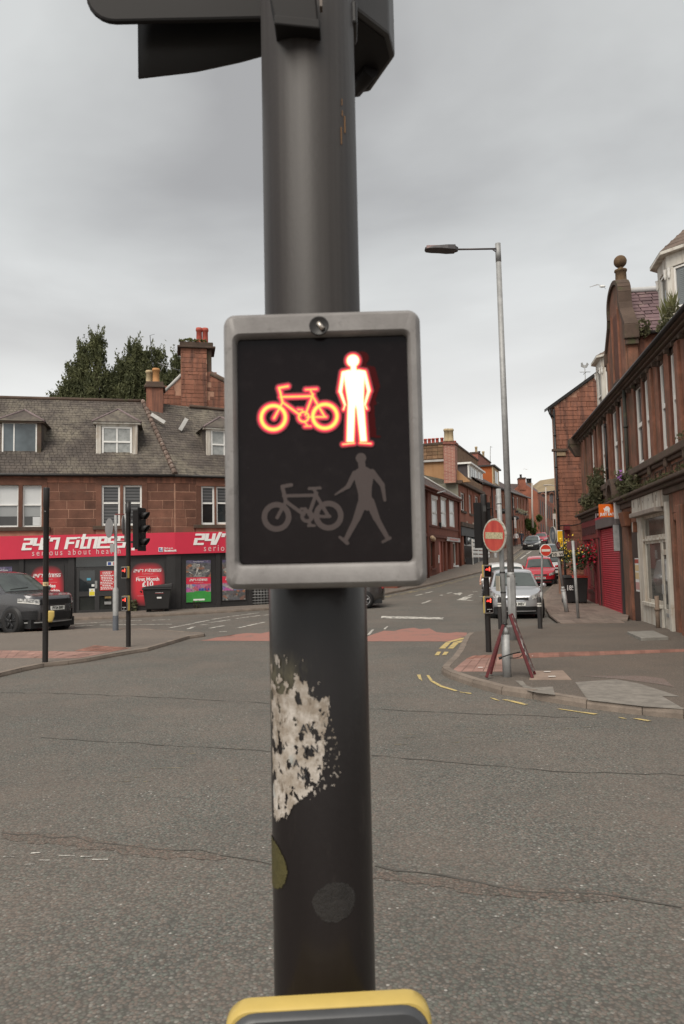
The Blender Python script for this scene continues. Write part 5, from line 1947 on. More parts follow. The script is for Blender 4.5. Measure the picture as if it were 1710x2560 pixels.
# --- stone gable behind, with a tall chimney
yG_ = 7.6
gb = FA
g_out = [(452, 1086), (452, 975), (406, 982), (406, 975), (454, 930), (456, 871), (528, 868), (530, 925), (600, 960), (680, 1000), (680, 1110), (406, 1110)]
gab = thing('gable_house', 'red sandstone gable with broad chimney and two red pots behind the gym roof', 'house', A0, AA)
gpts = [FA.px(a, b, yG_) for a, b in [(406, 1120), (406, 979), (452, 934), (528, 930), (600, 968), (700, 1020), (700, 1120)]]
MB().prism([(x, yG_, z) for x, z in gpts], (0, .5, 0)).build('gable_wall', M_joint, gab, fix=True)
cr_ = [FA.px(452, 934, yG_), FA.px(528, 930, yG_)]
ctop = FA.px(490, 872, yG_)[1]
cxl, cxr = FA.px(452, 900, yG_)[0], FA.px(517, 900, yG_)[0]
q = MB(); q.box(cxl, cxr, yG_ - .10, yG_ + 1.3, gpts[0][1], ctop)
chm = q.build('chimney', M_joint, gab)
def gin(x, z):
    pl = gpts
    return in_poly(pl, x, z) and not (cxl < x < cxr)
courses(gab, gpts[0][0], gpts[-1][0], FA.px(480, 1075, yG_)[1], gpts[3][1], .24, .62, [], M_stone, y=yG_ - .03, inside=gin, gap=.018, proud=.012, jz=.3)
courses(gab, cxl, cxr, FA.px(480, 1075, yG_)[1], ctop, .25, .48, [], M_stone, y=yG_ - .13, gap=.02, proud=.012, jz=.3)
cx2 = FA.px(529, 900, yG_)[0]
sidec = MB(); sidec.box(cxr, cx2, yG_ + .05, yG_ + 1.25, gpts[2][1] - .5, ctop); sidec.build('chimney_side', M_stone_d, chm)
q = MB(); q.box(cxl - .18, cx2 + .2, yG_ - .28, yG_ + 1.45, ctop - .02, ctop + .10); q.box(cxl - .06, cx2 + .08, yG_ - .16, yG_ + 1.33, ctop + .10, ctop + .34); q.build('chimney_cap', M_stone_d, chm, bevel=.03)
for a in (498, 513):
    x, z = FA.px(a, 845, yG_ + .5)
    chimney_pot(chm, x, yG_ + .5, ctop + .30, 1.0, .185, M_rpot)
leaves('grass_tuft', [Vector((uni(cxl - .1, cxr), yG_ - .2 + uni(0, .3), ctop + .36 + uni(0, .14))) for _ in range(90)], .12, M_grass, chm)
sk = [FA.px(*p, yG_ - .1) for p in ((405, 984), (453, 936))]
MB().tube([(sk[0][0], yG_, sk[0][1]), (sk[1][0], yG_, sk[1][1])], .09, 6).build('skew_stone', M_lead, gab)
sk = [FA.px(*p, yG_ - .1) for p in ((527, 932), (600, 970), (700, 1022))]
MB().tube([(a[0], yG_, a[1]) for a in sk], .13, 6).build('skew_stone', M_stone_d, gab)
MB().add([(sk[0][0], yG_ + .3, sk[0][1] + .1), (sk[-1][0], yG_ + .3, sk[-1][1] + .1), (sk[-1][0], yG_ + 7, sk[-1][1] + .1), (sk[0][0], yG_ + 7, sk[0][1] + .1)], [(0, 1, 2, 3)]).build('roof', M_slate_p, gab)

# --- cypress trees behind the gym
def cypress(base, h, spread, label, n=5200, top=None, lean_=.0):
    t = thing('cypress_tree', label, 'tree', base, 0, 'cypress trees behind the gym roof')
    MB().tube([(0, 0, 0), (.05, 0, h * .45), (lean_ * .6, 0, h * .93)], [.34, .2, .03], 8).build('trunk', M('bark', (.07, .05, .04), .95, .3, 4, 20, .3), t)
    lm = MB(); c = []
    heads = top or [(0, 0, 1.0, 1.0)]
    for hx, hy, hh, wgt in heads:
        for _ in range(int(n * wgt / len(heads) / 8)):
            u = rnd() ** .62
            z = h * hh * (.10 + .88 * u)
            rad = spread * (1 - ((z / (h * hh)) - .15) / .85) ** .85 * uni(.35, 1.05) if z > .15 * h * hh else spread * uni(.3, .95)
            rad = max(.12, rad)
            a = uni(0, 2 * math.pi)
            cx, cyy = hx + lean_ * z / h + rad * math.cos(a), hy + rad * math.sin(a)
            d = Vector((math.cos(a) * .42, math.sin(a) * .42, uni(.6, 1.2)))
            l = uni(.5, 1.3)
            lm.tube([(hx + lean_ * z / h, hy, max(.3, z - rad * .6)), (cx, cyy, z)], [.05, .015], 4, False)
            for k in range(26):
                s = rnd()
                c.append(Vector((cx, cyy, z)) + d * (l * s) + Vector((R_.gauss(0, .16), R_.gauss(0, .16), R_.gauss(0, .13))) * (1.08 - s))
    lm.build('limb', M('bark', (.07, .05, .04)), t)
    leaves('crown', c, .078, M_cyp, t, up=1.2, aspect=3.0)
    return t


def tree_at(px, row, Y, spread, label, heads, n):
    p = at(px, row, Y); b = at(px, 1400, Y)
    return cypress((p.x, Y, 0), p.z, spread, label, n, heads)


tree_at(243, 838, 52, 1.75, 'tallest dark cypress with a double tip above the gym roof', [(0, 0, 1.0, 1.1), (-.95, .2, .965, 1.0), (-1.9, .3, .88, 1.0), (-2.9, .5, .74, .9), (.95, .5, .86, .9), (1.7, .3, .80, .8)], 24000)
tree_at(335, 862, 53, 1.5, 'bushy dark cypress just left of the small aerial chimney', [(0, 0, 1.0, 1.0), (.75, .3, .97, .9), (-.85, .4, .94, .9), (1.6, 0, .84, .8), (-1.6, .2, .80, .8)], 22000)
tree_at(398, 882, 54, 1.5, 'narrow cypress between the aerial and the broad chimney', [(0, 0, 1.0, 1.0), (-.7, .2, .93, .8), (.6, 0, .9, .8)], 9000)
tree_at(446, 880, 55, 1.5, 'cypress half hidden behind the broad stone chimney', [(0, 0, 1.0, 1.0), (-.6, .2, .92, .8), (.8, 0, .97, .8)], 9000)
tree_at(162, 970, 52, 1.5, 'low cypress at the end of the row, just above the roof ridge', [(0, 0, 1.0, 1.0), (-.7, .3, .97, .8), (.9, .2, 1.04, 1.0)], 8000)

# --- wheeled bin by the gym
bx_, _ = FA.px(394, 1525, -.75)
bp = FA.w(bx_, -.75, 0)
bin_ = thing('wheeled_bin', 'large black four wheeled bin with sloping lid outside the gym', 'bin', (bp.x, bp.y, .13), AA)
bin_.scale = (.86, .86, .86)
k = .62
M_bin = M('black_bin_plastic', (.026, .025, .025), .5, .2, 3, 30)
mb = MB()
mb.loft([[(-.52, -.38, .2), (.52, -.38, .2), (.52, .38, .2), (-.52, .38, .2)], [(-.66, -.5, 1.12), (.64, -.5, 1.12), (.64, .5, 1.12), (-.66, .5, 1.12)]], True, True, True, False)
mb.build('body', M_bin, bin_, bevel=.03)
MB().loft([[(-.70, -.54, 1.12), (.68, -.54, 1.12), (.68, .54, 1.12), (-.70, .54, 1.12)], [(-.70, -.54, 1.20), (.68, -.54, 1.20), (.68, .54, 1.20), (-.70, .54, 1.20)]], True, True, True, False).build('rim', M_bin, bin_, bevel=.02)
MB().loft([[(-.68, -.53, 1.21), (.70, -.53, 1.21), (.70, .53, 1.21), (-.68, .53, 1.21)], [(-.58, -.5, 1.26), (.70, -.5, 1.40), (.70, .5, 1.40), (-.58, .5, 1.26)]], True, True, True, False).build('lid', M_bin, bin_, bevel=.03)
for sx in (-.4, .42):
    for sy in (-.3, .3):
        MB().lathe([(.10, -.03), (.11, 0), (.10, .03), (0, .03)], (sx, sy, .11), 14, True, 'y').build('wheel', M_tyre, bin_)
MB().tube([(-.72, -.3, .98), (-.78, -.3, 1.06), (-.78, .3, 1.06), (-.72, .3, .98)], .02, 6).build('handle', M_bin, bin_)
q = MB(); q.box(-.10, .30, -.478, -.455, .94, 1.05); o = q.build('hazard_label', M('label_red', (.5, .05, .06), .5, .05, 3, 0), bin_)
for k in range(5): MB().box(-.075 + .072 * k, -.025 + .072 * k, -.482, -.476, .965, 1.025).build('label_print', M_wlet, o)
q = MB(); q.box(-.02, .19, -.455, -.435, .70, .93); o = q.build('paper_label', M_pap, bin_)
text(o, '104', .09, .85, .085, M_ink2, -.459)
q = MB(); q.box(.22, .38, -.452, -.432, .80, .92); q.build('small_label', M_pap, bin_)
wp = FA.w(FA.px(334, 1530)[0], -.12, .1)
w_ = thing('weed', 'leafy green weed growing at the foot of the black gym wall', 'plant', wp)
leaves('leaf', [Vector((uni(-.16, .16), uni(-.05, .05), uni(0, .55))) for _ in range(60)], .09, M_weed, w_)
MB().tube([(0, 0, 0), (.03, 0, .5)], .008, 4).build('stem', M_weed, w_)

# ------------------------------------------------------------------ the grey car by the island
sw = gp(35, 1587)
def place(px, row): return gp(px, row)
suv = car('grey_suv', 'dark grey four by four with black wheels turning beside the left island', 'car', (0, 0, 0), 0, 4.95, 2.0, 1.86, paint('dark_grey_paint', (.10, .10, .106), .55, .26), 'suv', plate='PY24 BRF', rim=M_rimd)
SUVR = math.radians(-28)
cx_, sy_ = math.cos(SUVR), math.sin(SUVR)
# its near front wheel stands where the photograph shows it
wloc = Vector((.315 * 4.95, -(1.0 - .02), 0))
suv.location = (sw.x - (wloc.x * cx_ - wloc.y * sy_) - .22, sw.y - (wloc.x * sy_ + wloc.y * cx_) + .3, 0)
suv.rotation_euler = (0, 0, SUVR)
suv.scale = (1, 1, 1.05)

# ------------------------------------------------------------------ posts on the left island
lp = gp(113, 1656.5, .075)
t = thing('signal_post', 'tall plain black post with yellow push box and number 16 on the left island', 'signal post', lp)
ztop = at(116.5, 1219, lp.y).z - lp.z
MB().lathe([(.057, 0), (.057, ztop - .42), (.062, ztop - .41), (.064, ztop - .02), (.06, ztop), (0, ztop)], n=20).build('pole', M_black, t)
zb_ = at(132, 1542, lp.y - .12).z - lp.z
mb = MB()
mb.loft([rrect(.15, .235, .03, 4, cx=.0, cz=zb_, y=.0), rrect(.15, .235, .03, 4, cx=.0, cz=zb_, y=.07), rrect(.13, .11, .03, 4, cx=.0, cz=zb_ + .05, y=.11)], True, True, True, True)
o = mb.build('push_button_box', M_yellow, t, auto=40)
o.rotation_euler = (0, 0, math.radians(-75)); o.location = (.055, .02, 0)
zn = at(114, 1460, lp.y).z - lp.z
MB().lathe([(.0585, zn - .04), (.0585, zn + .04)], n=20).build('number_band', M('cream_band', (.62, .47, .26), .5, .05, 3, 0), t)
text(t, '16', .012, zn, .075, M_ink2, -.0595)
MB().ball((0, -.06, ztop - .5), .012, 8, 6).build('bolt', M_galv, t)


def signal_back(t, z0, z1, w, d, x, y, ang, hoods=True, nm='signal_head'):
    """a three lamp vehicle signal seen from the side or behind"""
    e = link(D.objects.new(nm, None), t); e.location = (x, y, 0); e.rotation_euler = (0, 0, ang)
    m = MB(); m.box(-w / 2, w / 2, -d / 2, d / 2, z0, z1); m.build('housing', M_head, e, bevel=.02)
    m = MB(); m.box(-w / 2 - .08, w / 2 + .08, -d / 2 - .02, -d / 2 + .01, z0 - .05, z1 + .05); m.build('backing_board', M_head, e, bevel=.01)
    for k in range(3):
        zc = z0 + (z1 - z0) * (k + .5) / 3
        rows = []
        for i in range(2):
            rows.append([((.10) * math.cos(a), -d / 2 - .02 - (.19 - .07 * (1 - math.sin(a)) if i else 0), zc + .10 * math.sin(a)) for a in [math.radians(-40 + 260 * j / 14) for j in range(15)]])
        h = MB().loft(rows, False, False, False, True).build('lamp_hood', M_hood, e)
        s = h.modifiers.new('solid', 'SOLIDIFY'); s.thickness = .006
        MB().lathe([(.095, -d / 2 - .022), (.06, -d / 2 - .035), (0, -d / 2 - .04)], (0, 0, zc), 16, True, 'y').build('lamp', M('dark_lens', (.03, .02, .02), .2, .2, 5, 0, spec=.8), e)
    return e


def ped_box(t, x, y, zc, ang, w, h, button, yellow=True):
    e = MB()
    e.loft([rrect(w, h, .016, 3, y=.06, cz=0), rrect(w, h, .016, 3, y=.0)], True, True, True, False)
    o = e.build('pedestrian_light_box', M_yellow if yellow else M_grey, t)
    o.location = (x, y, zc); o.rotation_euler = (0, 0, ang)
    MB().loft([rrect(w * .99, h * .99, .014, 3, y=.002), rrect(w * .99, h * .99, .014, 3, y=-.02)], True, True, True, False).build('front_frame', M_grey, o)
    MB().box(-w * .43, w * .43, -.024, -.018, -h * .43, h * .40).build('lens_panel', M_lens, o)
    U2 = .0001415 * w / .1955
    top = h * .5 - .278 * w / .1955 * .5
    for nm, fn, bx2, mt, yy, cell in (('red_man', f_man, (860, 1150, 370, 1080), EM('far_red_man', (1.0, .10, .05), 1.3), -.026, 8), ('red_bicycle', f_bike, (290, 910, 590, 960), EM('far_red_bicycle', (1.0, .05, .04), 1.1), -.0265, 8)):
        g_ = figure(nm, fn, bx2, U2, (778, 1082 - (h / 2 - .278 * w / .1955 / 2) * 0), mt, o, yy, cell)
        g_.location.z = top
    if button:
        MB().lathe([(.014, -.03), (.012, -.036), (0, -.036)], (0, 0, -h * .38), 12, True, 'y').build('push_button', M_galv, o)
        MB().box(-w * .3, w * .3, -.027, -.023, -h * .27, -h * .25).build('caption', M_pap, o)
    return o


tp_ = gp(321, 1617, .075)
t = thing('traffic_signal', 'black island traffic signal with two small red pedestrian lights on yellow boxes', 'traffic signal', tp_)
ztop = at(315, 1254, tp_.y).z - tp_.z
MB().lathe([(.057, 0), (.057, ztop - .3), (.066, ztop - .28), (.066, ztop), (0, ztop)], n=20).build('pole', M_black, t)
z0, z1 = at(340, 1378, tp_.y).z - tp_.z, at(340, 1270, tp_.y).z - tp_.z
signal_back(t, z0 + .05, z1 - .05, .24, .18, .24, .0, math.radians(78))
MB().box(.0, .2, -.02, .02, z1 - .25, z1 - .2).build('arm_bracket', M_black, t)
MB().box(.0, .2, -.02, .02, z0 + .2, z0 + .25).build('arm_bracket', M_black, t)
a = at(333, 1373, tp_.y).z - tp_.z
MB().box(.11, .19, -.13, -.125, a - .03, a + .03).build('sticker', M_pap, t)
zc = at(311, 1431, tp_.y).z - tp_.z
ped_box(t, -.07, -.075, zc, math.radians(-32), .20, .285, False)
zc = at(312, 1508, tp_.y).z - tp_.z
ped_box(t, -.06, -.075, zc, math.radians(-32), .20, .36, True)

gpst = gp(289, 1576, .075)
t = thing('sign_post', 'grey sign post with thin round sign seen edge-on beside the island signal', 'road sign', gpst)
ztop = at(287, 1288, gpst.y).z - gpst.z; zst = at(288, 1468, gpst.y).z - gpst.z; zbl = at(289, 1539, gpst.y).z - gpst.z
MB().lathe([(.085, 0), (.085, zst - .06), (.045, zst), (.045, ztop), (0, ztop)], n=16).build('post', M_galv, t)
MB().lathe([(.0865, 0), (.0865, zbl)], n=16).build('painted_base', M('blue_grey_base', (.12, .13, .15), .6, .2, 4, 30), t)
zc = at(275, 1320, gpst.y).z - gpst.z
M_signback = M('grey_sign_back', (.24, .24, .24), .5, .15, 3, 20, metal=.2)
o = MB().lathe([(0, -.008), (.29, -.008), (.30, 0), (.30, .01), (.27, .014), (0, .014)], (0, 0, 0), 28, False, 'y').build('sign_disc', M_signback, t)
o.location = (-.20, .0, zc); o.rotation_euler = (0, 0, math.radians(130))
for dz in (-.15, .15):
    MB().box(-.14, .05, -.02, .02, zc + dz - .02, zc + dz + .02).build('clip', M_galv, t)
zc2 = at(279, 1370, gpst.y).z - gpst.z
MB().box(-.16, -.04, -.05, .05, zc2 - .13, zc2 + .13).build('control_box', M_galv, t)
for rz in (1286, 1354):
    zz = at(298, rz, gpst.y).z - gpst.z
    MB().tube([(-.02, 0, zz), (.34, .08, zz + .01)], .02, 6).build('cross_bar', M('rusty_bar', (.20, .05, .04), .7, .3, 8, 30), t)
q = gp(307, 1576, .075)
zc = at(304, 1312, q.y).z - q.z; zl = at(308, 1355, q.y).z - q.z
MB().tube([(.28, .08, zl), (.27, .08, zc + .35)], .04, 8).build('short_post', M_galv, t)
o = MB().lathe([(0, -.008), (.29, -.008), (.30, 0), (.30, .01), (.27, .014), (0, .014)], (0, 0, 0), 28, False, 'y').build('sign_disc', M_signback, t)
o.location = (.22, .06, zc); o.rotation_euler = (0, 0, math.radians(98))

# dark car passing behind the near post
g = gp(957, 1519)
cr = car('grey_hatchback', 'dark grey car mostly hidden behind the near signal post', 'car', (0, 0, 0), 0, 4.3, 1.82, 1.58, paint('mid_grey_paint', (.085, .078, .076), .5, .25), 'mpv', tail=True, rim=M_rim)
ang = math.radians(182)
# rear wheel at the visible spot, the nose pointing away to the left
wl_ = Vector((-.29 * 4.3, .90, 0))
cr.location = (gp(946, 1521).x - (wl_.x * math.cos(ang) - wl_.y * math.sin(ang)), gp(946, 1521).y - (wl_.x * math.sin(ang) + wl_.y * math.cos(ang)), G(32))
cr.rotation_euler = (0, 0, ang)
cr.location.x -= .55
# ------------------------------------------------------------------ the shop building on the other corner
R0 = Vector((10.50, 32.2, 0))
RA = math.atan2(-1.0, -0.167)
FR = Frame(R0, RA)
shop = thing('shop_building', 'weathered red sandstone shops with ball topped gable, weeds on the ledges and white bay dormers', 'building', R0, RA)
XN = 21.5
def X(px, row): return FR.px(px, row)[0]
def Z(px, row): return FR.px(px, row)[1]
zC = FR.px(1563, 940, -.28)[1] - .10            # top of the wall
zSill = FR.px(1660, 1125, -.14)[1]
zLed = FR.px(1620, 1215, -.28)[1] - .05
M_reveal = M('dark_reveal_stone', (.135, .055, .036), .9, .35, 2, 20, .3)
wins = []
for a, b, row in ((1475.5, 1483, 1100), (1487.5, 1495, 1090), (1500, 1509, 1080), (1511, 1520, 1075), (1529, 1542, 1075), (1545.5, 1557, 1070), (1586, 1604, 1034), (1609, 1622, 1030), (1647, 1663, 1010), (1675, 1693, 1000), (1722, 1745, 990), (1752, 1778, 985)):
    wins.append([X(a, row), X(b, row), zSill, 7.05])
wall(shop, 0, XN, 4.45, zC, wins, M_stone_r, 'wall', 0, .45)
for w in wins:
    x0, x1, z0, z1 = w
    fr = window(shop, x0 + .02, x1 - .02, z0, z1 - .02, .065, M_white, (1, 2), .13, .5, [glass('shop_upper_glass', (.03, .03, .032), .06)])
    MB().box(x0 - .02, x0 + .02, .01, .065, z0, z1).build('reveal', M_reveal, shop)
    # shouldered corner blocks at the head
    for xx in (x0 + .06, x1 - .06):
        MB().box(xx - .06, xx + .06, -.012, .2, z1 - .13, z1).build('head_corbel', M_stone_d, shop, bevel=.015)
    MB().box(x0 - .1, x1 + .1, -.05, .1, z1, z1 + .10).build('head_mould', M_stone_d, shop, bevel=.02)
# ledges, cornices and panels
def ledge(z0, z1, out, mat=M_stone_d, x0=-.25, x1=XN, name='string_course', b=.03):
    q = MB(); q.box(x0, x1, -out, .05, z0, z1); return q.build(name, mat, shop, bevel=b)
ledge(zSill - .20, zSill, .16); ledge(zSill - .30, zSill - .20, .08)
ledge(zLed + .0, zLed + .10, .30, x0=-.45); ledge(zLed - .10, zLed + .0, .19); ledge(zLed - .26, zLed - .10, .08)
ledge(zC, zC + .08, .26); ledge(zC - .07, zC, .17); ledge(zC - .15, zC - .07, .08)
MB().tube([(-.2, -.30, zC + .08), (XN, -.30, zC + .08)], .055, 8).build('gutter', M_black, shop)
nb = int(XN / .62)
for k in range(nb):
    x = .3 + k * .62
    MB().box(x - .055, x + .055, -.13, 0, zC - .27, zC - .15).build('cornice_block', M_stone_d, shop, bevel=.02)
# corner bracket at the far end of the cornice
MB().loft([[(-.55, -.45, zC - .25), (.1, -.45, zC - .25), (.1, .1, zC - .25), (-.55, .1, zC - .25)], [(-.25, -.2, zC - .75), (.1, -.2, zC - .75), (.1, .1, zC - .75), (-.25, .1, zC - .75)]], True, True, True, False).build('corner_corbel', M_stone_d, shop)
MB().box(-.55, .12, -.45, .12, zC - .25, zC + .05).build('corner_cap', M_stone_d, shop, bevel=.03)
# pilaster strips and shafts between the windows
for a, row in ((1463, 1110), (1498, 1090), (1524, 1075), (1563, 1060), (1633, 1030), (1702, 1000)):
    x = X(a, row)
    MB().box(x - .16, x + .16, -.07, .05, zSill, zC - .2).build('pilaster', M_stone_r, shop, bevel=.02)
for i in range(9):
    a = X(1600, 1150) + (i - 4) * 1.65
    if a < .3: continue
    for dx in (0, .62):
        q = MB()
        for b in ((0, .5, 0, .04), (0, .5, .42, .46), (0, .04, .04, .42), (.46, .5, .04, .42)):
            q.box(a + dx + b[0], a + dx + b[1], -.03, .02, zLed + .16 + b[2] * .6, zLed + .16 + b[3] * .6)
        q.build('carved_panel', M_stone_d, shop)
    q = MB()
    for dx in (-.25, -.12):
        q.lathe([(.03, zSill - .42), (.05, zSill - .34), (.035, zSill - .27), (.05, zSill - .20)], (a + dx, -.10, 0), 8)
    q.build('carved_bracket', M_stone_d, shop)
wall(shop, 0, XN, zLed - .02, zSill, [], M_stone_r, 'frieze', .004, .4)
# down pipe
pipe(shop, X(1570, 1010), zLed + .1, zC, -.10, .055, M('mossy_pipe', (.055, .055, .045), .7, .4, 3, 20, blotch=(.12, .11, .05), bscale=4))
pipe(shop, X(1518, 1040), zSill - .1, zC - .5, -.08, .045, M_black)
# flat roof behind the cornice, and back
q = MB(); q.box(0, XN, .05, 9, zC - .3, zC - .02); q.build('roof', M_stone_d, shop)
q = MB(); q.box(0, .25, .3, 9, -.5, zC); q.build('end_wall', M_stone_r, shop)

# --- shaped gable with ball finial
gxl, gxr = X(1520, 960), X(1582, 905)
gc = X(1536.5, 700)
gw = 1.55
ztp = FR.px(1536, 666, .1)[1] - .82
zk = FR.px(1556, 832, 0)[1]
zsh = zk + (ztp - zk) * .50
prof = [(-gw, zC - .1), (gw, zC - .1), (gw, zk - .45), (gw, zk), (gw * .62, zsh - .2), (gw * .55, zsh), (gw * .55, zsh + .35)]
prof += [(gw * .55 * math.cos(a), zsh + .35 + (ztp - zsh - .35) * math.sin(a)) for a in [math.pi * k / 12 for k in range(1, 12)]]
prof += [(-gw * .55, zsh + .35), (-gw * .55, zsh), (-gw * .62, zsh - .2), (-gw, zk), (-gw, zk - .45)]
MB().prism([(gc + x, -.04, z) for x, z in prof], (0, .30, 0)).build('gable', M_stone_r, shop, fix=True)
# coping pieces on the outline
cop = [(gw + .1, zk - .02), (gw * .66, zsh - .22), (gw * .60, zsh + .02), (gw * .60, zsh + .36)] + [(gw * .60 * math.cos(a), zsh + .36 + (ztp - zsh - .30) * math.sin(a)) for a in [math.pi * k / 12 for k in range(1, 7)]]
for s in (1, -1):
    for (xa, za), (xb, zb3) in zip(cop, cop[1:]):
        d = Vector((xb - xa, 0, zb3 - za)); n = Vector((d.z, 0, -d.x)).normalized() * .09
        p = [Vector((gc + s * (xa + n.x * .5), -.12, za + n.z * .5)), Vector((gc + s * (xb + n.x * .5), -.12, zb3 + n.z * .5)), Vector((gc + s * (xb - n.x), -.12, zb3 - n.z)), Vector((gc + s * (xa - n.x), -.12, za - n.z))]
        MB().prism(p, (0, .40, 0)).build('coping_stone', M_stone_d, shop, fix=True)
    MB().box(gc + s * (gw - .02), gc + s * (gw + .16), -.14, .30, zk - .45, zk).build('kneeler', M_stone_d, shop, bevel=.03)
    MB().box(gc + s * (gw - .02), gc + s * (gw + .10), -.10, .28, zk - .62, zk - .45).build('kneeler', M_stone_d, shop, bevel=.02)
    MB().box(gc + s * (gw * .30), gc + s * (gw * .34), -.09, .0, zC + .3, zsh).build('gable_shaft', M_stone_r, shop)
    MB().box(gc + s * (gw * .86), gc + s * (gw * .95), -.09, .0, zC, zk - .4).build('gable_shaft', M_stone_r, shop)
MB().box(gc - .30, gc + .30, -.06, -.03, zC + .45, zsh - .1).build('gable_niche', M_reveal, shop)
MB().box(gc - .40, gc + .40, -.14, 0, zC + .32, zC + .45).build('niche_sill', M_stone_d, shop, bevel=.02)
M_ball = M('lichen_stone', (.14, .088, .05), .95, .45, 6, 30, .5, blotch=(.19, .14, .06), bscale=8)
fb_ = MB(); fb_.lathe([(.23, ztp - .06), (.23, ztp + .02), (.18, ztp + .05), (.17, ztp + .44), (.20, ztp + .46), (.20, ztp + .52), (.09, ztp + .56), (.08, ztp + .62)], (gc, .2, 0), 10)
fb_.build('finial_base', M_ball, shop)
zb = FR.px(1536, 666, .2)[1]
MB().ball((gc, .2, ztp + .62 + .18), .205, 20, 14).build('ball_finial', M_ball, shop)
# cross roof of the gable, purple slates
zrid, zev = ztp - .25, zk - .25
xe = gc + gw - .05
a = Vector((xe, .26, zev)); b = Vector((xe, 7.0, zev)); c = Vector((gc, 7.0, zrid)); d = Vector((gc, .26, zrid))
slates('roof_slates', a, b, c, d, 18, 12, M_slate_p, shop, lift=.02, single=True, jit=.22)
a2 = Vector((gc - gw, .45, zev)); b2 = Vector((gc - gw, 7.0, zev))
MB().add([a2, b2, c, d], [(0, 1, 2, 3)]).build('roof', M_slate_p, shop)
MB().tube([(gc, .45, zrid + .05), (gc, 7, zrid + .05)], .10, 8).build('ridge', M('pale_ridge', (.55, .55, .55), .6, .1, 3, 0), shop)
MB().tube([(gc, 2.2, zrid + .1), (gc, 2.2, zrid + .35), (gc, 2.1, zrid + .42), (gc, 2.0, zrid + .3)], .02, 5).build('ridge_hook', M_galv, shop)
q = MB(); q.box(gc - gw + .1, gc + gw - .12, .27, 7.0, zC - .1, zev + .02); q.build('gable_side_wall', M_stone, shop)
MB().tube([(xe + .06, .5, zev - .02), (xe + .06, 7, zev - .02)], .06, 8).build('gutter', M_black, shop)
MB().tube([(gc + 1.0, 6.5, zrid + .0), (gc + 1.0, 6.5, zrid + .55)], .03, 6).build('roof_finial', M_black, shop)
leaves('weed', [Vector((xe + .05 + uni(-.1, .15), .4 + uni(-.15, .2), zev + uni(-.15, .35))) for _ in range(120)], .08, M_weed, shop)


# --- white bay dormers
def bay(xc0, xc1, yfr, z0, z1, rh, cant):
    """canted timber bay between xc0 and xc1 (its front), splayed back at both sides"""
    e = link(D.objects.new('bay_dormer', None), shop)
    P_ = [(xc0 - cant, yfr + cant), (xc0, yfr), (xc1, yfr), (xc1 + cant, yfr + cant), (xc1 + cant, yfr + 3), (xc0 - cant, yfr + 3)]
    for (ax, ay), (bx, by) in zip(P_[:3], P_[1:4]):
        L = math.hypot(bx - ax, by - ay); ang = math.atan2(by - ay, bx - ax)
        m = MB()
        m.box(0, L, 0, .08, z0, z0 + .16); m.box(0, L, 0, .08, z1 - .34, z1)
        pw = .17
        m.box(0, pw, 0, .08, z0 + .16, z1 - .34); m.box(L - pw, L, 0, .08, z0 + .16, z1 - .34)
        o = m.build('bay_side', M_dirtywhite, e, bevel=.008)
        o.location = (ax, ay, 0); o.rotation_euler = (0, 0, ang)
        nw = 1 if L < 1.25 else 2
        gm_ = M('venetian_blind', (.16, .175, .18), .3, .1, 2, 0, spec=.6) if L > 1.25 else glass('bay_glass', (.06, .058, .05), .05)
        w = window(o, pw, L - pw, z0 + .16, z1 - .36, .03, M_white, (1, 2), .05, .50, [gm_])
        if L > 1.25:
            bl = MB()
            z = z0 + .25
            while z < z1 - .45:
                bl.box(pw + .14, L - pw - .08, .055, .062, z, z + .028); z += .05
            bl.build('blind_slats', M('blind_slat', (.22, .24, .245), .5, .1, 3, 0), w, 'stuff')
        for xx in (.07, L - .07):
            MB().lathe([(.02, z1 - .62), (.045, z1 - .52), (.035, z1 - .44), (.06, z1 - .36)], (xx, -.03, 0), 8).build('bracket', M_white, o)
    m = MB()
    o_ = .17
    R_pts = [(xc0 - cant - o_, yfr + cant + .1), (xc0 - o_ * .5, yfr - o_), (xc1 + o_ * .5, yfr - o_), (xc1 + cant + o_, yfr + cant + .1), (xc1 + cant + o_, yfr + 3), (xc0 - cant - o_, yfr + 3)]
    m.loft([[(x, y, z1) for x, y in R_pts], [(x, y, z1 + .09) for x, y in R_pts]], True, True, True, False)
    m.build('eaves', M_dirtywhite, e, bevel=.01)
    cx = (xc0 + xc1) / 2
    top = [(cx - .2, yfr + 1.4), (cx - .05, yfr + 1.3), (cx + .05, yfr + 1.3), (cx + .2, yfr + 1.4), (cx + .2, yfr + 2.6), (cx - .2, yfr + 2.6)]
    m = MB(); m.loft([[(x, y, z1 + .095) for x, y in R_pts], [(x, y, z1 + .095 + rh) for x, y in top]], True, False, True, False)
    m.build('bay_roof', M('brown_slate', (.17, .125, .10), .8, .35, 3, 16, .3), e)
    # slate courses on the roof
    for k in range(1, 9):
        f = k / 9
        q = [(x0 + (x1 - x0) * f, y0 + (y1 - y0) * f) for (x0, y0), (x1, y1) in zip(R_pts, top)]
        MB().tube([(x, y, z1 + .095 + rh * f) for x, y in q[:4]], .018, 4).build('slate_course', M('brown_slate', (.17, .125, .10)), e)
    MB().box(xc0 - cant + .03, xc1 + cant - .03, yfr + cant + .05, yfr + 2.9, z0, z1).build('bay_core', M_dark, e)
    return e


yB = .35
xb0, xb1 = FR.px(1645, 720, yB)[0], FR.px(1668, 700, yB)[0]
zb0 = zC - .02
zb1 = FR.px(1662, 644, yB)[1]
bay(xb0, xb1, yB, zb0, zb1, 1.35, 1.2)
xb0, xb1 = FR.px(1491, 960, yB)[0], FR.px(1503, 940, yB)[0]
bay(xb0, xb1, yB, zb0, FR.px(1498, 900, yB)[1], .8, .75)

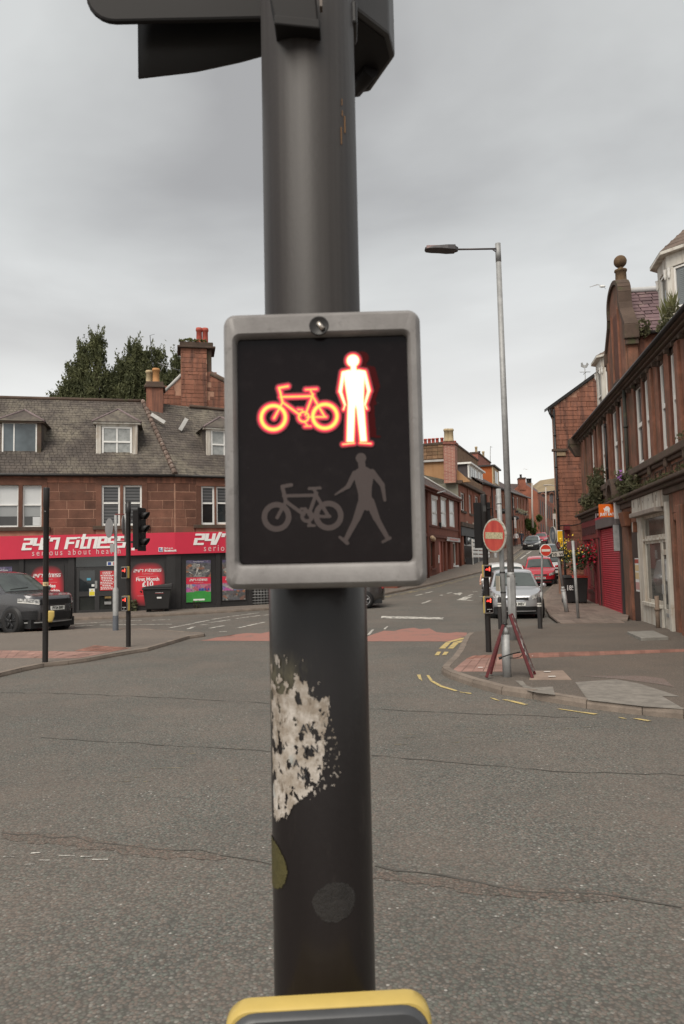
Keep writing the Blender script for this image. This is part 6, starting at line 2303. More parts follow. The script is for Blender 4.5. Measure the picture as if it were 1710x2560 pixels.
# --- weeds on the ledges
def weed_at(px, row, n, sx, sz, size, mat, label, cat='plant', name='ledge_weed', fl=None, y=-.15, stems=8):
    x, z = FR.px(px, row, y)
    p = FR.w(x, y, z)
    t = thing(name, label, cat, p, RA)
    c = []
    st = MB()
    for k in range(stems):
        a = uni(-.6, .6); l = uni(.4, 1.0) * sz
        tip = Vector((uni(-sx, sx), uni(-.25, .15), l))
        st.tube([(tip.x * .2, 0, 0), tuple(tip * .6 + Vector((0, 0, .05 * sz))), tuple(tip)], [.008, .006, .003], 4, False)
        for _ in range(n // stems):
            u = rnd() ** .7
            c.append(Vector((tip.x * (.3 + .7 * u), tip.y * u, tip.z * u)) + Vector((R_.gauss(0, .09), R_.gauss(0, .06), R_.gauss(0, .07))))
    st.build('stem', M('weed_stem', (.13, .10, .05), .9, .2, 5, 0), t)
    leaves('leaf', c, size, mat, t, aspect=2.0)
    if fl:
        leaves('flower', [Vector((uni(-sx, sx) * .8, -.2, uni(.5, .9) * sz)) for _ in range(20)], .06, fl, t)
    return t


M_purp = M('purple_flower', (.33, .12, .40), .8, .2, 6, 0)
weed_at(1496, 1258, 900, .85, 1.35, .085, M_weed, 'big tangle of green weeds on the ledge above the red shopfront', stems=26)
weed_at(1470, 1268, 300, .6, .5, .08, M_weed, 'low straggling weeds at the far end of the shop ledge', stems=12)
weed_at(1567, 1238, 320, .55, .85, .08, M_weed, 'buddleia with purple flowers beside the small stone arch', fl=M_purp, stems=10)
weed_at(1590, 1222, 120, .4, .4, .07, M_weed, 'small dry weeds on the ledge right beside the white fascia', stems=6)
x, z = FR.px(1680, 792, -.15)
t = thing('grass_tuft', 'tuft of tall grass growing in the gutter under the white bay', 'grass', FR.w(x, -.2, z), RA)
bl = MB()
for _ in range(130):
    a = uni(0, 6.28); l = uni(.18, .58); bx = uni(-.55, .45)
    tip = (bx + .25 * math.cos(a) * l, uni(-.15, .15), l)
    w = .008
    bl.add([(bx - w, 0, 0), (bx + w, 0, 0), (bx * .4 + tip[0] * .6 + w * .6, tip[1] * .4, l * .65), tip], [(0, 1, 2), (0, 2, 3)])
bl.build('blade', M_grass, t, 'stuff')
leaves('moss', [Vector((uni(-1.0, .6), uni(-.1, .1), uni(-.1, .12))) for _ in range(200)], .06, M_weed, t)
for a, row in ((1622, 1205), (1700, 1090), (1560, 1195)):
    x, z = FR.px(a, row, -.2)
    leaves('moss_patch', [Vector((x + uni(-.5, .5), -.12 + uni(-.1, .1), z + uni(-.03, .08))) for _ in range(90)], .035, M_weed, shop, 'stuff')
c = []
for _ in range(900):
    x = uni(0, XN - 4); c.append(Vector((x, -.25 + uni(-.06, .05), zC + .09 + uni(-.05, .05))))
leaves('gutter_moss', c, .03, M('moss', (.06, .062, .025), .95, .3, 6, 0), shop, 'stuff')
c = [Vector((uni(-.4, XN - 5), -.3 + uni(-.08, .2), zLed + .15 + uni(-.02, .05))) for _ in range(700)]
leaves('ledge_moss', c, .032, M('moss', (.06, .062, .025)), shop, 'stuff')

# --- ground floor
gl = [(X(a, r), X(b, r)) for a, b, r in ((1465, 1503, 1420), (1508, 1557, 1430), (1576, 1601, 1430), (1604, 1680, 1450))]
(rs0, rs1), (sh0, sh1), (dr0, dr1), (ws0, ws1) = gl
M_maroon = M('maroon_paint', (.200, .034, .038), .5, .2, 1.4, 16, .05, blotch=(.12, .03, .03), bscale=3)
M_shut = M('red_roller_shutter', (.46, .040, .060), .5, .2, .9, 10)
zt_ = zLed - .26
# piers and the rest of the ground storey
holes = [(rs0, rs1, -.5, zt_), (sh0 - .25, sh1 + .15, -.5, zt_), (dr0, dr1, -.5, 3.05), (ws0 - .1, ws1 + .1, -.5, zt_)]
holes += [(X(1690, 1450), X(1712, 1450), -.5, 3.05), (X(1722, 1450), X(1800, 1450), -.5, 3.05)]
wall(shop, 0, XN, -.5, zt_, holes, M_stone_r, 'ground_wall', .0, .5)
q = MB(); q.box(0, XN, .45, .5, -.5, zt_); q.build('dark_interior_wall', M_dark, shop)
# red shopfront
wn_ = [rs0 + (rs1 - rs0) * .18, rs0 + (rs1 - rs0) * .68]
m = MB()
for b in ((rs0, wn_[0], -.3, zt_ - .75), (wn_[1], rs1, -.3, zt_ - .75), (wn_[0], wn_[1], -.3, .72)):
    m.box(b[0], b[1], -.04, .1, b[2], b[3])
m.box(rs0 - .06, rs1 + .2, -.10, .1, zt_ - .78, zt_ - .02)
m.build('shopfront', M_maroon, shop, bevel=.015)
for a, b in ((rs0 - .03, rs0 + .30), (rs1 - .32, rs1), (wn_[1] - .02, wn_[1] + .2)):
    MB().box(a, b, -.10, .0, -.3, zt_ - .80).build('pilaster', M_maroon, shop, bevel=.015)
w = window(shop, wn_[0], wn_[1], .74, zt_ - .80, .02, M_maroon, (1, 2), .07, .62, [glass('shop_glass', (.05, .055, .05), .04), glass('shop_glass2', (.10, .10, .095), .05)])
MB().box(wn_[0] - .05, wn_[1] + .05, -.14, .0, .66, .74).build('shop_sill', M_maroon, shop, bevel=.01)
MB().box(wn_[0] + .15, wn_[1] - .15, -.075, -.04, -.05, .52).build('stall_panel', M_maroon, shop, bevel=.02)
M_carv = M('carved_letter', (.08, .03, .03), .8, .2, 6, 0)
xk = rs0 + .15
cl = MB()
while xk < rs1 - .1:                      # worn raised letters that can no longer be read
    wk = uni(.12, .20)
    cl.box(xk, xk + .05, -.125, -.10, zt_ - .60, zt_ - .26); cl.box(xk + wk - .04, xk + wk, -.125, -.10, zt_ - .60 + uni(0, .1), zt_ - .26)
    cl.box(xk, xk + wk, -.125, -.10, *R_.choice([(zt_ - .30, zt_ - .26), (zt_ - .46, zt_ - .42), (zt_ - .60, zt_ - .56)])); xk += wk + .11
cl.build('worn_lettering', M_carv, shop)
# roller shutter, its black frame and box
zs_ = Z(1507, 1324)
m = MB()
n = 44
rows = []
for k in range(n * 4 + 1):
    z = .02 + (zs_ - .02) * k / (n * 4)
    rows.append([(sh0, -.0 - .022 * abs(math.sin(math.pi * k / 4)), z), (sh1, -.0 - .022 * abs(math.sin(math.pi * k / 4)), z)])
S_ = D.meshes.new('shutter_slat')
sb = MB()
ring = [[(x, -.020 * math.sin(math.pi * k / 5) ** .7 if 0 < k < 5 else 0.004, -.5 + k / 5) for k in range(6)] for x in (-.5, .5)]
sb.loft(ring, False, False, False, True)
S_ = sb.mesh('shutter_slat'); S_.materials.append(M_shut)
sh_e = link(D.objects.new('roller_shutter', None), shop)
ns = 38
for k in range(ns):
    o = link(D.objects.new('shutter_slat', S_), sh_e)
    h = (zs_ - .03) / ns
    o.location = ((sh0 + sh1) / 2, -.005, .03 + h * (k + .5)); o.scale = (sh1 - sh0, 1, h * .99)
MB().box(sh0, sh1, -.035, .0, .0, .06).build('bottom_bar', M_shut, sh_e)
for a, b in ((sh0 - .42, sh0 - .02), (sh1 + .0, sh1 + .16)):
    MB().box(a, b, -.06, .1, -.2, zs_ + .05).build('shutter_post', M_dark, shop, bevel=.008)
MB().box(sh0 - .05, sh0 + .02, -.075, -.02, .0, zs_).build('guide_rail', M_maroon, sh_e)
MB().box(sh1 - .03, sh1 + .04, -.075, -.02, .0, zs_).build('guide_rail', M_maroon, sh_e)
MB().box(sh1 - .06, sh1 + .06, -.24, -.06, 2.2, zs_ + .02).build('rail_box', M_galv, shop, bevel=.01)
MB().box(sh0 - .3, sh1 - .0, -.16, .1, zs_ + .03, zs_ + .38).build('shutter_housing', M('grey_panel', (.15, .13, .125), .6, .2, 3, 20), shop, bevel=.01)
fsc = MB().box(sh0 - .55, sh1 + .1, -.13, .1, zs_ + .38, zt_ - .02).build('shop_sign', M_red, shop)
M_palered = M('pale_sign_print', (.75, .62, .62), .5, .1, 4, 0)
for k in range(9):
    x = sh0 - .35 + k * .42
    MB().box(x, x + uni(.1, .3), -.135, -.128, zs_ + .50 + uni(-.05, .05), zs_ + .56 + uni(0, .15)).build('sign_print', M_palered, fsc)
# projecting takeaway sign facing the crossing
jx = FR.px(1518, 1276, -.3)[0]
jp = FR.w(FR.px(1526, 1290, -.05)[0], -.05, 0)
Yj = 24.55
c_ = [at(1499, 1260.5, Yj), at(1535.5, 1260.5, Yj), at(1535.5, 1293, Yj), at(1499, 1293, Yj)]
js = thing('takeaway_sign', 'orange projecting takeaway sign with a white house emblem above the red shutter', 'sign', sum(c_, Vector()) / 4, math.radians(4))
jw, jh = (c_[1] - c_[0]).x, (c_[0] - c_[3]).z
M_orange = M('orange_sign', (.78, .155, .020), .4, .06, 3, 0)
MB().box(-jw / 2, jw / 2, 0, .10, -jh / 2, jh / 2).build('sign_box', M_orange, js, bevel=.006)
u = jw
hm = MB()
hm.prism([(x * u, -.012, z * u) for x, z in ((-.26, .12), (-.21, .17), (-.17, .15), (-.08, .27), (-.01, .30), (.04, .27), (.08, .31), (.12, .26), (.20, .18), (.23, .09), (.19, .06), (.17, -.13), (.06, -.13), (.055, -.02), (.02, .06), (.005, -.02), (.015, -.13), (-.04, -.13), (-.035, -.04), (-.08, .0), (-.09, .06), (-.10, .0), (-.13, -.03), (-.11, -.13), (-.17, -.13), (-.20, .07))], (0, .006, 0))
hm.build('house_emblem', M_wlet, js)
text(js, 'JUST EAT', 0, -jh / 2 + .095, .118, M_wlet, -.006, bold=.005, sx=.98)
MB().tube([(jw / 2, .05, .1), (jw / 2 + .25, .3, .1)], .015, 5).build('bracket', M_black, js)
p2 = at(1545, 1276, Yj - .45)
ls = thing('light_box_sign', 'blank white sign box behind the orange takeaway sign', 'sign', p2, math.radians(4))
MB().box(-.09, .13, 0, .12, -.27, .27).build('sign_box', M('grey_white_panel', (.50, .48, .46), .5, .15, 2, 20), ls, bevel=.006)
# small arch over the ledge
ac = X(1541, 1222); az0 = zLed + .13
arch = MB()
loops = []
for r in (.62, .46):
    loops.append([(ac + r * math.cos(a), -.26, az0 + r * 1.15 * math.sin(a)) for a in [math.pi * k / 16 for k in range(17)]])
lb = [[(x, -.02, z) for x, y, z in l] for l in loops]
arch.loft([lb[0], loops[0], loops[1], lb[1]], False, False, False, False)
arch.build('arch_moulding', M_stone_d, shop, fix=True)
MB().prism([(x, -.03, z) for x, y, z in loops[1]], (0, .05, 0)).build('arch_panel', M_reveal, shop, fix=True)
# corbel, pier and recessed door
cb0, cb1 = FR.px(1557, 1306, -.1)[0], FR.px(1569, 1306, -.1)[0]
MB().loft([[(cb0 + .02, -.16, 2.95), (cb1, -.16, 2.95), (cb1, .0, 2.95), (cb0 + .02, .0, 2.95)], [(cb0, -.24, 3.40), (cb1 + .05, -.24, 3.40), (cb1 + .05, .0, 3.40), (cb0, .0, 3.40)]], True, True, True, False).build('corbel', M('orange_stone', (.20, .082, .045), .9, .3, 3, 20, .3), shop, bevel=.02)
MB().box(dr0, dr1, .2, .26, -.3, 3.0).build('door', M('brown_door', (.062, .042, .035), .6, .3, 1.5, 12), shop)
c0_ = FR.px(1588, 1455, -.0)
pn = MB(); pn.box(dr0 + (dr1 - dr0) * .52, dr0 + (dr1 - dr0) * .93, -.005, .02, .95, 1.95)
MB().box(dr0 + (dr1 - dr0) * .3, dr1 + .05, .0, .06, -.3, 3.0).build('side_panel', M('brown_door', (.062, .042, .035)), shop)
o = pn.build('notice_board', M_pap, shop)
dxn = dr0 + (dr1 - dr0) * .725; wn2 = (dr1 - dr0) * .19
for k, (z, h, m_) in enumerate(((1.86, .12, M_rpot), (1.66, .18, M('cream_band', (.62, .47, .26))), (1.42, .2, M('cream_band', (.62, .47, .26))), (1.12, .22, M('pink_print', (.5, .28, .26), .5, .1, 3, 0)))):
    MB().box(dxn - wn2, dxn + wn2, -.010, -.004, z - h / 2, z + h / 2).build('notice', m_, o)
# alarm boxes
MB().box(dr1 - .02, dr1 + .10, -.16, .02, 2.72, 3.02).build('alarm_box', M('orange_stone', (.30, .105, .045)), shop, bevel=.02)
MB().box(dr1 - .10, dr1 - .02, -.16, .02, 2.72, 3.02).build('alarm_box', M_dirtywhite, shop, bevel=.02)
# white shopfront
M_wsf = M('flaking_white_paint', (.56, .53, .465), .75, .2, 1.3, 16, .2, streak=(.30, .22, .16), blotch=(.30, .22, .155), bscale=1.7, bth=(.58, .72))
fx0, fx1 = FR.px(1583, 1268, -.05)[0], FR.px(1660, 1244, -.05)[0]
fz0, fz1 = FR.px(1620, 1277, -.05)[1], FR.px(1620, 1237, -.05)[1]
MB().box(fx0, fx1, -.10, .1, fz0, fz1).build('shop_fascia', M_wsf, shop, bevel=.015)
MB().box(fx0 + .35, fx1 - .2, -.26, .0, fz0 - .12, fz0 + .01).build('fascia_mould', M('grey_moulding', (.26, .22, .19), .8, .2, 3, 20), shop, bevel=.02)
wx0, wx1 = FR.px(1612, 1400, 0)[0], FR.px(1653, 1400, 0)[0]
wz0, wz1 = FR.px(1640, 1510, 0)[1], FR.px(1630, 1287, 0)[1]
dx1 = ws1 - .12
zt2w = FR.px(1632, 1351, 0)[1] - .01
m = MB()
m.box(ws0 - .08, wx0, -.05, .12, -.3, fz0); m.box(wx0, wx1 - .0, -.05, .12, -.3, wz0); m.box(dx1, ws1 + .08, -.08, .12, -.3, fz0 + .1)
m.box(wx0, dx1, -.03, .1, wz1, fz0); m.box(wx0, dx1, -.03, .1, zt2w, zt2w + .07)
m.build('shopfront', M_wsf, shop, bevel=.012)
zt2 = FR.px(1632, 1351, 0)[1]
window(shop, wx0, wx1, wz0, zt2, .02, M_wsf, (1, 1), .08, .5, [glass('shop_glass3', (.10, .098, .09), .03)])
window(shop, wx0, dx1, zt2 + .05, wz1, .02, M_wsf, (1, 1), .07, .5, [glass('shop_glass4', (.14, .13, .11), .06)])
MB().box(wx0 - .1, wx1 + .02, -.12, .0, wz0 - .08, wz0 + .02).build('shop_sill', M_wsf, shop, bevel=.01)
# the glazed door of the white shop
xd0, xd1 = wx1 + .06, dx1 - .01
m = MB(); m.box(xd0, xd0 + .12, -.0, .06, .05, zt2); m.box(xd1 - .12, xd1, 0, .06, .05, zt2); m.box(xd0, xd1, 0, .06, .05, .62); m.box(xd0, xd1, 0, .06, 2.02, 2.16); m.box(xd0, xd1, 0, .06, zt2 - .08, zt2)
d_ = m.build('shop_door', M_wsf, shop, bevel=.008)
MB().box(xd0 + .12, xd1 - .12, .02, .04, .62, 2.02).build('pane', glass('shop_glass3'), d_)
MB().box(xd0 + .12, xd1 - .12, .02, .04, 2.16, zt2 - .08).build('pane', glass('shop_glass4'), d_)
MB().box((xd0 + xd1) / 2 - .12, (xd0 + xd1) / 2 + .12, -.02, .0, .42, .52).build('letter_box', M_galv, d_)
MB().box(xd0 + .03, xd0 + .08, -.04, .0, 1.0, 1.25).build('door_handle', M_galv, d_)
pipe(shop, wx1 + .0, .0, .95, -.16, .055, M('stained_pipe', (.22, .16, .12), .9, .3, 5, 20))
for k in range(14):
    x = uni(fx0 + .1, fx1 - .1)
    MB().box(x, x + uni(.02, .06), -.104, -.098, uni(fz0 + .1, fz1 - .15), uni(fz0 + .3, fz1)).build('flaked_paint', M('bare_wood', (.13, .10, .08), .9, .3, 6, 0), shop) if k < 8 else None
# pillars and doorway at the near end
for a in (1715, 1805):
    x = X(a, 1450); MB().box(x - .22, x + .22, -.10, .0, -.3, 3.2).build('pilaster', M_stone_r, shop, bevel=.03)
for a, b in ((X(1690, 1450), X(1712, 1450)), (X(1722, 1450), X(1800, 1450))):
    for xx in (a + .12, b - .12):
        MB().box(xx - .12, xx + .12, .0, .3, 2.85, 3.05).build('head_corbel', M_stone_r, shop, bevel=.04)
# stone step by the white shop
s = Q((1568, 1586), (1604, 1602.5), (1672, 1600), (1634, 1583.5), h=PH)
zst = PH + .07
stp = thing('door_step', 'worn grey stone slab step lying before the white shopfront', 'step', sum(s, Vector()) / 4)
mm = sum(s, Vector()) / 4
MB().loft([[tuple(p - mm + Vector((0, 0, -.02))) for p in s], [tuple(p - mm + Vector((0, 0, .07))) for p in s]], True, True, True, False).build('slab', M('grey_slab', (.25, .235, .21), .8, .3, 3, 30, .3), stp, bevel=.01, fix=True)

# ------------------------------------------------------------------ next house up the street: its gable faces us
gY = 34.6
gA = at(1404, 1450, gY)
gh = thing('sandstone_house', 'tall red sandstone gable end with weathervane standing just beyond the shops', 'house', (0, 0, 0))
def gx(px, row): p = at(px, row, gY); return p.x, p.z
wl0 = gx(1402, 1400)[0]
pts = [(wl0, -.3), (17, -.3), (17, gx(1650, 800)[1] + 2), gx(1500, 930), gx(1394, 1016)]
el = gx(1394, 1016)
slope = (gx(1487, 948)[1] - el[1]) / (gx(1487, 948)[0] - el[0])
pts = [(wl0, -.3), (18, -.3), (18, el[1] + slope * (18 - wl0)), (wl0, el[1])]
MB().prism([(x, gY, z) for x, z in pts], (0, .5, 0)).build('gable_wall', M_joint, gh, fix=True)
for _o in [gh]:
    pass
courses(gh, wl0, 12.5, -.2, el[1] + slope * 3.0, .20, .56, [], M_stone, y=gY - .04, th=.05, gap=.012, proud=.012, jz=.3, inside=lambda x, z: z < el[1] + slope * (x - wl0) - .12, limit=295)
MB().prism([(wl0 - .35, gY - .12, el[1] - .18), (18, gY - .12, el[1] + slope * (18 - wl0)), (18, gY - .12, el[1] + slope * (18 - wl0) + .16), (wl0 - .35, gY - .12, el[1] - .04)], (0, .6, 0)).build('skew', M_black, gh, fix=True)
gd = Vector((.36, .93, 0)) * 14
MB().add([(wl0 + .02, gY + .02, -.3), (wl0 + gd.x, gY + gd.y, -.3), (wl0 + gd.x, gY + gd.y, el[1] - .1), (wl0 + .02, gY + .02, el[1] - .1)], [(0, 1, 2, 3)]).build('front_wall', M_stone, gh)
pipe(gh, wl0 - .06, 1.2, el[1] - .15, gY - .08, .055, M_black)
MB().tube([(wl0 - .25, gY - .06, el[1] - .15), (wl0 - .25, gY - .06, el[1] - .35), (wl0 - .06, gY - .08, el[1] - .55)], .055, 8).build('swan_neck', M_black, gh)
zl = gx(1396, 1124)[1]
MB().box(wl0 - .22, wl0 + .50, gY - .16, gY + .02, zl - .10, zl + .02).build('corner_ledge', M_stone_d, gh, bevel=.02)
MB().box(wl0 - .05, wl0 + .42, gY - .10, gY + .02, zl - .32, zl - .10).build('corner_ledge', M('cream_stone', (.33, .24, .15), .9, .3, 3, 20), gh, bevel=.02)
MB().add([(wl0 - .3, gY + .3, el[1]), (18, gY + .3, el[1] + slope * (18 - wl0)), (18 + gd.x, gY + 14, el[1] + slope * (18 - wl0)), (wl0 - .3 + gd.x, gY + 14, el[1])], [(0, 1, 2, 3)]).build('roof', M_slate, gh)
# white lime scars on the upper courses
# weathervane
wv = gx(1469, 957)
t = link(D.objects.new('weathervane', None), gh)
m = MB(); m.lathe([(.10, 0), (.07, .2), (.02, .25), (.02, .95), (0, .95)], (wv[0], gY + .3, wv[1]), 8); m.build('vane_post', M_galv, t)
m = MB()
c = Vector((wv[0], gY + .3, wv[1] + .85))
m.tube([c + Vector((-.25, 0, -.25)), c + Vector((.25, 0, -.25))], .015, 4); m.tube([c + Vector((0, -.25, -.3)), c + Vector((0, .25, -.3))], .015, 4)
m.prism([c + Vector(p) for p in ((-.18, 0, .02), (-.05, 0, -.05), (.10, 0, -.04), (.20, 0, .12), (.12, 0, .22), (.05, 0, .08), (-.05, 0, .08), (-.10, 0, .22), (-.17, 0, .20))], (0, .02, 0))
m.build('cockerel', M_galv, t)
M_cable = M_black
pts = [at(1397, 1314, 34.3), at(1430, 1314, 34.0), at(1452, 1309, 33.0), at(1463, 1303, 32.2)]
MB().tube(pts, .025, 6).build('cable', M_black, gh)
# painted maroon patch and wall box on the gable
m = MB(); a, b = gx(1408, 1312), gx(1421, 1326); m.box(a[0], b[0], gY - .3, gY, b[1], a[1]); m.build('wall_box', M_maroon, gh, bevel=.01)
m = MB(); a, b = gx(1411, 1326), gx(1425, 1345); m.box(a[0], b[0], gY - .08, gY, b[1], a[1]); m.build('painted_panel', M_maroon, gh)
# ------------------------------------------------------------------ street furniture on the near corner
def pole_thing(name, label, cat, px, row, h=0.0, group=None):
    p = gp(px, row, h)
    return thing(name, label, cat, p, 0, group), p


def zr(px, row, p):
    return at(px, row, p.y).z - p.z


t, p = pole_thing('traffic_signal', 'black traffic signal with two red cycle and pedestrian boxes by the brown board trestle', 'traffic signal', 1222, 1630, PH)
ztop = zr(1211, 1236, p)
MB().lathe([(.057, 0), (.057, ztop - .55), (.062, ztop - .54), (.062, ztop - .02), (.058, ztop), (0, ztop)], n=20).build('pole', M_black, t)
z0, z1 = zr(1200, 1370, p), zr(1200, 1256, p)
m = MB(); m.box(-.205, -.03, .02, .06, z0, z1); m.box(.03, .14, .02, .06, z0, z1); m.box(-.205, .14, .045, .06, z0, z1); m.build('backing_board', M_head, t, bevel=.012)
m = MB(); m.box(-.15, .12, .06, .25, z0 + .06, z1 - .06); m.build('signal_head', M_head, t, bevel=.02)
zc = zr(1212, 1272, p); MB().box(-.03, .03, -.075, -.05, zc - .06, zc + .06).build('cable_box', M('worn_black', (.05, .048, .046), .6, .3, 10, 40), t)
zc = zr(1212, 1271, p); MB().tube([(.05, 0, zc), (.19, .02, zc)], .012, 6).build('arm', M_black, t)
for rt, rb, wd, btn in ((1412, 1443.5, .185, False), (1490, 1533, .185, True)):
    a, b = zr(1221, rt, p), zr(1221, rb, p)
    o = ped_box(t, .015, -.085, (a + b) / 2, math.radians(18), wd, a - b, btn)
M_noent = None
def sign_face_red():
    t = NT('weathered_sign_red')
    c = t.mix(t.ramp(t.noise(3.0, 4, .6, t.pos((4, 4, 1))), [(.3, 0.0), (.7, 1.0)]), (.36, .035, .028), (.50, .075, .05))
    c = t.mix(t.ramp(t.noise(9, 5, .7, t.pos((3, 3, .4))), [(.55, 0.0), (.75, .6)]), c, (.20, .03, .025))
    return t.out(c, .5, 0, .4)
M_sred = sign_face_red()
M_scream = M('grimy_cream', (.50, .43, .27), .7, .35, 20, 120, blotch=(.17, .15, .10), bscale=38, bth=(.5, .62))
M_srim = M('grimy_sign_edge', (.46, .43, .38), .7, .3, 10, 60, blotch=(.10, .10, .06), bscale=24, bth=(.52, .62))


def no_entry(t, x, y, z, r, ang, tilt, worn_=True, sx=1.0):
    m = MB().lathe([(0, .018), (r * .93, .018), (r, .012), (r, -.006), (r * .965, -.010), (0, -.010)], (0, 0, 0), 40, False, 'y')
    o = m.build('sign_disc', M_srim if worn_ else M_white, t, fix=True)
    o.location = (x, y, z); o.rotation_euler = (0, tilt, ang)
    MB().lathe([(r * .90, -.0125), (0, -.0125)], (0, 0, 0), 40, False, 'y').build('red_face', M_sred if worn_ else M('sign_red', (.55, .05, .03), .4, .1, 5, 0), o)
    MB().box(-r * .74, r * .74, -.016, -.0105, -r * .19, r * .19).build('white_bar', M_scream if worn_ else M('sign_white', (.68, .62, .55), .5, .1, 5, 0), o)
    if worn_:
        MB().lathe([(r * .905, -.0130), (r * .885, -.0130)], (0, 0, 0), 40, False, 'y').build('inner_rim', M_scream, o)
    return o


# no entry sign on its grey post
t, p = pole_thing('no_entry_sign', 'large weathered no entry sign on a grey stepped post with board trestle round it', 'road sign', 1268, 1692, PH)
top = at(1246, 1222, p.y); zt0 = top.z - p.z; lx = top.x - p.x
zc0 = zr(1266, 1585, p); zc1 = zr(1264, 1568, p)
def lp_(z): return (lx * z / zt0, 0, z)
m = MB(); m.tube([(0, 0, -.1), lp_(zc0)], [.068, .068], 18); m.tube([lp_(zc0), lp_(zc1)], [.070, .042], 18); m.tube([lp_(zc1), lp_(zt0)], .040, 16); m.build('post', M_galv, t)
for row in (1431, 1481, 1560, 1258):
    z = zr(1257, row, p); q = lp_(z); MB().tube([(q[0], 0, z - .012), (q[0], 0, z + .012)], .045, 14).build('band_clip', M_black if row != 1258 else M_galv, t)
a = at(1236.5, 1339, p.y - .09)
rr_ = (at(1236, 1296, p.y - .09).z - at(1236, 1382, p.y - .09).z) / 2
no_entry(t, a.x - p.x, -.09, a.z - p.z, rr_, math.radians(-60), math.radians(3.5))
for dz in (-.10, .10):
    MB().box(a.x - p.x + .02, lp_(a.z - p.z)[0] + .03, -.07, -.03, a.z - p.z + dz - .015, a.z - p.z + dz + .015).build('clip', M_galv, t)
# flat plate seen edge-on, tied behind
pz0, pz1 = zr(1252, 1478, p), zr(1252, 1440, p)
MB().box(-.085, -.07, -.04, .22, pz0, pz1).build('side_plate', M('old_plate', (.42, .37, .29), .7, .2, 5, 30), t)
# folding board frame chained round the post
M_mar = M('dark_red_frame', (.105, .016, .018), .45, .3, 8, 40, blotch=(.045, .012, .012), bscale=9)
tr = thing('folding_board_frame', 'dark red folding board frame chained round the no entry post', 'a-board', p + Vector((0, 0, 0)))
def loc(px, row, dy): q = at(px, row, p.y + dy); return q - p
def barseg(a, b, w, d, nm, mat, par):
    a, b = Vector(a), Vector(b)
    dd = b - a; z = dd.normalized(); x = Vector((0, 1, 0)).cross(z).normalized(); y = z.cross(x)
    m3 = Matrix((x, y, z)).transposed()
    return MB().obox((a + b) / 2, w, d, dd.length, m3).build(nm, mat, par, bevel=.004)
legs = [((1216, 1694, -.22), (1258, 1562, -.06), .040), ((1227, 1685, .10), (1260, 1556, .02), .032)]
for (a, b, w) in legs:
    barseg(loc(*a), loc(*b), w, .05, 'leg', M_mar, tr)
legs2 = [((1331, 1695, -.22), (1274, 1536, -.03), .045), ((1337, 1685, .12), (1279, 1534, .03), .035)]
for (a, b, w) in legs2:
    barseg(loc(*a), loc(*b), w, .05, 'leg', M_mar, tr)
# remains of the printed board between the second pair of legs
q0, q1, q2, q3 = loc(1329, 1680, -.15), loc(1277, 1540, -.02), loc(1281, 1538, .03), loc(1335, 1678, .10)
MB().prism([q0, q1, q2, q3], (.012, 0, .004)).build('board', M('torn_board', (.13, .10, .095), .8, .4, 10, 40, blotch=(.48, .44, .42), bscale=12, bth=(.50, .60)), tr, fix=True)
for f0, f1 in ((.90, .83), (.78, .73), (.52, .42), (.36, .30)):
    a = q0 + (q1 - q0) * f0; b = q0 + (q1 - q0) * f1
    barseg(a + Vector((-.004, -.03, .0)), b + Vector((-.004, -.03, .0)), .030, .012, 'paper_scrap', M_pap, tr)
barseg(loc(1266, 1566, -.05), loc(1281, 1566, -.05), .03, .02, 'hinge_bar', M_galv, tr)
m = MB(); m.tube([loc(1247, 1646, -.16), loc(1257, 1642, -.15), loc(1275, 1636, -.1), loc(1300, 1630, -.02)], .010, 6); m.tube([loc(1247, 1646, -.16), loc(1254, 1644, -.16)], .022, 8)
m.tube([loc(1276, 1645, -.06), loc(1288, 1645, -.05), loc(1300, 1642, -.05), loc(1306, 1636, -.06)], .008, 6); m.build('chain', M_black, tr)

# the lamp column
t, p = pole_thing('street_lamp', 'tall galvanised street lamp with thin arm and flat lantern above the no entry sign', 'street lamp', 1283.5, 1600, PH)
top = at(1244.5, 609, p.y); zt0 = top.z - p.z; lx = top.x - p.x
zj = zr(1279.5, 1443, p)
def lq(z): return Vector((lx * z / zt0, 0, z))
m = MB(); m.tube([(0, 0, -.1), lq(zj)], .100, 20); m.tube([lq(zj), lq(zj + .12)], [.100, .078], 20); m.tube([lq(zj + .12), lq(zr(1248, 655, p))], [.078, .064], 20); m.tube([lq(zr(1248, 655, p)), lq(zt0)], [.068, .066], 20)
m.build('column', M_galv, t)
MB().box(-.052, .052, -.106, -.08, .5, 1.5).build('access_door', M_galv, t, bevel=.006)
for dx, dz in ((0, 1.62), (0, .46)):
    MB().ball((dx, -.10, dz), .012, 8, 6).build('door_bolt', M_galv, t)
yl = -.05
def ll(px, row): q = at(px, row, p.y + yl); return q - p
a, b = ll(1240, 622), ll(1143, 623.5)
m = MB(); m.tube([a, b], .022, 10); m.tube([ll(1239, 629), ll(1230, 622.5)], .014, 6); m.build('arm', M('dark_arm', (.10, .085, .085), .5, .2, 5, 0, metal=.4), t)
m = MB()
sec_ = []
for px, r0, r1, wy in ((1145, 619.5, 627.5, .05), (1138, 617.5, 628, .10), (1137, 615.5, 628.5, .14), (1118, 616.5, 628.2, .17), (1099, 618, 626.5, .17), (1080, 619, 626.3, .16), (1066, 619.5, 626, .13), (1062, 621, 625, .07)):
    a0, a1 = ll(px, r0), ll(px, r1)
    sec_.append([(a0.x, yl - wy * .8, a0.z), (a0.x, yl + wy * .8, a0.z), (a1.x, yl + wy, a1.z), (a1.x, yl - wy, a1.z)])
m.loft(sec_, True, True, True, False); ln = m.build('lantern', M('lantern_grey', (.055, .05, .052), .5, .2, 6, 0), t, bevel=.006)
g0, g1 = ll(1065, 624.5), ll(1094, 625.5)
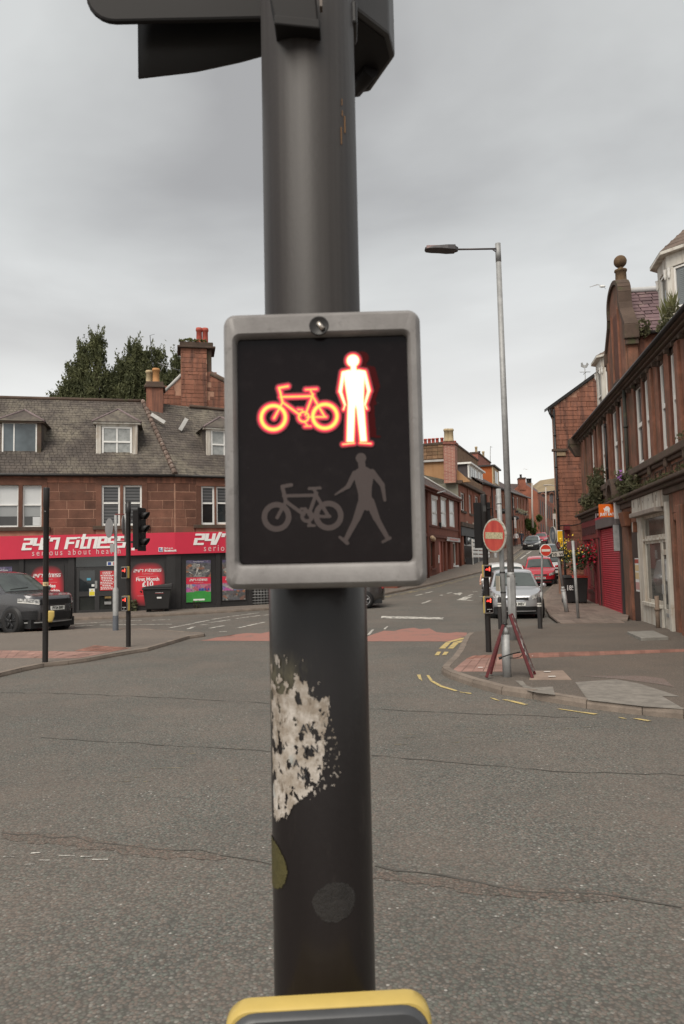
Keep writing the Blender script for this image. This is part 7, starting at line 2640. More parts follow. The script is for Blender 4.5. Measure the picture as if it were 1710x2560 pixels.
MB().box(g0.x, g1.x, yl - .135, yl - .10, g0.z - .015, g0.z + .055).build('lens', M('pinkish_lens', (.30, .21, .20), .3, .1, 4, 0), ln)
c_ = ll(1115, 615); MB().lathe([(.04, 0), (.04, .035), (0, .04)], (c_.x, yl, c_.z - .01), 10).build('photocell', M_galv, ln)

# bollards
def bollard(px, row, label):
    t, p = pole_thing('bollard', label, 'bollard', px, row, .0, 'black bollards with white bands')
    k = zr(px, 1490, p) if px < 1300 else zr(px - 2, 1490, p)
    z1 = zr(px - 1.5, 1491.5, p)
    MB().lathe([(.062, 0), (.060, z1 - .20), (.056, z1 - .06), (.040, z1 - .015), (0, z1)], n=18).build('post', M('bollard_black', (.030, .027, .026), .55, .3, 6, 40), t)
    for a, b in ((.265, .225), (.205, .165)):
        MB().lathe([(.0625, z1 - a), (.0622, z1 - b)], n=18).build('white_band', M('reflective_band', (.58, .56, .52), .5, .2, 8, 0), t)
    return t
bollard(1252, 1583, 'black banded bollard partly hidden behind the no entry post')
bollard(1351, 1582, 'black banded bollard standing clear in front of the silver car')

# second no entry sign further on
t, p = pole_thing('no_entry_sign', 'small clean no entry sign on a thin post behind the silver car', 'road sign', 1352, 1555, .0)
p.z = G(p.y)
q = at(1364, 1376, p.y - .05); rr_ = (at(1364, 1360.5, p.y).z - at(1364, 1391.5, p.y).z) / 2
tp_z = q.z - p.z
b_ = at(1353, 1545, p.y) - p
m = MB(); m.tube([(b_.x, 0, -.1), (at(1355, 1392, p.y).x - p.x, 0, tp_z - rr_ - .02), (at(1355, 1370, p.y).x - p.x, 0, tp_z + .05)], .034, 10); m.build('post', M_galv, t)
no_entry(t, q.x - p.x, -.06, tp_z, rr_, math.radians(10), 0, False)
z = zr(1353, 1480, p); MB().tube([(at(1353, 1483, p.y).x - p.x, 0, z - .35), (at(1353, 1483, p.y).x - p.x, 0, z + .0)], .045, 10).build('sleeve', M_galv, t)
# leaning post with one way plate, round mirror back and small round sign
t, p = pole_thing('one_way_sign', 'leaning grey post with one way plate and a round sign seen side-on', 'road sign', 1418, 1531, .115)
top = at(1385, 1322, p.y) - p
def lo(px, row, dy=0.0): return at(px, row, p.y + dy) - p
jn = lo(1408, 1474)
m = MB(); m.tube([(0, 0, -.1), jn], .075, 14); m.tube([jn, jn + (top - jn) * .05], [.075, .05], 14); m.tube([jn + (top - jn) * .05, top], .048, 12); m.build('post', M_galv, t)
MB().tube([jn - Vector((0, 0, .05)), jn], .08, 14).build('joint_band', M('pale_band', (.5, .5, .5), .5, .1, 4, 0), t)
a = lo(1393, 1385, -.1)
ow = MB(); w_ = (lo(1410, 1384) - lo(1376, 1387)).length / 2; h_ = (lo(1393, 1377).z - lo(1393, 1393).z) / 2
ow.loft([rrect(w_ * 2, h_ * 2, .03, 3, y=.01), rrect(w_ * 2, h_ * 2, .03, 3, y=-.006)], True, True, True, False)
o = ow.build('one_way_plate', M_black, t); o.location = a; o.rotation_euler = (0, math.radians(-4), 0)
MB().loft([rrect(w_ * 2 - .05, h_ * 2 - .05, .02, 3, y=0), rrect(w_ * 2 - .05, h_ * 2 - .05, .02, 3, y=-.010)], True, True, True, False).build('plate_face', M('grimy_plate', (.50, .47, .42), .6, .15, 6, 30, blotch=(.30, .25, .15), bscale=8), o)
text(o, 'One way', 0, 0, .235, M_ink2, -.0115, bold=.002, sx=.93)
# round sign turned away
c_ = lo(1383, 1338, -.12); r_ = (lo(1386, 1317).z - lo(1386, 1360).z) / 2
m = MB().lathe([(0, .05), (r_ * .55, .05), (r_, .03), (r_ * 1.02, -.02), (r_ * .96, -.03), (r_ * .93, .0), (0, .0)], (0, 0, 0), 28, True, 'y')
o = m.build('round_sign', M('old_sign_back', (.28, .265, .235), .6, .2, 5, 30), t, fix=True); o.location = c_; o.rotation_euler = (0, 0, math.radians(-86))
MB().lathe([(r_ * .92, -.008), (0, -.008)], (0, 0, 0), 28, False, 'y').build('sign_face', M('blue_grey_face', (.10, .12, .14), .4, .2, 5, 0), o)
MB().prism([(-.06, -.012, -r_ * .45), (.06, -.012, -r_ * .45), (.06, -.012, r_ * .1), (.16, -.012, r_ * .1), (0, -.012, r_ * .5), (-.16, -.012, r_ * .1), (-.06, -.012, r_ * .1)], (0, .003, 0)).build('sign_arrow', M_galv, o)
c_ = lo(1396, 1363, -.06); r2 = (lo(1396, 1354).z - lo(1396, 1372).z) / 2
m = MB().lathe([(0, .01), (r2, .01), (r2, -.01), (0, -.01)], (0, 0, 0), 22, False, 'y'); o = m.build('small_round_sign', M_maroon, t); o.location = c_; o.rotation_euler = (0, 0, math.radians(45))
MB().lathe([(r2 * .68, -.012), (0, -.012)], (0, 0, 0), 22, False, 'y').build('sign_face', M('pinkish_face', (.42, .30, .28), .5, .2, 12, 40), o)
MB().obox((0, -.014, 0), r2 * 1.1, .004, r2 * .16, Matrix.Rotation(math.radians(45), 3, 'Y')).build('sign_bar', M_ink2, o)
# grey post with a dark sign seen from behind
t, p = pole_thing('sign_post', 'slim grey post carrying a maroon sign seen from behind, beside the flower baskets', 'road sign', 1446, 1547, .115)
top = at(1432, 1352, p.y) - p
MB().tube([(0, 0, -.1), top], .045, 12).build('post', M_galv, t)
a, b = at(1417, 1354, p.y + .06) - p, at(1444, 1374.5, p.y + .06) - p
MB().box(a.x, b.x, .05, .075, b.z, a.z).build('sign_plate', M('maroon_sign_back', (.125, .045, .045), .6, .2, 5, 30), t, bevel=.01)
MB().box(a.x + (b.x - a.x) * .42, a.x + (b.x - a.x) * .66, .035, .05, b.z, a.z).build('bracket', M_black, t)
# yellow notice on a post up the street
t, p = pole_thing('yellow_sign', 'plain yellow rectangular sign with white edge behind the round sign', 'sign', 1412, 1500, .1)
a, b = at(1392, 1326, p.y) - p, at(1410.5, 1368.5, p.y) - p
MB().box(a.x, b.x, 0, .02, b.z, a.z).build('sign_plate', M_pap, t, bevel=.004)
MB().box(a.x + .02, b.x - .03, -.004, .0, b.z + .03, a.z - .03).build('yellow_face', M('sign_yellow', (.70, .40, .02), .4, .08, 3, 0), t)
MB().tube([(b.x + .03, .03, -.1), (b.x - .02, .03, a.z)], .05, 10).build('post', M_black, t)
# planters of flowers hung on the shop
def basket(px, row, Y, rx_, cols, label, n=420, drop=.5):
    c = at(px, row, Y)
    t = thing('flower_basket', label, 'flowers', c, 0, 'flower baskets by the red shopfront')
    MB().lathe([(.05, -.22), (.20, -.12), (.27, .0), (.25, .01), (.0, -.02)], n=14).build('basket', M('dark_basket', (.05, .04, .03), .9, .3, 12, 0), t)
    L_ = [Vector((R_.gauss(0, rx_ * .55), R_.gauss(0, .22), -abs(R_.gauss(0, drop)) + .22 + R_.gauss(0, .1))) for _ in range(n)]
    leaves('leaf', L_, .085, M_leaf if False else M('basket_leaf', (.050, .070, .028), .7, .4, 7, 0), t, aspect=1.3)
    for nm, colm, k in cols:
        F_ = [Vector((R_.gauss(0, rx_ * .5), R_.gauss(-.08, .22), R_.gauss(.08, .20))) for _ in range(k)]
        leaves('blossom', F_, .085, colm, t, aspect=1.0)
    MB().tube([(-.2, 0, .0), (0, 0, .75), (.2, 0, 0)], .008, 4).build('hanging_chain', M_black, t)
    return t
M_fy = M('yellow_petal', (.72, .48, .05), .7, .2, 8, 0)
M_fr = M('scarlet_petal', (.55, .03, .02), .7, .2, 8, 0)
M_fc = M('crimson_petal', (.36, .012, .035), .7, .25, 8, 0)
M_fw = M('white_petal', (.70, .66, .58), .7, .1, 8, 0)
basket(1421, 1383, 28.4, .30, [('yellow', M_fy, 170), ('w', M_fw, 40)], 'hanging basket of yellow flowers nearest the one way sign', 260, .28)
basket(1450, 1388, 29.2, .42, [('red', M_fr, 90), ('white', M_fw, 40)], 'hanging basket of scarlet and white flowers between yellow and crimson ones', 560, .34)
basket(1485, 1391, 29.0, .42, [('crimson', M_fc, 330), ('red', M_fr, 20)], 'hanging basket of dense crimson flowers against the maroon shopfront', 300, .2)
# the two wheelie bins
def bin2(px, row, label, number=None, lid=None, ang=0.0, Y=None):
    p = gp(px, row, .115)
    t = thing('wheelie_bin', label, 'bin', p, ang, 'bins beside the red shopfront')
    MB().loft([[(-.24, -.26, .05), (.24, -.26, .05), (.24, .26, .05), (-.24, .26, .05)], [(-.30, -.34, 1.02), (.30, -.34, 1.02), (.30, .34, 1.02), (-.30, .34, 1.02)]], True, True, True, False).build('body', M_bin, t, bevel=.03)
    MB().loft([[(-.32, -.38, 1.02), (.32, -.38, 1.02), (.32, .36, 1.02), (-.32, .36, 1.02)], [(-.29, -.33, 1.09), (.29, -.33, 1.09), (.29, .34, 1.13), (-.29, .34, 1.13)]], True, True, True, False).build('lid', lid or M_bin, t, bevel=.02)
    for s in (-.25, .25):
        MB().lathe([(.10, -.03), (.10, .03), (0, .03)], (s, .28, .10), 14, True, 'x').build('wheel', M_tyre, t)
    if number:
        text(t, number, -.05, .62, .27, M_wlet, -.325, bold=.008, sx=.8)
    return t
bin2(1427, 1508, 'black wheelie bin with big white number 185', '185', None, math.radians(-6))
b2 = bin2(1450, 1508, 'black wheelie bin with bright red lid, closest to the maroon shopfront', None, M('red_lid', (.55, .06, .04), .4, .2, 3, 0), math.radians(-10))
rag = at(1425, 1462, 31.2)
t = thing('white_rag', 'crumpled white bag hanging over the edge of the numbered bin', 'bag', rag)
v = []; n = 9
for j in range(n):
    for i in range(n):
        u_, w_ = i / (n - 1) - .5, j / (n - 1)
        v.append((u_ * .42 * (1 - w_ * .8) + uni(-.015, .015), -.05 - .05 * math.sin(i * 1.7 + j) * .4 - .04 * w_, .05 - .42 * w_ + uni(-.015, .015)))
MB().add(v, [(j * n + i, j * n + i + 1, (j + 1) * n + i + 1, (j + 1) * n + i) for j in range(n - 1) for i in range(n - 1)], True).build('cloth', M_pap, t)

# ------------------------------------------------------------------ cars on the side street
ST = math.radians(-100.0)            # facing down the street, towards us
def heading(deg): return math.radians(deg)
def car_front(px, row, L, ang):
    """centre of a car whose front bumper foot is seen at this place"""
    p = gp(px, row)
    q = p - Vector((math.cos(ang), math.sin(ang), 0)) * (L * .5 - .25)
    return Vector((q.x, q.y, G(q.y))), p
def put(name, label, px, row, L, W, H, mat, shape, deg, **kw):
    ang = heading(deg)
    c, p = car_front(px, row, L, ang)
    f = Vector((math.cos(ang), math.sin(ang), 0)) * (L * .3)
    dz = G((c + f).y) - G((c - f).y)
    return car(name, label, 'car', c, ang, L, W, H, mat, shape, pitch=-math.atan2(dz, 2 * f.length), **kw)
grp = 'cars parked along the side street'
M_silver = paint('silver_paint', (.52, .53, .55), .55, .3)
M_wcar = paint('white_car_paint', (.70, .70, .69), .0, .3)
put('silver_car', 'silver small family car with MBV plate parked nose towards us behind the bollards', 1294, 1547, 4.07, 1.77, 1.60, M_silver, 'mpv', -99, group=grp, plate='SL13 MBV')
put('white_van', 'white car with an arm out of its window, hidden behind the silver car', 1276, 1519, 4.0, 1.78, 1.74, M_wcar, 'van', -97, group=grp)
put('red_hatchback', 'bright red small hatchback parked behind the silver car', 1352, 1466, 3.75, 1.70, 1.53, paint('bright_red_paint', (.50, .012, .028), .0, .25), 'hatch', -103, group=grp, plate='SD07 KYE')
put('white_hatchback', 'white estate car parked behind the red hatchback by the kerb', 1389, 1449, 4.2, 1.75, 1.52, M_wcar, 'hatch', -104, group=grp)
put('dark_suv', 'dark tall car parked behind the white estate, its door mirror showing', 1391, 1425, 4.6, 1.88, 1.75, paint('dark_teal_paint', (.05, .058, .058), .4, .3), 'mpv', -105, group=grp)
put('grey_estate', 'dark grey car half hidden behind the one way plate and the flowers', 1409, 1412, 4.5, 1.85, 1.65, paint('slate_paint', (.055, .058, .062), .4, .3), 'hatch', -105, group=grp)
put('black_hatchback', 'small black hatchback facing us halfway up the hill', 1327, 1375, 3.95, 1.72, 1.48, paint('black_paint', (.012, .012, .014), .1, .2), 'hatch', -110, group=grp, plate='SC12 FHL')
put('red_car', 'red car up the hill behind the black hatchback', 1352, 1360, 3.9, 1.72, 1.50, paint('crimson_paint', (.42, .03, .06), .0, .3), 'hatch', -107, group=grp)
put('grey_car', 'dark grey car furthest up the hill beyond the red car', 1372, 1340, 4.4, 1.80, 1.55, paint('slate_paint', (.055, .058, .062)), 'hatch', -105, group=grp)

# ------------------------------------------------------------------ people
M_skin = M('skin', (.50, .27, .19), .6, .1, 6, 0)
M_wshirt = M('white_shirt', (.74, .73, .72), .8, .08, 5, 0)
M_dtrous = M('dark_trousers', (.022, .022, .026), .85, .2, 5, 0)
M_navy = M('navy_jacket', (.035, .042, .058), .85, .2, 5, 0)
M_jean = M('dark_jeans', (.045, .055, .075), .85, .2, 5, 0)
M_hair = M('grey_hair', (.30, .28, .26), .8, .2, 20, 0)
M_hair2 = M('brown_hair', (.07, .05, .04), .8, .2, 20, 0)


def person(label, loc, rotz, h, top, low, hair, pose=0.0, group=None, shoe=M_dtrous):
    """standing / walking figure: one skinned body, coloured by height; faces -y"""
    t = thing('person', label, 'person', loc, rotz, group)
    k = h / 1.75
    J = {}
    E_ = []
    def jn(n, x, y, z, r, par=None):
        J[n] = (len(J), (x * k, y * k, z * k), r * k)
        if par: E_.append((J[par][0], J[n][0]))
    s = .16 * pose
    jn('pelvis', 0, 0, .95, .135); jn('waist', 0, 0, 1.10, .125, 'pelvis'); jn('chest', 0, .0, 1.30, .155, 'waist'); jn('sho', 0, .01, 1.44, .11, 'chest'); jn('neck', 0, 0, 1.52, .055, 'sho'); jn('jaw', 0, -.02, 1.58, .075, 'neck'); jn('head', 0, -.01, 1.66, .098, 'jaw'); jn('crown', 0, .0, 1.73, .06, 'head')
    for sg, nm in ((1, 'a'), (-1, 'b')):
        f = s * sg
        jn('hip' + nm, .09 * sg, 0, .90, .105, 'pelvis'); jn('knee' + nm, .10 * sg, -f * .8 - .02, .50, .066, 'hip' + nm); jn('ank' + nm, .10 * sg, -f * 1.5 + .04, .09, .045, 'knee' + nm); jn('toe' + nm, .11 * sg, -f * 1.5 - .12, .045, .042, 'ank' + nm)
        jn('sh' + nm, .19 * sg, 0, 1.41, .066, 'sho'); jn('el' + nm, .25 * sg, f * .5 + .02, 1.14, .047, 'sh' + nm); jn('wr' + nm, .22 * sg, f * .8 - .14, .96, .033, 'el' + nm); jn('hand' + nm, .20 * sg, f * .8 - .20, .90, .036, 'wr' + nm)
    me = D.meshes.new('body')
    me.from_pydata([v[1] for v in J.values()], E_, [])
    o = D.objects.new('body', me); link(o, t)
    o.modifiers.new('skin', 'SKIN'); 
    for v, d in zip(J.values(), me.skin_vertices[0].data):
        d.radius = (v[2], v[2] * .82 if v[0] < 4 else v[2])
        d.use_root = v[0] == 0
    ss = o.modifiers.new('sub', 'SUBSURF'); ss.levels = 1; ss.render_levels = 1
    dg = bpy.context.evaluated_depsgraph_get()
    nm = D.meshes.new_from_object(o.evaluated_get(dg))
    o.modifiers.clear(); o.data = nm; nm.name = 'body'
    nm.materials.clear()
    for m in (M_skin, top, low, shoe): nm.materials.append(m)
    for p in nm.polygons:
        c = p.center / k
        hand = abs(c.x) > .15 and c.z < .99 and c.z > .8 and c.y < -.08
        p.material_index = 0 if c.z > 1.50 or hand else (1 if c.z > .96 or (abs(c.x) > .185 and c.z > .9) else (2 if c.z > .09 else 3))
        p.use_smooth = True
    hm = MB().ball((0, .012 * k, 1.675 * k), .108 * k, 14, 10, (1, 1.05, 1.0))
    hm.v = [(x, y, z) if (z > 1.69 * k or y > .03 * k) else (x * .8, y * .8, z) for x, y, z in hm.v]
    hm.build('hair', hair, t)
    f = MB(); f.ball((0, -.118 * k, 1.635 * k), .018 * k, 8, 6); f.build('nose', M_skin, t)
    f = MB()
    for sg in (-1, 1): f.ball((.036 * k * sg, -.098 * k, 1.665 * k), .011 * k, 8, 6)
    f.build('eyes', M_ink2, t)
    return t


g1 = at(1291, 1368, 88); g2 = at(1305, 1368, 89)
g1.z = G(88) + .1; g2.z = G(89) + .1
person('man in white shirt and dark trousers standing on the hill pavement', g1, math.radians(-25), 1.76, M_wshirt, M_dtrous, M_hair, .4)
person('man in dark jacket walking behind the white shirted man', g2, math.radians(-30), 1.76, M_navy, M_jean, M_hair2, .9)

# the driver with one arm out of the white car
def driver():
    a0 = at(1206, 1438, 31.2)
    t = thing('person', 'driver of the white car resting a bare arm out of the window', 'person', a0)
    J = [(.55, .9, -.40, .13), (.55, .9, -.12, .15), (.55, .9, .02, .10), (.55, .88, .12, .06), (.55, .86, .22, .10), (.55, .86, .32, .09), (.36, .85, .0, .06), (.18, .5, .02, .05), (-.02, .1, .02, .042), (-.10, -.05, -.20, .036), (-.12, -.09, -.32, .04), (.74, .85, .0, .06), (.78, .6, -.2, .05), (.70, .3, -.1, .04)]
    E_ = [(0, 1), (1, 2), (2, 3), (3, 4), (4, 5), (2, 6), (6, 7), (7, 8), (8, 9), (9, 10), (2, 11), (11, 12), (12, 13)]
    me = D.meshes.new('body'); me.from_pydata([j[:3] for j in J], E_, [])
    o = link(D.objects.new('body', me), t)
    o.modifiers.new('skin', 'SKIN')
    for j, d in zip(J, me.skin_vertices[0].data): d.radius = (j[3], j[3])
    me.skin_vertices[0].data[0].use_root = True
    o.modifiers.new('sub', 'SUBSURF').levels = 1
    dg = bpy.context.evaluated_depsgraph_get()
    nm = D.meshes.new_from_object(o.evaluated_get(dg)); o.modifiers.clear(); o.data = nm
    nm.materials.clear(); nm.materials.append(M_skin); nm.materials.append(M_navy)
    for p in nm.polygons:
        p.material_index = 1 if p.center.z < .06 and p.center.x > .2 else 0; p.use_smooth = True
    for k in range(4):
        MB().tube([(-.135 + .012 * k, -.10, -.33), (-.14 + .014 * k, -.12, -.38), (-.135 + .014 * k, -.115, -.415 + .01 * abs(k - 1.5))], [.011, .010, .008], 6).build('finger', M_skin, t)
    MB().tube([(-.09, -.11, -.29), (-.07, -.13, -.34)], [.013, .010], 6).build('thumb', M_skin, t)
    MB().ball((.55, .875, .30), .105, 12, 8).build('hair', M_hair2, t)
driver()
# ------------------------------------------------------------------ houses up the hill on the far side
def hframe(px0, row0, deg, Y=None):
    p = gp(px0, row0, .1) if Y is None else at(px0, row0, Y)
    return Frame(Vector((p.x, p.y, 0)), math.radians(deg)), p


HD = 70.2
F1, p1 = hframe(1068, 1444, HD)
base0 = G(p1.y)
M_terra = M('terracotta_render', (.225, .078, .050), .9, .2, .8, 8, .1, streak=(.16, .055, .04))
M_terrad = M('terracotta_trim', (.16, .055, .038), .9, .2, 2, 8)
M_ochre = M('ochre_render', (.40, .230, .115), .9, .2, .8, 14, .1, streak=(.30, .16, .075))
M_orange_r = M('orange_render', (.36, .095, .025), .85, .12, .8, 10)
M_creamr = M('cream_render', (.48, .36, .22), .85, .15, 1, 10)
M_lstone = M('warm_sandstone', (.30, .110, .068), .9, .35, .9, 6, .3, blotch=(.15, .075, .05), bscale=.7)
M_mstone = M('mottled_sandstone', (.22, .13, .075), .9, .4, 1.2, 5, .3, blotch=(.13, .105, .055), bscale=1.2)
M_fslate = M('far_slate', (.16, .125, .118), .8, .3, .8, 5, .2)


def px_x(F, px, row): return F.px(px, row)[0]
def px_z(F, px, row): return F.px(px, row)[1]


# terracotta rendered house
h1 = thing('terracotta_house', 'terracotta rendered two storey house with three white upper windows at the bottom of the hill', 'house', F1.o, F1.ang)
x0, x1 = -7.0, px_x(F1, 1147, 1330)
ze = px_z(F1, 1100, 1236)
ho = []
for a, b in ((1079, 1094), (1102, 1116), (1123, 1136.5)):
    xx0, xx1 = px_x(F1, a, 1280), px_x(F1, b, 1290)
    ho.append([xx0, xx1, px_z(F1, (a + b) / 2, 1317), px_z(F1, (a + b) / 2, 1247)])
gnd = [[px_x(F1, 1077, 1380), px_x(F1, 1087.5, 1380), px_z(F1, 1082, 1420), px_z(F1, 1082, 1353.5)], [px_x(F1, 1133, 1380), px_x(F1, 1143, 1380), px_z(F1, 1138, 1413), px_z(F1, 1138, 1356)],
       [px_x(F1, 1098, 1390), px_x(F1, 1106, 1390), base0 - .3, px_z(F1, 1102, 1353)], [px_x(F1, 1109, 1390), px_x(F1, 1115, 1390), base0 - .3, px_z(F1, 1112, 1354)], [px_x(F1, 1119, 1390), px_x(F1, 1127, 1390), base0 - .3, px_z(F1, 1123, 1355)]]
wall(h1, x0, x1, base0 - 1, ze, ho + gnd, M_terra, 'wall', 0, .4)
for w in ho:
    window(h1, *w, .03, M_white, (1, 2), .12, .5, [M('white_blind_glass', (.62, .63, .63), .3, .05, 2, 0)])
    MB().box(w[0] - .05, w[1] + .05, -.03, .12, w[3] - .02, w[3] + .2).build('white_lintel', M_white, h1)
    MB().box(w[0] - .02, w[0] + .14, -.02, .15, w[2], w[3]).build('white_jamb', M_white, h1)
for w in gnd[:2]:
    window(h1, *w, .15, M_terrad if w is gnd[0] else M_white, (1, 1), .10, .5, [glass('green_glass', (.075, .085, .065), .1)])
    MB().box(w[0] - .1, w[1] + .1, -.08, .1, w[2] - .14, w[2]).build('window_sill', M_terrad if w is gnd[0] else M_white, h1)
MB().box(gnd[2][0], gnd[2][1], .1, .16, base0 - .5, gnd[2][3]).build('door', M('pink_door', (.52, .20, .16), .7, .1, 2, 0), h1)
MB().box(gnd[3][0], gnd[3][1], .25, .3, base0 - .5, gnd[3][3]).build('door', M('brown_door2', (.17, .055, .04), .7, .2, 2, 0), h1)
MB().box(gnd[4][0], gnd[4][1], .35, .4, base0 - .5, gnd[4][3]).build('door', M('brown_door2', (.17, .055, .04)), h1)
zc = px_z(F1, 1105, 1341.5)
MB().box(x0, x1, -.12, .05, zc - .12, zc + .06).build('string_course', M_terrad, h1)
zc2 = px_z(F1, 1105, 1318.5); MB().box(x0, x1, -.06, .05, zc2 - .08, zc2 + .04).build('string_course', M_terrad, h1)
MB().box(x0, x1, -.25, .05, ze - .12, ze + .08).build('eaves', M_terrad, h1); MB().tube([(x0, -.32, ze + .05), (x1, -.32, ze + .05)], .07, 8).build('gutter', M_terrad, h1)
MB().tube([(px_x(F1, 1065, 1380), -.1, base0 - .3), (px_x(F1, 1065, 1260), -.1, ze)], .08, 8).build('downpipe', M_terrad, h1)
MB().tube([(x1 - .1, -.1, base0 - .0), (x1 - .1, -.1, ze)], .07, 8).build('downpipe', M_terrad, h1)
sx0, sx1 = px_x(F1, 1114, 1350), px_x(F1, 1147, 1350); zz0, zz1 = px_z(F1, 1130, 1354), px_z(F1, 1130, 1344.5)
o = MB().box(sx0, sx1 - .05, -.12, -.04, zz0, zz1).build('shop_sign', M('pale_sign', (.50, .46, .44), .6, .1, 2, 0), h1)
MB().box(sx0 + .9, sx1 - .8, -.13, -.115, (zz0 + zz1) / 2 - .06, (zz0 + zz1) / 2 + .06).build('sign_print', M('sign_red2', (.50, .20, .18), .6, .2, 8, 0), o)
for a, r in ((1074, 1348), (1071, 1345)):
    q = F1.px(a, r); MB().ball((q[0], -.25, q[1]), .16, 10, 7).build('alarm_box', M('pale_box', (.55, .40, .26), .6, .1, 3, 0), h1)
for r in (1391, 1398, 1404):
    q = F1.px(1096.5, r); MB().box(q[0] - .05, q[0] + .05, -.05, 0, q[1] - .1, q[1] + .1).build('intercom', M_pap, h1)
for a in (1085, 1099):
    q = F1.px(a, 1283); 
q = F1.px(1098, 1283); MB().tube([(q[0] - .15, -.15, q[1]), (q[0] + .15, -.15, q[1])], .03, 6).build('bracket', M_black, h1)
q = F1.px(1098, 1312); MB().box(q[0] - .1, q[0] + .1, -.15, 0, q[1] - .2, q[1] + .15).build('small_lamp', M_black, h1)
zr1 = px_z(F1, 1062, 1200) + 0
slates('roof_slates', (x0, -.3, ze + .1), (x1, -.3, ze + .1), (x1, 4.6, ze + 3.3), (x0, 4.6, ze + 3.3), 40, 22, M_fslate, h1)
MB().tube([(x1, -.3, ze + .16), (x1, 4.6, ze + 3.36)], .07, 6).build('roof_edge', M_lead, h1)
def close_house(par, xa_, xb_, z_base, z_eave, z_ridge, mat, roofm, ends):
    MB().add([(xa_, 4.7, z_ridge), (xb_, 4.7, z_ridge), (xb_, 9.4, z_eave), (xa_, 9.4, z_eave)], [(0, 1, 2, 3)]).build('back_roof', roofm, par)
    for xe_ in ends:
        MB().prism([(xe_, .1, z_base), (xe_, 9.3, z_base), (xe_, 9.3, z_eave), (xe_, 4.6, z_ridge - .08), (xe_, .1, z_eave)], (.3 if xe_ < (xa_ + xb_) / 2 else -.3, 0, 0)).build('end_wall', mat, par, fix=True)
close_house(h1, x0, x1, base0 - 1, ze, ze + 3.3, M_terra, M_fslate, (x0 + .02,))
q = F1.px(1080, 1229); MB().tube([(q[0] - .5, -.5, q[1] - .15), (q[0] + 1.4, -.6, q[1] + .12)], .05, 6).build('old_lamp_arm', M_galv, h1)

# sandstone house with shopfront and parapet, ochre gable, brick chimney
F2 = Frame(F1.w(x1 + .03, -.05, 0), F1.ang)
base1 = G(F2.o.y)
h2 = thing('parapet_house', 'sandstone house with stone parapet, ochre gable, brick chimney and white fronted shop', 'house', F2.o, F2.ang)
xa = px_x(F2, 1206, 1300)
ze2 = px_z(F2, 1160, 1208)
ho = []
for a, b, r0, r1 in ((1152.5, 1163, 1232, 1277), (1173, 1179.5, 1238, 1284), (1188.5, 1197, 1241, 1290)):
    ho.append([px_x(F2, a, 1255), px_x(F2, b, 1255), px_z(F2, (a + b) / 2, r1), px_z(F2, (a + b) / 2, r0)])
shopw = [px_x(F2, 1160, 1360), px_x(F2, 1200, 1360), base1 + .4, px_z(F2, 1175, 1318)]
doorw = [px_x(F2, 1151, 1380), px_x(F2, 1157, 1380), base1 - .3, px_z(F2, 1154, 1318)]
wall(h2, 0, xa, base1 - 1, ze2, ho + [shopw, doorw], M_lstone, 'wall', 0, .4)
for w in ho:
    window(h2, *w, .12, M_white, (2, 1) if w is ho[0] else (1, 1), .10, .5)
    MB().box(w[0] - .15, w[1] + .15, -.1, .1, w[2] - .18, w[2]).build('window_sill', M_stone_d, h2)
    MB().box(w[0] - .04, w[0] + .10, .0, .2, w[2], w[3]).build('white_jamb', M_white, h2)
zz = px_z(F2, 1150, 1305)
MB().box(-.1, xa, -.28, .05, zz - .35, zz).build('shop_cornice', M_stone_d, h2, bevel=.03)
MB().box(.1, xa - .05, -.14, .05, zz - 1.05, zz - .36).build('shop_fascia', M('black_fascia', (.03, .028, .028), .6, .2, 2, 0), h2)
q = F2.px(1181, 1314.5); text(h2, 'Johnsons', q[0], q[1], .55, M('cream_letter', (.60, .52, .42), .6, .1, 3, 0), -.15, shear=.25) if False else None
q = F2.px(1163, 1311); MB().lathe([(.26, -.02), (.26, .0), (0, .0)], (q[0], -.16, q[1]), 16, False, 'y').build('round_emblem', M('cream_letter', (.60, .52, .42), .6, .1, 3, 0), h2)
for k in range(6):
    q = F2.px(1176 + k * 2.2, 1314.5); MB().box(q[0] - .1, q[0] + .09, -.16, -.14, q[1] - .2, q[1] + .2 + uni(-.1, .15)).build('fascia_print', M('cream_letter', (.60, .52, .42)), h2)
window(h2, shopw[0], shopw[1], shopw[2] + 1.3, shopw[3], .1, M_white, (4, 2), .11, .68, [M_glass])
q = F2.px(1167, 1340); MB().box(q[0] - .55, q[0] + .55, .0, .05, q[1] - .7, q[1] + .6).build('hanging_board', M_dark, h2)
MB().lathe([(.42, -.03), (.34, -.03)], (q[0], .0, q[1] + .1), 20, False, 'y').build('board_ring', M_galv, h2)
sr = MB()
for k in range(5):
    zz = base1 + .75 + k * .30
    MB().box(shopw[0] - .1, shopw[1] + .6, -.75, -.70, zz, zz + .22).build('fence_board', M_white, h2)
for k in range(4):
    xx = shopw[0] + (shopw[1] + .5 - shopw[0]) * k / 3; MB().box(xx - .06, xx + .06, -.69, -.62, base1 - .2, base1 + 2.2).build('fence_post', M_white, h2)
MB().box(shopw[0] - .1, shopw[1] + .55, -.66, -.1, base1 - .5, base1 + .72).build('shop_base', M_dark, h2)
q = F2.px(1203, 1345); MB().lathe([(.16, .1), (.16, base1 + 1.2), (.1, base1 + 1.25), (.1, base1 + 2.4)], (shopw[1] + .8, -1.2, 0), 10).build('grey_post', M_galv, h2)
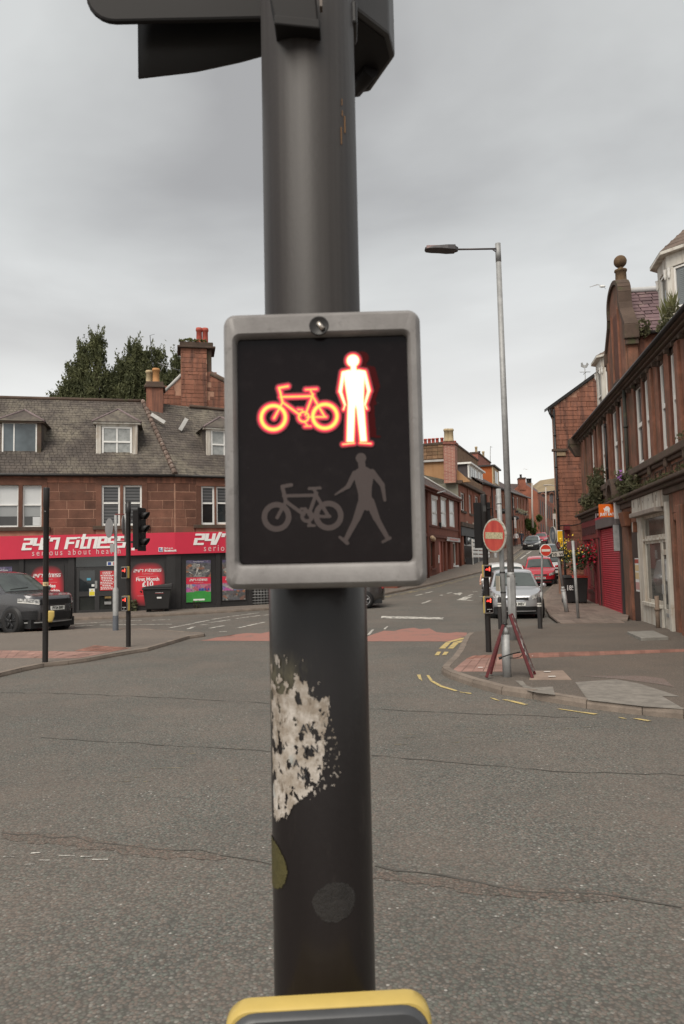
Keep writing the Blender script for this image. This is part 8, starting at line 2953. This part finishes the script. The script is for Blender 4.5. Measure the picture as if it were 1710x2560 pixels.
# parapet: stepped
for a, b, r in ((1146, 1167, 1199), (1167, 1183, 1197), (1183, 1204, 1208)):
    q0, q1 = px_x(F2, a, 1205), px_x(F2, b, 1205); zt = px_z(F2, (a + b) / 2, r)
    MB().box(q0, q1, -.08, .35, ze2 - .02, zt).build('parapet', M_mstone, h2, bevel=.02)
MB().box(-.15, xa, -.35, .1, ze2 - .30, ze2 - .02).build('cornice', M_stone_d, h2, bevel=.04)
for a in (1169, 1183, 1198):
    q = px_x(F2, a, 1260); MB().box(q - .08, q + .08, -.06, .05, base1 + 4.5, ze2 - .2).build('pilaster', M_lstone, h2)
# grey cheek wall above the terracotta roof, ochre gable and chimneys
yg = 1.2
gw_ = at(1140, 1210, F2.o.y)
def f2w(px, row, y): q = F2.px(px, row, y); return q
cheek = [(-.02, -.0, ze - .2), (-.02, 4.4, ze + 2.7), (-.02, 4.4, ze2 - .2), (-.02, 0, ze2 - .2)]
MB().prism(cheek, (.1, 0, 0)).build('cheek_wall', M('grey_green_render', (.22, .21, .165), .9, .2, 1, 10), h2, fix=True)
def onx(px, row, x):
    """local (y, z) on the gable plane x of the house frame"""
    h = hit(px, row, F2.w(x, 0, 0), F2.u) - F2.o
    return h.dot(F2.n), h.z
og = [onx(p_[0], p_[1], .15) for p_ in ((1176, 1204), (1140, 1172), (1108, 1150), (1040, 1156), (1030, 1215), (1092, 1210), (1137, 1207))]
MB().prism([(.15, y, z) for y, z in og], (.3, 0, 0)).build('ochre_gable', M_ochre, h2, fix=True)
sb_ = [onx(a, b, .0) for a, b in ((1052, 1155), (1052, 1111), (1109, 1106), (1109, 1151))]
MB().prism([(.0, y, z) for y, z in sb_], (.9, 0, 0)).build('chimney_stack', M_mstone, h2, fix=True)
cc = [onx(a, b, -.1) for a, b in ((1049, 1115), (1049, 1110), (1111, 1104), (1111, 1110))]
MB().prism([(-.1, y, z) for y, z in cc], (1.1, 0, 0)).build('chimney_cap', M_stone_d, h2, fix=True)
mos = [onx(a, b, -.06) for a, b in ((1052, 1156), (1052, 1151), (1109, 1148), (1109, 1153))]
MB().prism([(-.06, y, z) for y, z in mos], (1.0, 0, 0)).build('lead_flashing', M_lead, h2, fix=True)
# stones of the stack
for j in range(4):
    for i in range(4):
        a, b = 1053.5 + 13.8 * i, 1053.5 + 13.8 * (i + 1) - .8
        r0 = 1149 - 9.2 * j; 
        u0 = [onx(a, r0 - .07 * (a - 1053), -.03), onx(b, r0 - .07 * (b - 1053), -.03), onx(b, r0 - 8.2 - .07 * (b - 1053), -.03), onx(a, r0 - 8.2 - .07 * (a - 1053), -.03)]
        MB().prism([(-.03 - uni(0, .04), y, z) for y, z in u0], (.12, 0, 0)).build('stone', M('stack_stone', (.25, .15, .085), .9, .4, 1.5, 8, .3, rand=.3, blotch=(.14, .12, .06), bscale=1.5), h2, fix=True)
for a in (1063.5, 1073.5, 1083, 1093, 1105):
    y, z = onx(a, 1105.5 - .07 * (a - 1060), .4); chimney_pot(h2, .4, y, z - .25, .50, .15, M_rpot)
bc = [onx(a, b, -.5) for a, b in ((1110, 1208), (1108.5, 1107), (1137, 1107), (1139, 1206))]
def brickmat():
    t = NT('chimney_brick')
    b = t.n('ShaderNodeTexBrick'); b.inputs['Scale'].default_value = 1.0
    b.inputs['Brick Width'].default_value = .30; b.inputs['Row Height'].default_value = .105; b.inputs['Mortar Size'].default_value = .016
    b.inputs['Color1'].default_value = (.25, .085, .065, 1); b.inputs['Color2'].default_value = (.34, .14, .10, 1); b.inputs['Mortar'].default_value = (.42, .30, .24, 1)
    m = t.n('ShaderNodeMapping'); m.inputs['Rotation'].default_value = (math.pi / 2, 0, 0)
    s = t.n('ShaderNodeSeparateXYZ'); t.l(t.pos(), s.inputs[0]); c = t.n('ShaderNodeCombineXYZ')
    t.l(t.math('ADD', s.outputs['X'], s.outputs['Y']), c.inputs[0]); t.l(s.outputs['Z'], c.inputs[1])
    t.l(c.outputs[0], b.inputs['Vector'])
    return t.out(b.outputs['Color'], .9, 0, .3)
M_cbrick = brickmat()
MB().prism([(-.5, y, z) for y, z in bc], (.9, 0, 0)).build('brick_chimney', M_cbrick, h2, fix=True)
cc = [onx(a, b, -.62) for a, b in ((1107, 1110), (1107, 1104), (1139, 1104), (1139, 1110))]
MB().prism([(-.62, y, z) for y, z in cc], (1.12, 0, 0)).build('chimney_cap', M_brick, h2, fix=True)
for a in (1117.5, 1127):
    y, z = onx(a, 1104, -.1); chimney_pot(h2, -.1, y, z, 1.0, .26, M_buffp)
# main roof behind, dormers
def yz2(px, row, y): return F2.px(px, row, y)
slates('roof_slates', (0.2, .3, ze2 - .2), (xa + 7.5, .3, ze2 - .6), (xa + 7.5, 5.0, ze2 + 2.9), (.2, 5.0, ze2 + 3.2), 44, 20, M_fslate, h2)
def box_dormer(F, par, a, b, r0, r1, y, side, front, nm, wins, cap):
    x0, x1 = F.px(a, (r0 + r1) / 2, y)[0], F.px(b, (r0 + r1) / 2, y)[0]
    z0, z1 = F.px(a, r1, y)[1], F.px(a, r0, y)[1]
    d = MB().box(x0 + .05, x1 - .05, y + .06, y + 4.2, z0 - 1.2, z1).build(nm, side, par)
    MB().box(x0, x1, y - .02, y + .08, z0, z1).build('dormer_front', front, d)
    MB().box(x0 - .18, x1 + .18, y - .28, y + 4.3, z1, z1 + .16).build('flat_roof', cap, d)
    for (f0, f1) in wins:
        MB().box(x0 + (x1 - x0) * f0, x0 + (x1 - x0) * f1, y - .05, y - .01, z0 + (z1 - z0) * .16, z0 + (z1 - z0) * .84).build('pane', M_glass, d)
    return d
box_dormer(F2, h2, 1171.5, 1206, 1160, 1196, .9, M('dark_slate_hung', (.075, .06, .06), .8, .4, 3, 6, .3), M_white, 'dormer', [(.10, .17), (.22, .30), (.36, .48), (.64, .72), (.86, .93)], M_white)
box_dormer(F2, h2, 1232, 1247, 1166, 1211, .8, M_orange_r, M_creamr, 'dormer', [(.3, .52), (.56, .78)], M_dark)
# more stacks behind
def stack(F, par, a, b, r0, r1, y, d, mat, pots, cap=M_stone_d):
    x0, x1 = F.px(a, r0, y)[0], F.px(b, r0, y)[0]; z0, z1 = F.px((a + b) / 2, r1, y)[1], F.px((a + b) / 2, r0, y)[1]
    c = MB().box(x0, x1, y, y + d, z0 - 2, z1).build('chimney', mat, par)
    MB().box(x0 - .1, x1 + .1, y - .1, y + d + .1, z1, z1 + .22).build('chimney_cap', cap, c)
    for px, r, h, m_ in pots:
        chimney_pot(c, F.px(px, r, y)[0], y + d * .5, z1 + .2, h, .2, m_)
    return c
stack(F2, h2, 1138, 1194, 1132, 1160, 5.0, 1.0, M_mstone, [(1148, 1130, .6, M_rpot)])
stack(F2, h2, 1195, 1226, 1146, 1160, 5.4, 1.0, M_brick, [(1200, 1140, 1.0, M_buffp), (1207, 1142, .7, M_black), (1217, 1140, 1.2, M_buffp)])
q = F2.px(1226, 1116, 5.4); q2 = F2.px(1225.5, 1160, 5.4)
MB().tube([(q2[0], 5.4, q2[1]), (q[0], 5.4, q[1])], .05, 5).build('aerial_mast', M_galv, h2); MB().tube([(q[0], 5.4, q[1]), (q[0] + .5, 5.2, q[1] - .1)], .03, 4).build('aerial', M_galv, h2)

# the long red row further up
F3 = Frame(F2.w(xa + .02, .1, 0), F1.ang)
h3 = thing('red_terrace', 'long red sandstone terrace climbing the hill with narrow windows and window boxes', 'house', F3.o, F3.ang)
b3 = G(F3.o.y)
x3 = px_x(F3, 1322, 1280)
ze3 = px_z(F3, 1208, 1214)
kz3 = (px_z(F3, 1320, 1246) - ze3) / x3          # the row climbs with the street
kz3 = max(0.0, min(.07, kz3))
b3 = b3 - .2
hl = []
for a, b, r0, r1 in ((1214, 1219, 1237, 1285), (1224, 1228, 1241, 1289), (1239, 1243, 1237, 1275), (1254.5, 1257, 1236, 1272), (1259, 1262, 1236, 1274), (1283, 1287, 1243, 1270), (1293, 1297, 1244, 1272), (1299, 1302, 1246, 1274), (1306.5, 1309, 1248, 1276),
                     (1253.5, 1257, 1300, 1340), (1289, 1292, 1299, 1330), (1295, 1298, 1300, 1332), (1302, 1304.5, 1301, 1333), (1310, 1312, 1302, 1334)):
    xx0, xx1 = px_x(F3, a, 1260), px_x(F3, b, 1260)
    sh_ = kz3 * (xx0 + xx1) / 2
    hl.append([xx0, xx1, px_z(F3, (a + b) / 2, r1) - sh_, min(px_z(F3, (a + b) / 2, r0) - sh_, ze3 - .25)])
wall(h3, 0, x3, b3 - 1, ze3, hl, M_lstone, 'wall', 0, .4)
for i, w in enumerate(hl):
    window(h3, *w, .10, M_white if i in (0, 2, 5, 6) else M_creamr, (1, 1), .14, .5)
    MB().box(w[0] - .15, w[1] + .15, -.08, .1, w[2] - .2, w[2]).build('window_sill', M_stone_d, h3)
MB().tube([(0, -.3, ze3 + .05), (x3, -.3, ze3 + .05)], .12, 8).build('gutter', M_black, h3)
slates('roof_slates', (0, -.25, ze3 + .1), (x3, -.25, ze3 + .1), (x3, 4.8, ze3 + 3.2), (0, 4.8, ze3 + 3.2), 70, 20, M_fslate, h3)
for a in (1230, 1281, 1317):
    x = px_x(F3, a, 1300); MB().tube([(x, -.1, b3 + .5), (x, -.1, ze3)], .07, 6).build('downpipe', M_black if a != 1317 else M_stone, h3)
def q3(a, r, y=0.0):
    q = F3.px(a, r, y); return q[0], q[1] - kz3 * q[0]
for a, r in ((1290, 1276), (1296, 1278), (1303, 1280), (1310, 1283)):
    q = q3(a, r); o = MB().box(q[0] - .7, q[0] + .7, -.35, 0, q[1] - .3, q[1] - .05).build('window_box', M_dark, h3)
    leaves('flower', [Vector((q[0] + uni(-.8, .8), -.25 + uni(-.2, .2), q[1] + uni(-.35, .25))) for _ in range(60)], .14, M('pale_flower', (.38, .36, .25), .8, .3, 6, 0), o)
for a, r in ((1258, 1276), (1286, 1293)):
    q = q3(a, r, -.6); MB().lathe([(.05, .2), (.5, .05), (.55, -.2), (.3, -.35), (0, -.35)], (q[0], -.6, q[1]), 12).build('hanging_bracket_lamp', M_black, h3)
q = q3(1280, 1307, -.8); MB().box(q[0] - .4, q[0] + .6, -1.2, -1.1, q[1] - .6, q[1] + .6).build('hanging_sign', M('pale_sign', (.50, .46, .44)), h3)
q = q3(1282, 1340, -.5); MB().box(q[0] - .18, q[0] + .18, -.4, -.1, q[1] - 1.2, q[1] + 1.4).build('white_post', M_white, h3)
q = MB(); q.box(x3 - .3, x3, .0, 9, b3 - 1, ze3); q.build('end_wall', M_lstone, h3)
close_house(h3, 0, x3, b3 - 1, ze3, ze3 + 3.2, M_lstone, M_fslate, (x3 - .02,))
close_house(h2, .2, xa + 7.5, base1 - 1, ze2 - .4, ze2 + 2.9, M_lstone, M_fslate, ())
def shear3(o):
    for c in o.children:
        if c.type == 'MESH':
            me = c.data
            for v in me.vertices:
                v.co.z += kz3 * (v.co.x + c.location.x)
            me.update()
        shear3(c)
shear3(h3)

# gabled house beyond
Y4 = F3.w(x3, 0, 0).y + 5
h4 = thing('gabled_house', 'red sandstone house with steep gable and chimney beyond the terrace', 'house')
pp_ = [at(a, b, Y4) for a, b in ((1284, 1225), (1306, 1206), (1344, 1231), (1345, 1345), (1284, 1345))]
pp_[3].z = pp_[4].z = G(Y4) - 1
MB().prism(pp_, (0, .5, 0)).build('gable_wall', M_lstone, h4, fix=True)
# courses on the gable
zz = G(Y4); k = 0
ed = at(1344, 1231, Y4)
d4 = Vector((math.sin(math.radians(21)), math.cos(math.radians(21)), 0))
e0 = at(1345, 1233, Y4 + .2); Lh = 26
fw_ = MB(); e1 = e0 + d4 * Lh
fw_.add([(e0.x, e0.y, G(Y4) - 1), (e1.x, e1.y, G(Y4) - 1), tuple(e1), tuple(e0)], [(0, 1, 2, 3)]); fw_.build('front_wall', M_lstone, h4)
for k in range(6):
    a = e0 + d4 * (2 + k * 3.6)
    for zb_, zt_2 in ((-3.2, -.9), (-7.0, -4.6)):
        b = a + d4 * 1.0
        nn = Vector((d4.y, -d4.x, 0)) * .06
        MB().prism([Vector((a.x, a.y, e0.z + zb_)) + nn, Vector((b.x, b.y, e0.z + zb_)) + nn, Vector((b.x, b.y, e0.z + zt_2)) + nn, Vector((a.x, a.y, e0.z + zt_2)) + nn], -nn * .8).build('window', M_dark, h4)
MB().prism([pp_[1], pp_[2], pp_[2] + Vector((0, 0, .35)), pp_[1] + Vector((0, 0, .35))], (0, .9, 0)).build('skew', M('mauve_lead', (.20, .15, .15)), h4, fix=True)
rv = d4 * Lh
MB().add([pp_[1] + Vector((0, .4, .2)), pp_[2] + Vector((0, .4, .2)), pp_[2] + rv + Vector((0, 0, .2)), pp_[1] + rv + Vector((0, 0, .2))], [(0, 1, 2, 3)]).build('roof', M_fslate, h4)
lf = at(1255, 1209, Y4 + 6)
MB().add([at(1262, 1228, Y4 + .8), at(1284, 1228, Y4 + .8), at(1300, 1210, Y4 + .8), at(1262, 1209, Y4 + .8)], [(0, 1, 2, 3)]).build('side_roof', M_fslate, h4)
def wbox(a, b, r0, r1, Y, d, nm, mat, par):
    p, q = at(a, r1, Y), at(b, r0, Y)
    return MB().box(p.x, q.x, Y, Y + d, p.z, q.z).build(nm, mat, par)
c4 = wbox(1299, 1314, 1196, 1225, Y4 - .1, 1.2, 'chimney', M_lstone, h4)
wbox(1298, 1315, 1193.5, 1197, Y4 - .2, 1.4, 'chimney_cap', M_stone_d, h4)
q = at(1303.5, 1193.5, Y4); chimney_pot(h4, q.x, Y4 + .4, q.z, .5, .2, M_black)
c4 = wbox(1318, 1332, 1208, 1240, Y4 + 9, 1.2, 'chimney', M_mstone, h4)
for a in (1321, 1327.5):
    q = at(a, 1208, Y4 + 9); chimney_pot(h4, q.x, Y4 + 9.5, q.z, .85, .26, M_black)

# church across the top of the street
Yc = 165
ch_ = thing('church', 'large church with hipped mossy roof and arched windows at the top of the street', 'church')
rp = [at(1333, 1232, Yc - 2), at(1420, 1222, Yc - 10), at(1420, 1190, Yc + 2), at(1350, 1201, Yc + 8)]
MB().add(rp, [(0, 1, 2, 3)]).build('roof', M('mossy_roof', (.27, .205, .125), .9, .3, .25, 3, .2, blotch=(.18, .155, .085), bscale=.4), ch_)
MB().add([at(1316, 1226, Yc + 10), rp[0], rp[3]], [(0, 1, 2)]).build('hip_roof', M('mossy_roof', (.27, .205, .125)), ch_)
wa = [at(1335, 1232, Yc - 1.5), at(1420, 1222, Yc - 9), at(1420, 1345, Yc - 9), at(1335, 1345, Yc - 1.5)]
MB().add(wa, [(0, 1, 2, 3)]).build('wall', M_stone, ch_)
MB().prism([at(1334, 1233, Yc - 2), at(1421, 1222, Yc - 10), at(1421, 1224, Yc - 10), at(1334, 1235, Yc - 2)], (0, .5, 0)).build('eaves', M_dark, ch_, fix=True)
for a0_, a1_, r0, r1 in ((1353.5, 1361.5, 1235, 1258), (1375, 1383.5, 1233, 1258)):
    cx_ = (a0_ + a1_) / 2; hw_ = (a1_ - a0_) / 2
    pts = [at(cx_ - hw_, r1, Yc - 9.5), at(cx_ + hw_, r1, Yc - 9.5)] + [at(cx_ + hw_ * math.cos(t), r0 + hw_ - hw_ * math.sin(t), Yc - 9.5) for t in [math.pi * k / 10 for k in range(11)]]
    MB().prism(pts, (0, .4, 0)).build('arched_window', M('church_glass', (.10, .085, .085), .4, .2, 1, 0), ch_, fix=True)
    ptsf = [at(cx_ + (hw_ + 1.2) * math.cos(t), r0 + hw_ - (hw_ + 1.2) * math.sin(t), Yc - 9.6) for t in [math.pi * k / 10 for k in range(11)]]
    MB().tube(ptsf, .25, 5).build('window_hood', M_stone_b, ch_)
wbox(1388.5, 1389.6, 1226, 1290, Yc - 10.5, .3, 'downpipe', M_dark, ch_)
wbox(1393, 1394, 1262, 1285, Yc - 30, .3, 'doorway_post', M_buffp, ch_)
po = [at(1366, 1270, Yc - 22), at(1374, 1264, Yc - 22), at(1389, 1269, Yc - 22), at(1388, 1272, Yc - 22), at(1367, 1273, Yc - 22)]
MB().prism(po, (0, 3, 0)).build('porch_roof', M_stone_d, ch_, fix=True)
wbox(1371, 1384, 1272, 1300, Yc - 21, 1, 'porch', M_ochre, ch_)
wbox(1385, 1390, 1268, 1285, Yc - 21, 1, 'porch_side', M_dark, ch_)
po = [at(1392, 1272, Yc - 24), at(1402, 1266, Yc - 24), at(1410, 1270, Yc - 24)]
MB().prism(po, (0, 3, 0)).build('porch_roof', M_stone_d, ch_, fix=True)

# bushes
def bush(px, row, Y, rx_, rz, label, n, size, mat, base):
    c = at(px, row, Y)
    t = thing('bush', label, 'bush', (c.x, Y, G(Y)))
    dz = c.z - G(Y)
    pts = []
    for k in range(14):
        bc_ = Vector((R_.gauss(0, rx_ * .5), R_.gauss(0, rx_ * .4), dz + R_.gauss(0, rz * .5)))
        for _ in range(n // 14):
            pts.append(bc_ + Vector((R_.gauss(0, rx_ * .28), R_.gauss(0, rx_ * .28), R_.gauss(0, rz * .25))))
    leaves('crown', pts, size, mat, t)
    MB().tube([(0, 0, -.5), (0, 0, dz)], .15, 6).build('trunk', M('bark', (.07, .05, .04)), t)
bush(1330, 1310, 103, .62, .85, 'rounded green bush overhanging the pavement beyond the terrace', 2600, .2, M_leaf, 0)
for a, r, s, lab in ((1376, 1310, 1.6, 'dark shrubs before the church, just under its ochre porch'), (1396, 1305, 1.5, 'dark shrubs by the church steps next to the gable end')):
    bush(a, r, 140, s, 1.6, lab, 700, .4, M_cyp, 0)
# lamps and signs far up the street
def far_pole(px, row0, row1, Y, label, arm=None, name='street_lamp', cat='street lamp'):
    a = at(px, row0, Y); b = at(px + (row1 - row0) * .016, row1, Y)
    t = thing(name, label, cat, (b.x, Y, b.z))
    MB().tube([(0, 0, -1), (0, 0, (a.z - b.z) * .35), (a.x - b.x, 0, a.z - b.z)], [.16, .11, .085], 8).build('column', M('pale_column', (.42, .38, .34), .6, .1, 3, 0), t)
    if arm:
        for dx in arm:
            MB().tube([(a.x - b.x, 0, a.z - b.z), (a.x - b.x + dx * .5, 0, a.z - b.z + .25), (a.x - b.x + dx, 0, a.z - b.z + .2)], [.06, .07, .12], 6).build('lantern_arm', M('pale_column', (.42, .38, .34)), t)
    return t
far_pole(1330, 1208, 1300, 98, 'pale lamp column in front of the gabled house')
far_pole(1364.5, 1218, 1325, 112, 'pale lamp column between the gabled house and the church')
far_pole(1393, 1216, 1318, 108, 'pale lamp column with two lantern arms before the church', arm=(-2.0, 1.0))
for a, b_, lab in ((1383, 1389, 'pair plate sign on two thin posts before the church'),):
    Y = 105
    c = at(1386, 1290, Y); g_ = G(Y)
    t = thing('road_sign', lab, 'road sign', (c.x, Y, g_))
    for px in (a, b_):
        q = at(px, 1290, Y); MB().tube([(q.x - c.x, 0, 0), (q.x - c.x, 0, c.z - g_)], .05, 6).build('post', M_galv, t)
    p_, q_ = at(1382, 1298, Y), at(1390.5, 1284, Y)
    MB().box(p_.x - c.x, q_.x - c.x, -.05, 0, p_.z - g_, q_.z - g_).build('sign_plate', M('pale_column', (.42, .38, .34)), t)
p_ = at(1350, 1324, 118)
# gulls
def gull(px, row, Y, s, label):
    c = at(px, row, Y)
    t = thing('gull', label, 'bird', c, 0, None)
    m = MB().ball((0, 0, 0), .11 * s, 8, 6, (2.0, .8, .8)); m.build('body', M_pap, t)
    m = MB(); m.add([(0, 0, .03), (.12 * s, 0, .03), (-.35 * s, 0, .16 * s), (-.32 * s, .0, .10 * s), (-.9 * s, 0, -.02), (-.86 * s, .0, -.04)], [(0, 1, 2), (0, 2, 3), (3, 2, 4), (3, 4, 5)])
    m.add([(0, .02, .03), (.12 * s, .02, .03), (.30 * s, .5 * s, .12 * s), (.55 * s, .8 * s, .04 * s)], [(0, 1, 2), (1, 3, 2)]); m.build('wing', M('gull_grey', (.3, .29, .28), .7, .1, 4, 0), t)
gull(1506, 716, 42, .85, 'gull gliding beside the ball topped gable')
gull(1316, 1173, 150, .8, 'tiny gull far off above the church')

# ------------------------------------------------------------------ tidy the tree of objects: thing > part > sub-part
def flatten():
    def rep(o, new):
        m = o.parent.matrix_basis @ o.matrix_basis
        o.parent = new; o.matrix_basis = m
    for ch in list(wing.children):
        m = wing.matrix_basis @ ch.matrix_basis
        ch.parent = gym; ch.matrix_basis = m
    D.objects.remove(wing)
    for o in list(D.objects):
        while o.parent and o.parent.parent and o.parent.parent.parent:
            m = o.parent.matrix_basis @ o.matrix_basis
            o.parent, par = o.parent.parent, o.parent
            o.matrix_basis = m
flatten()


# lettering as real meshes
dg = bpy.context.evaluated_depsgraph_get()
for o in [o for o in D.objects if o.type == 'FONT']:
    me = D.meshes.new_from_object(o.evaluated_get(dg))
    n = D.objects.new('lettering', me)
    link(n, o.parent)
    n.matrix_basis = o.matrix_basis
    D.objects.remove(o)
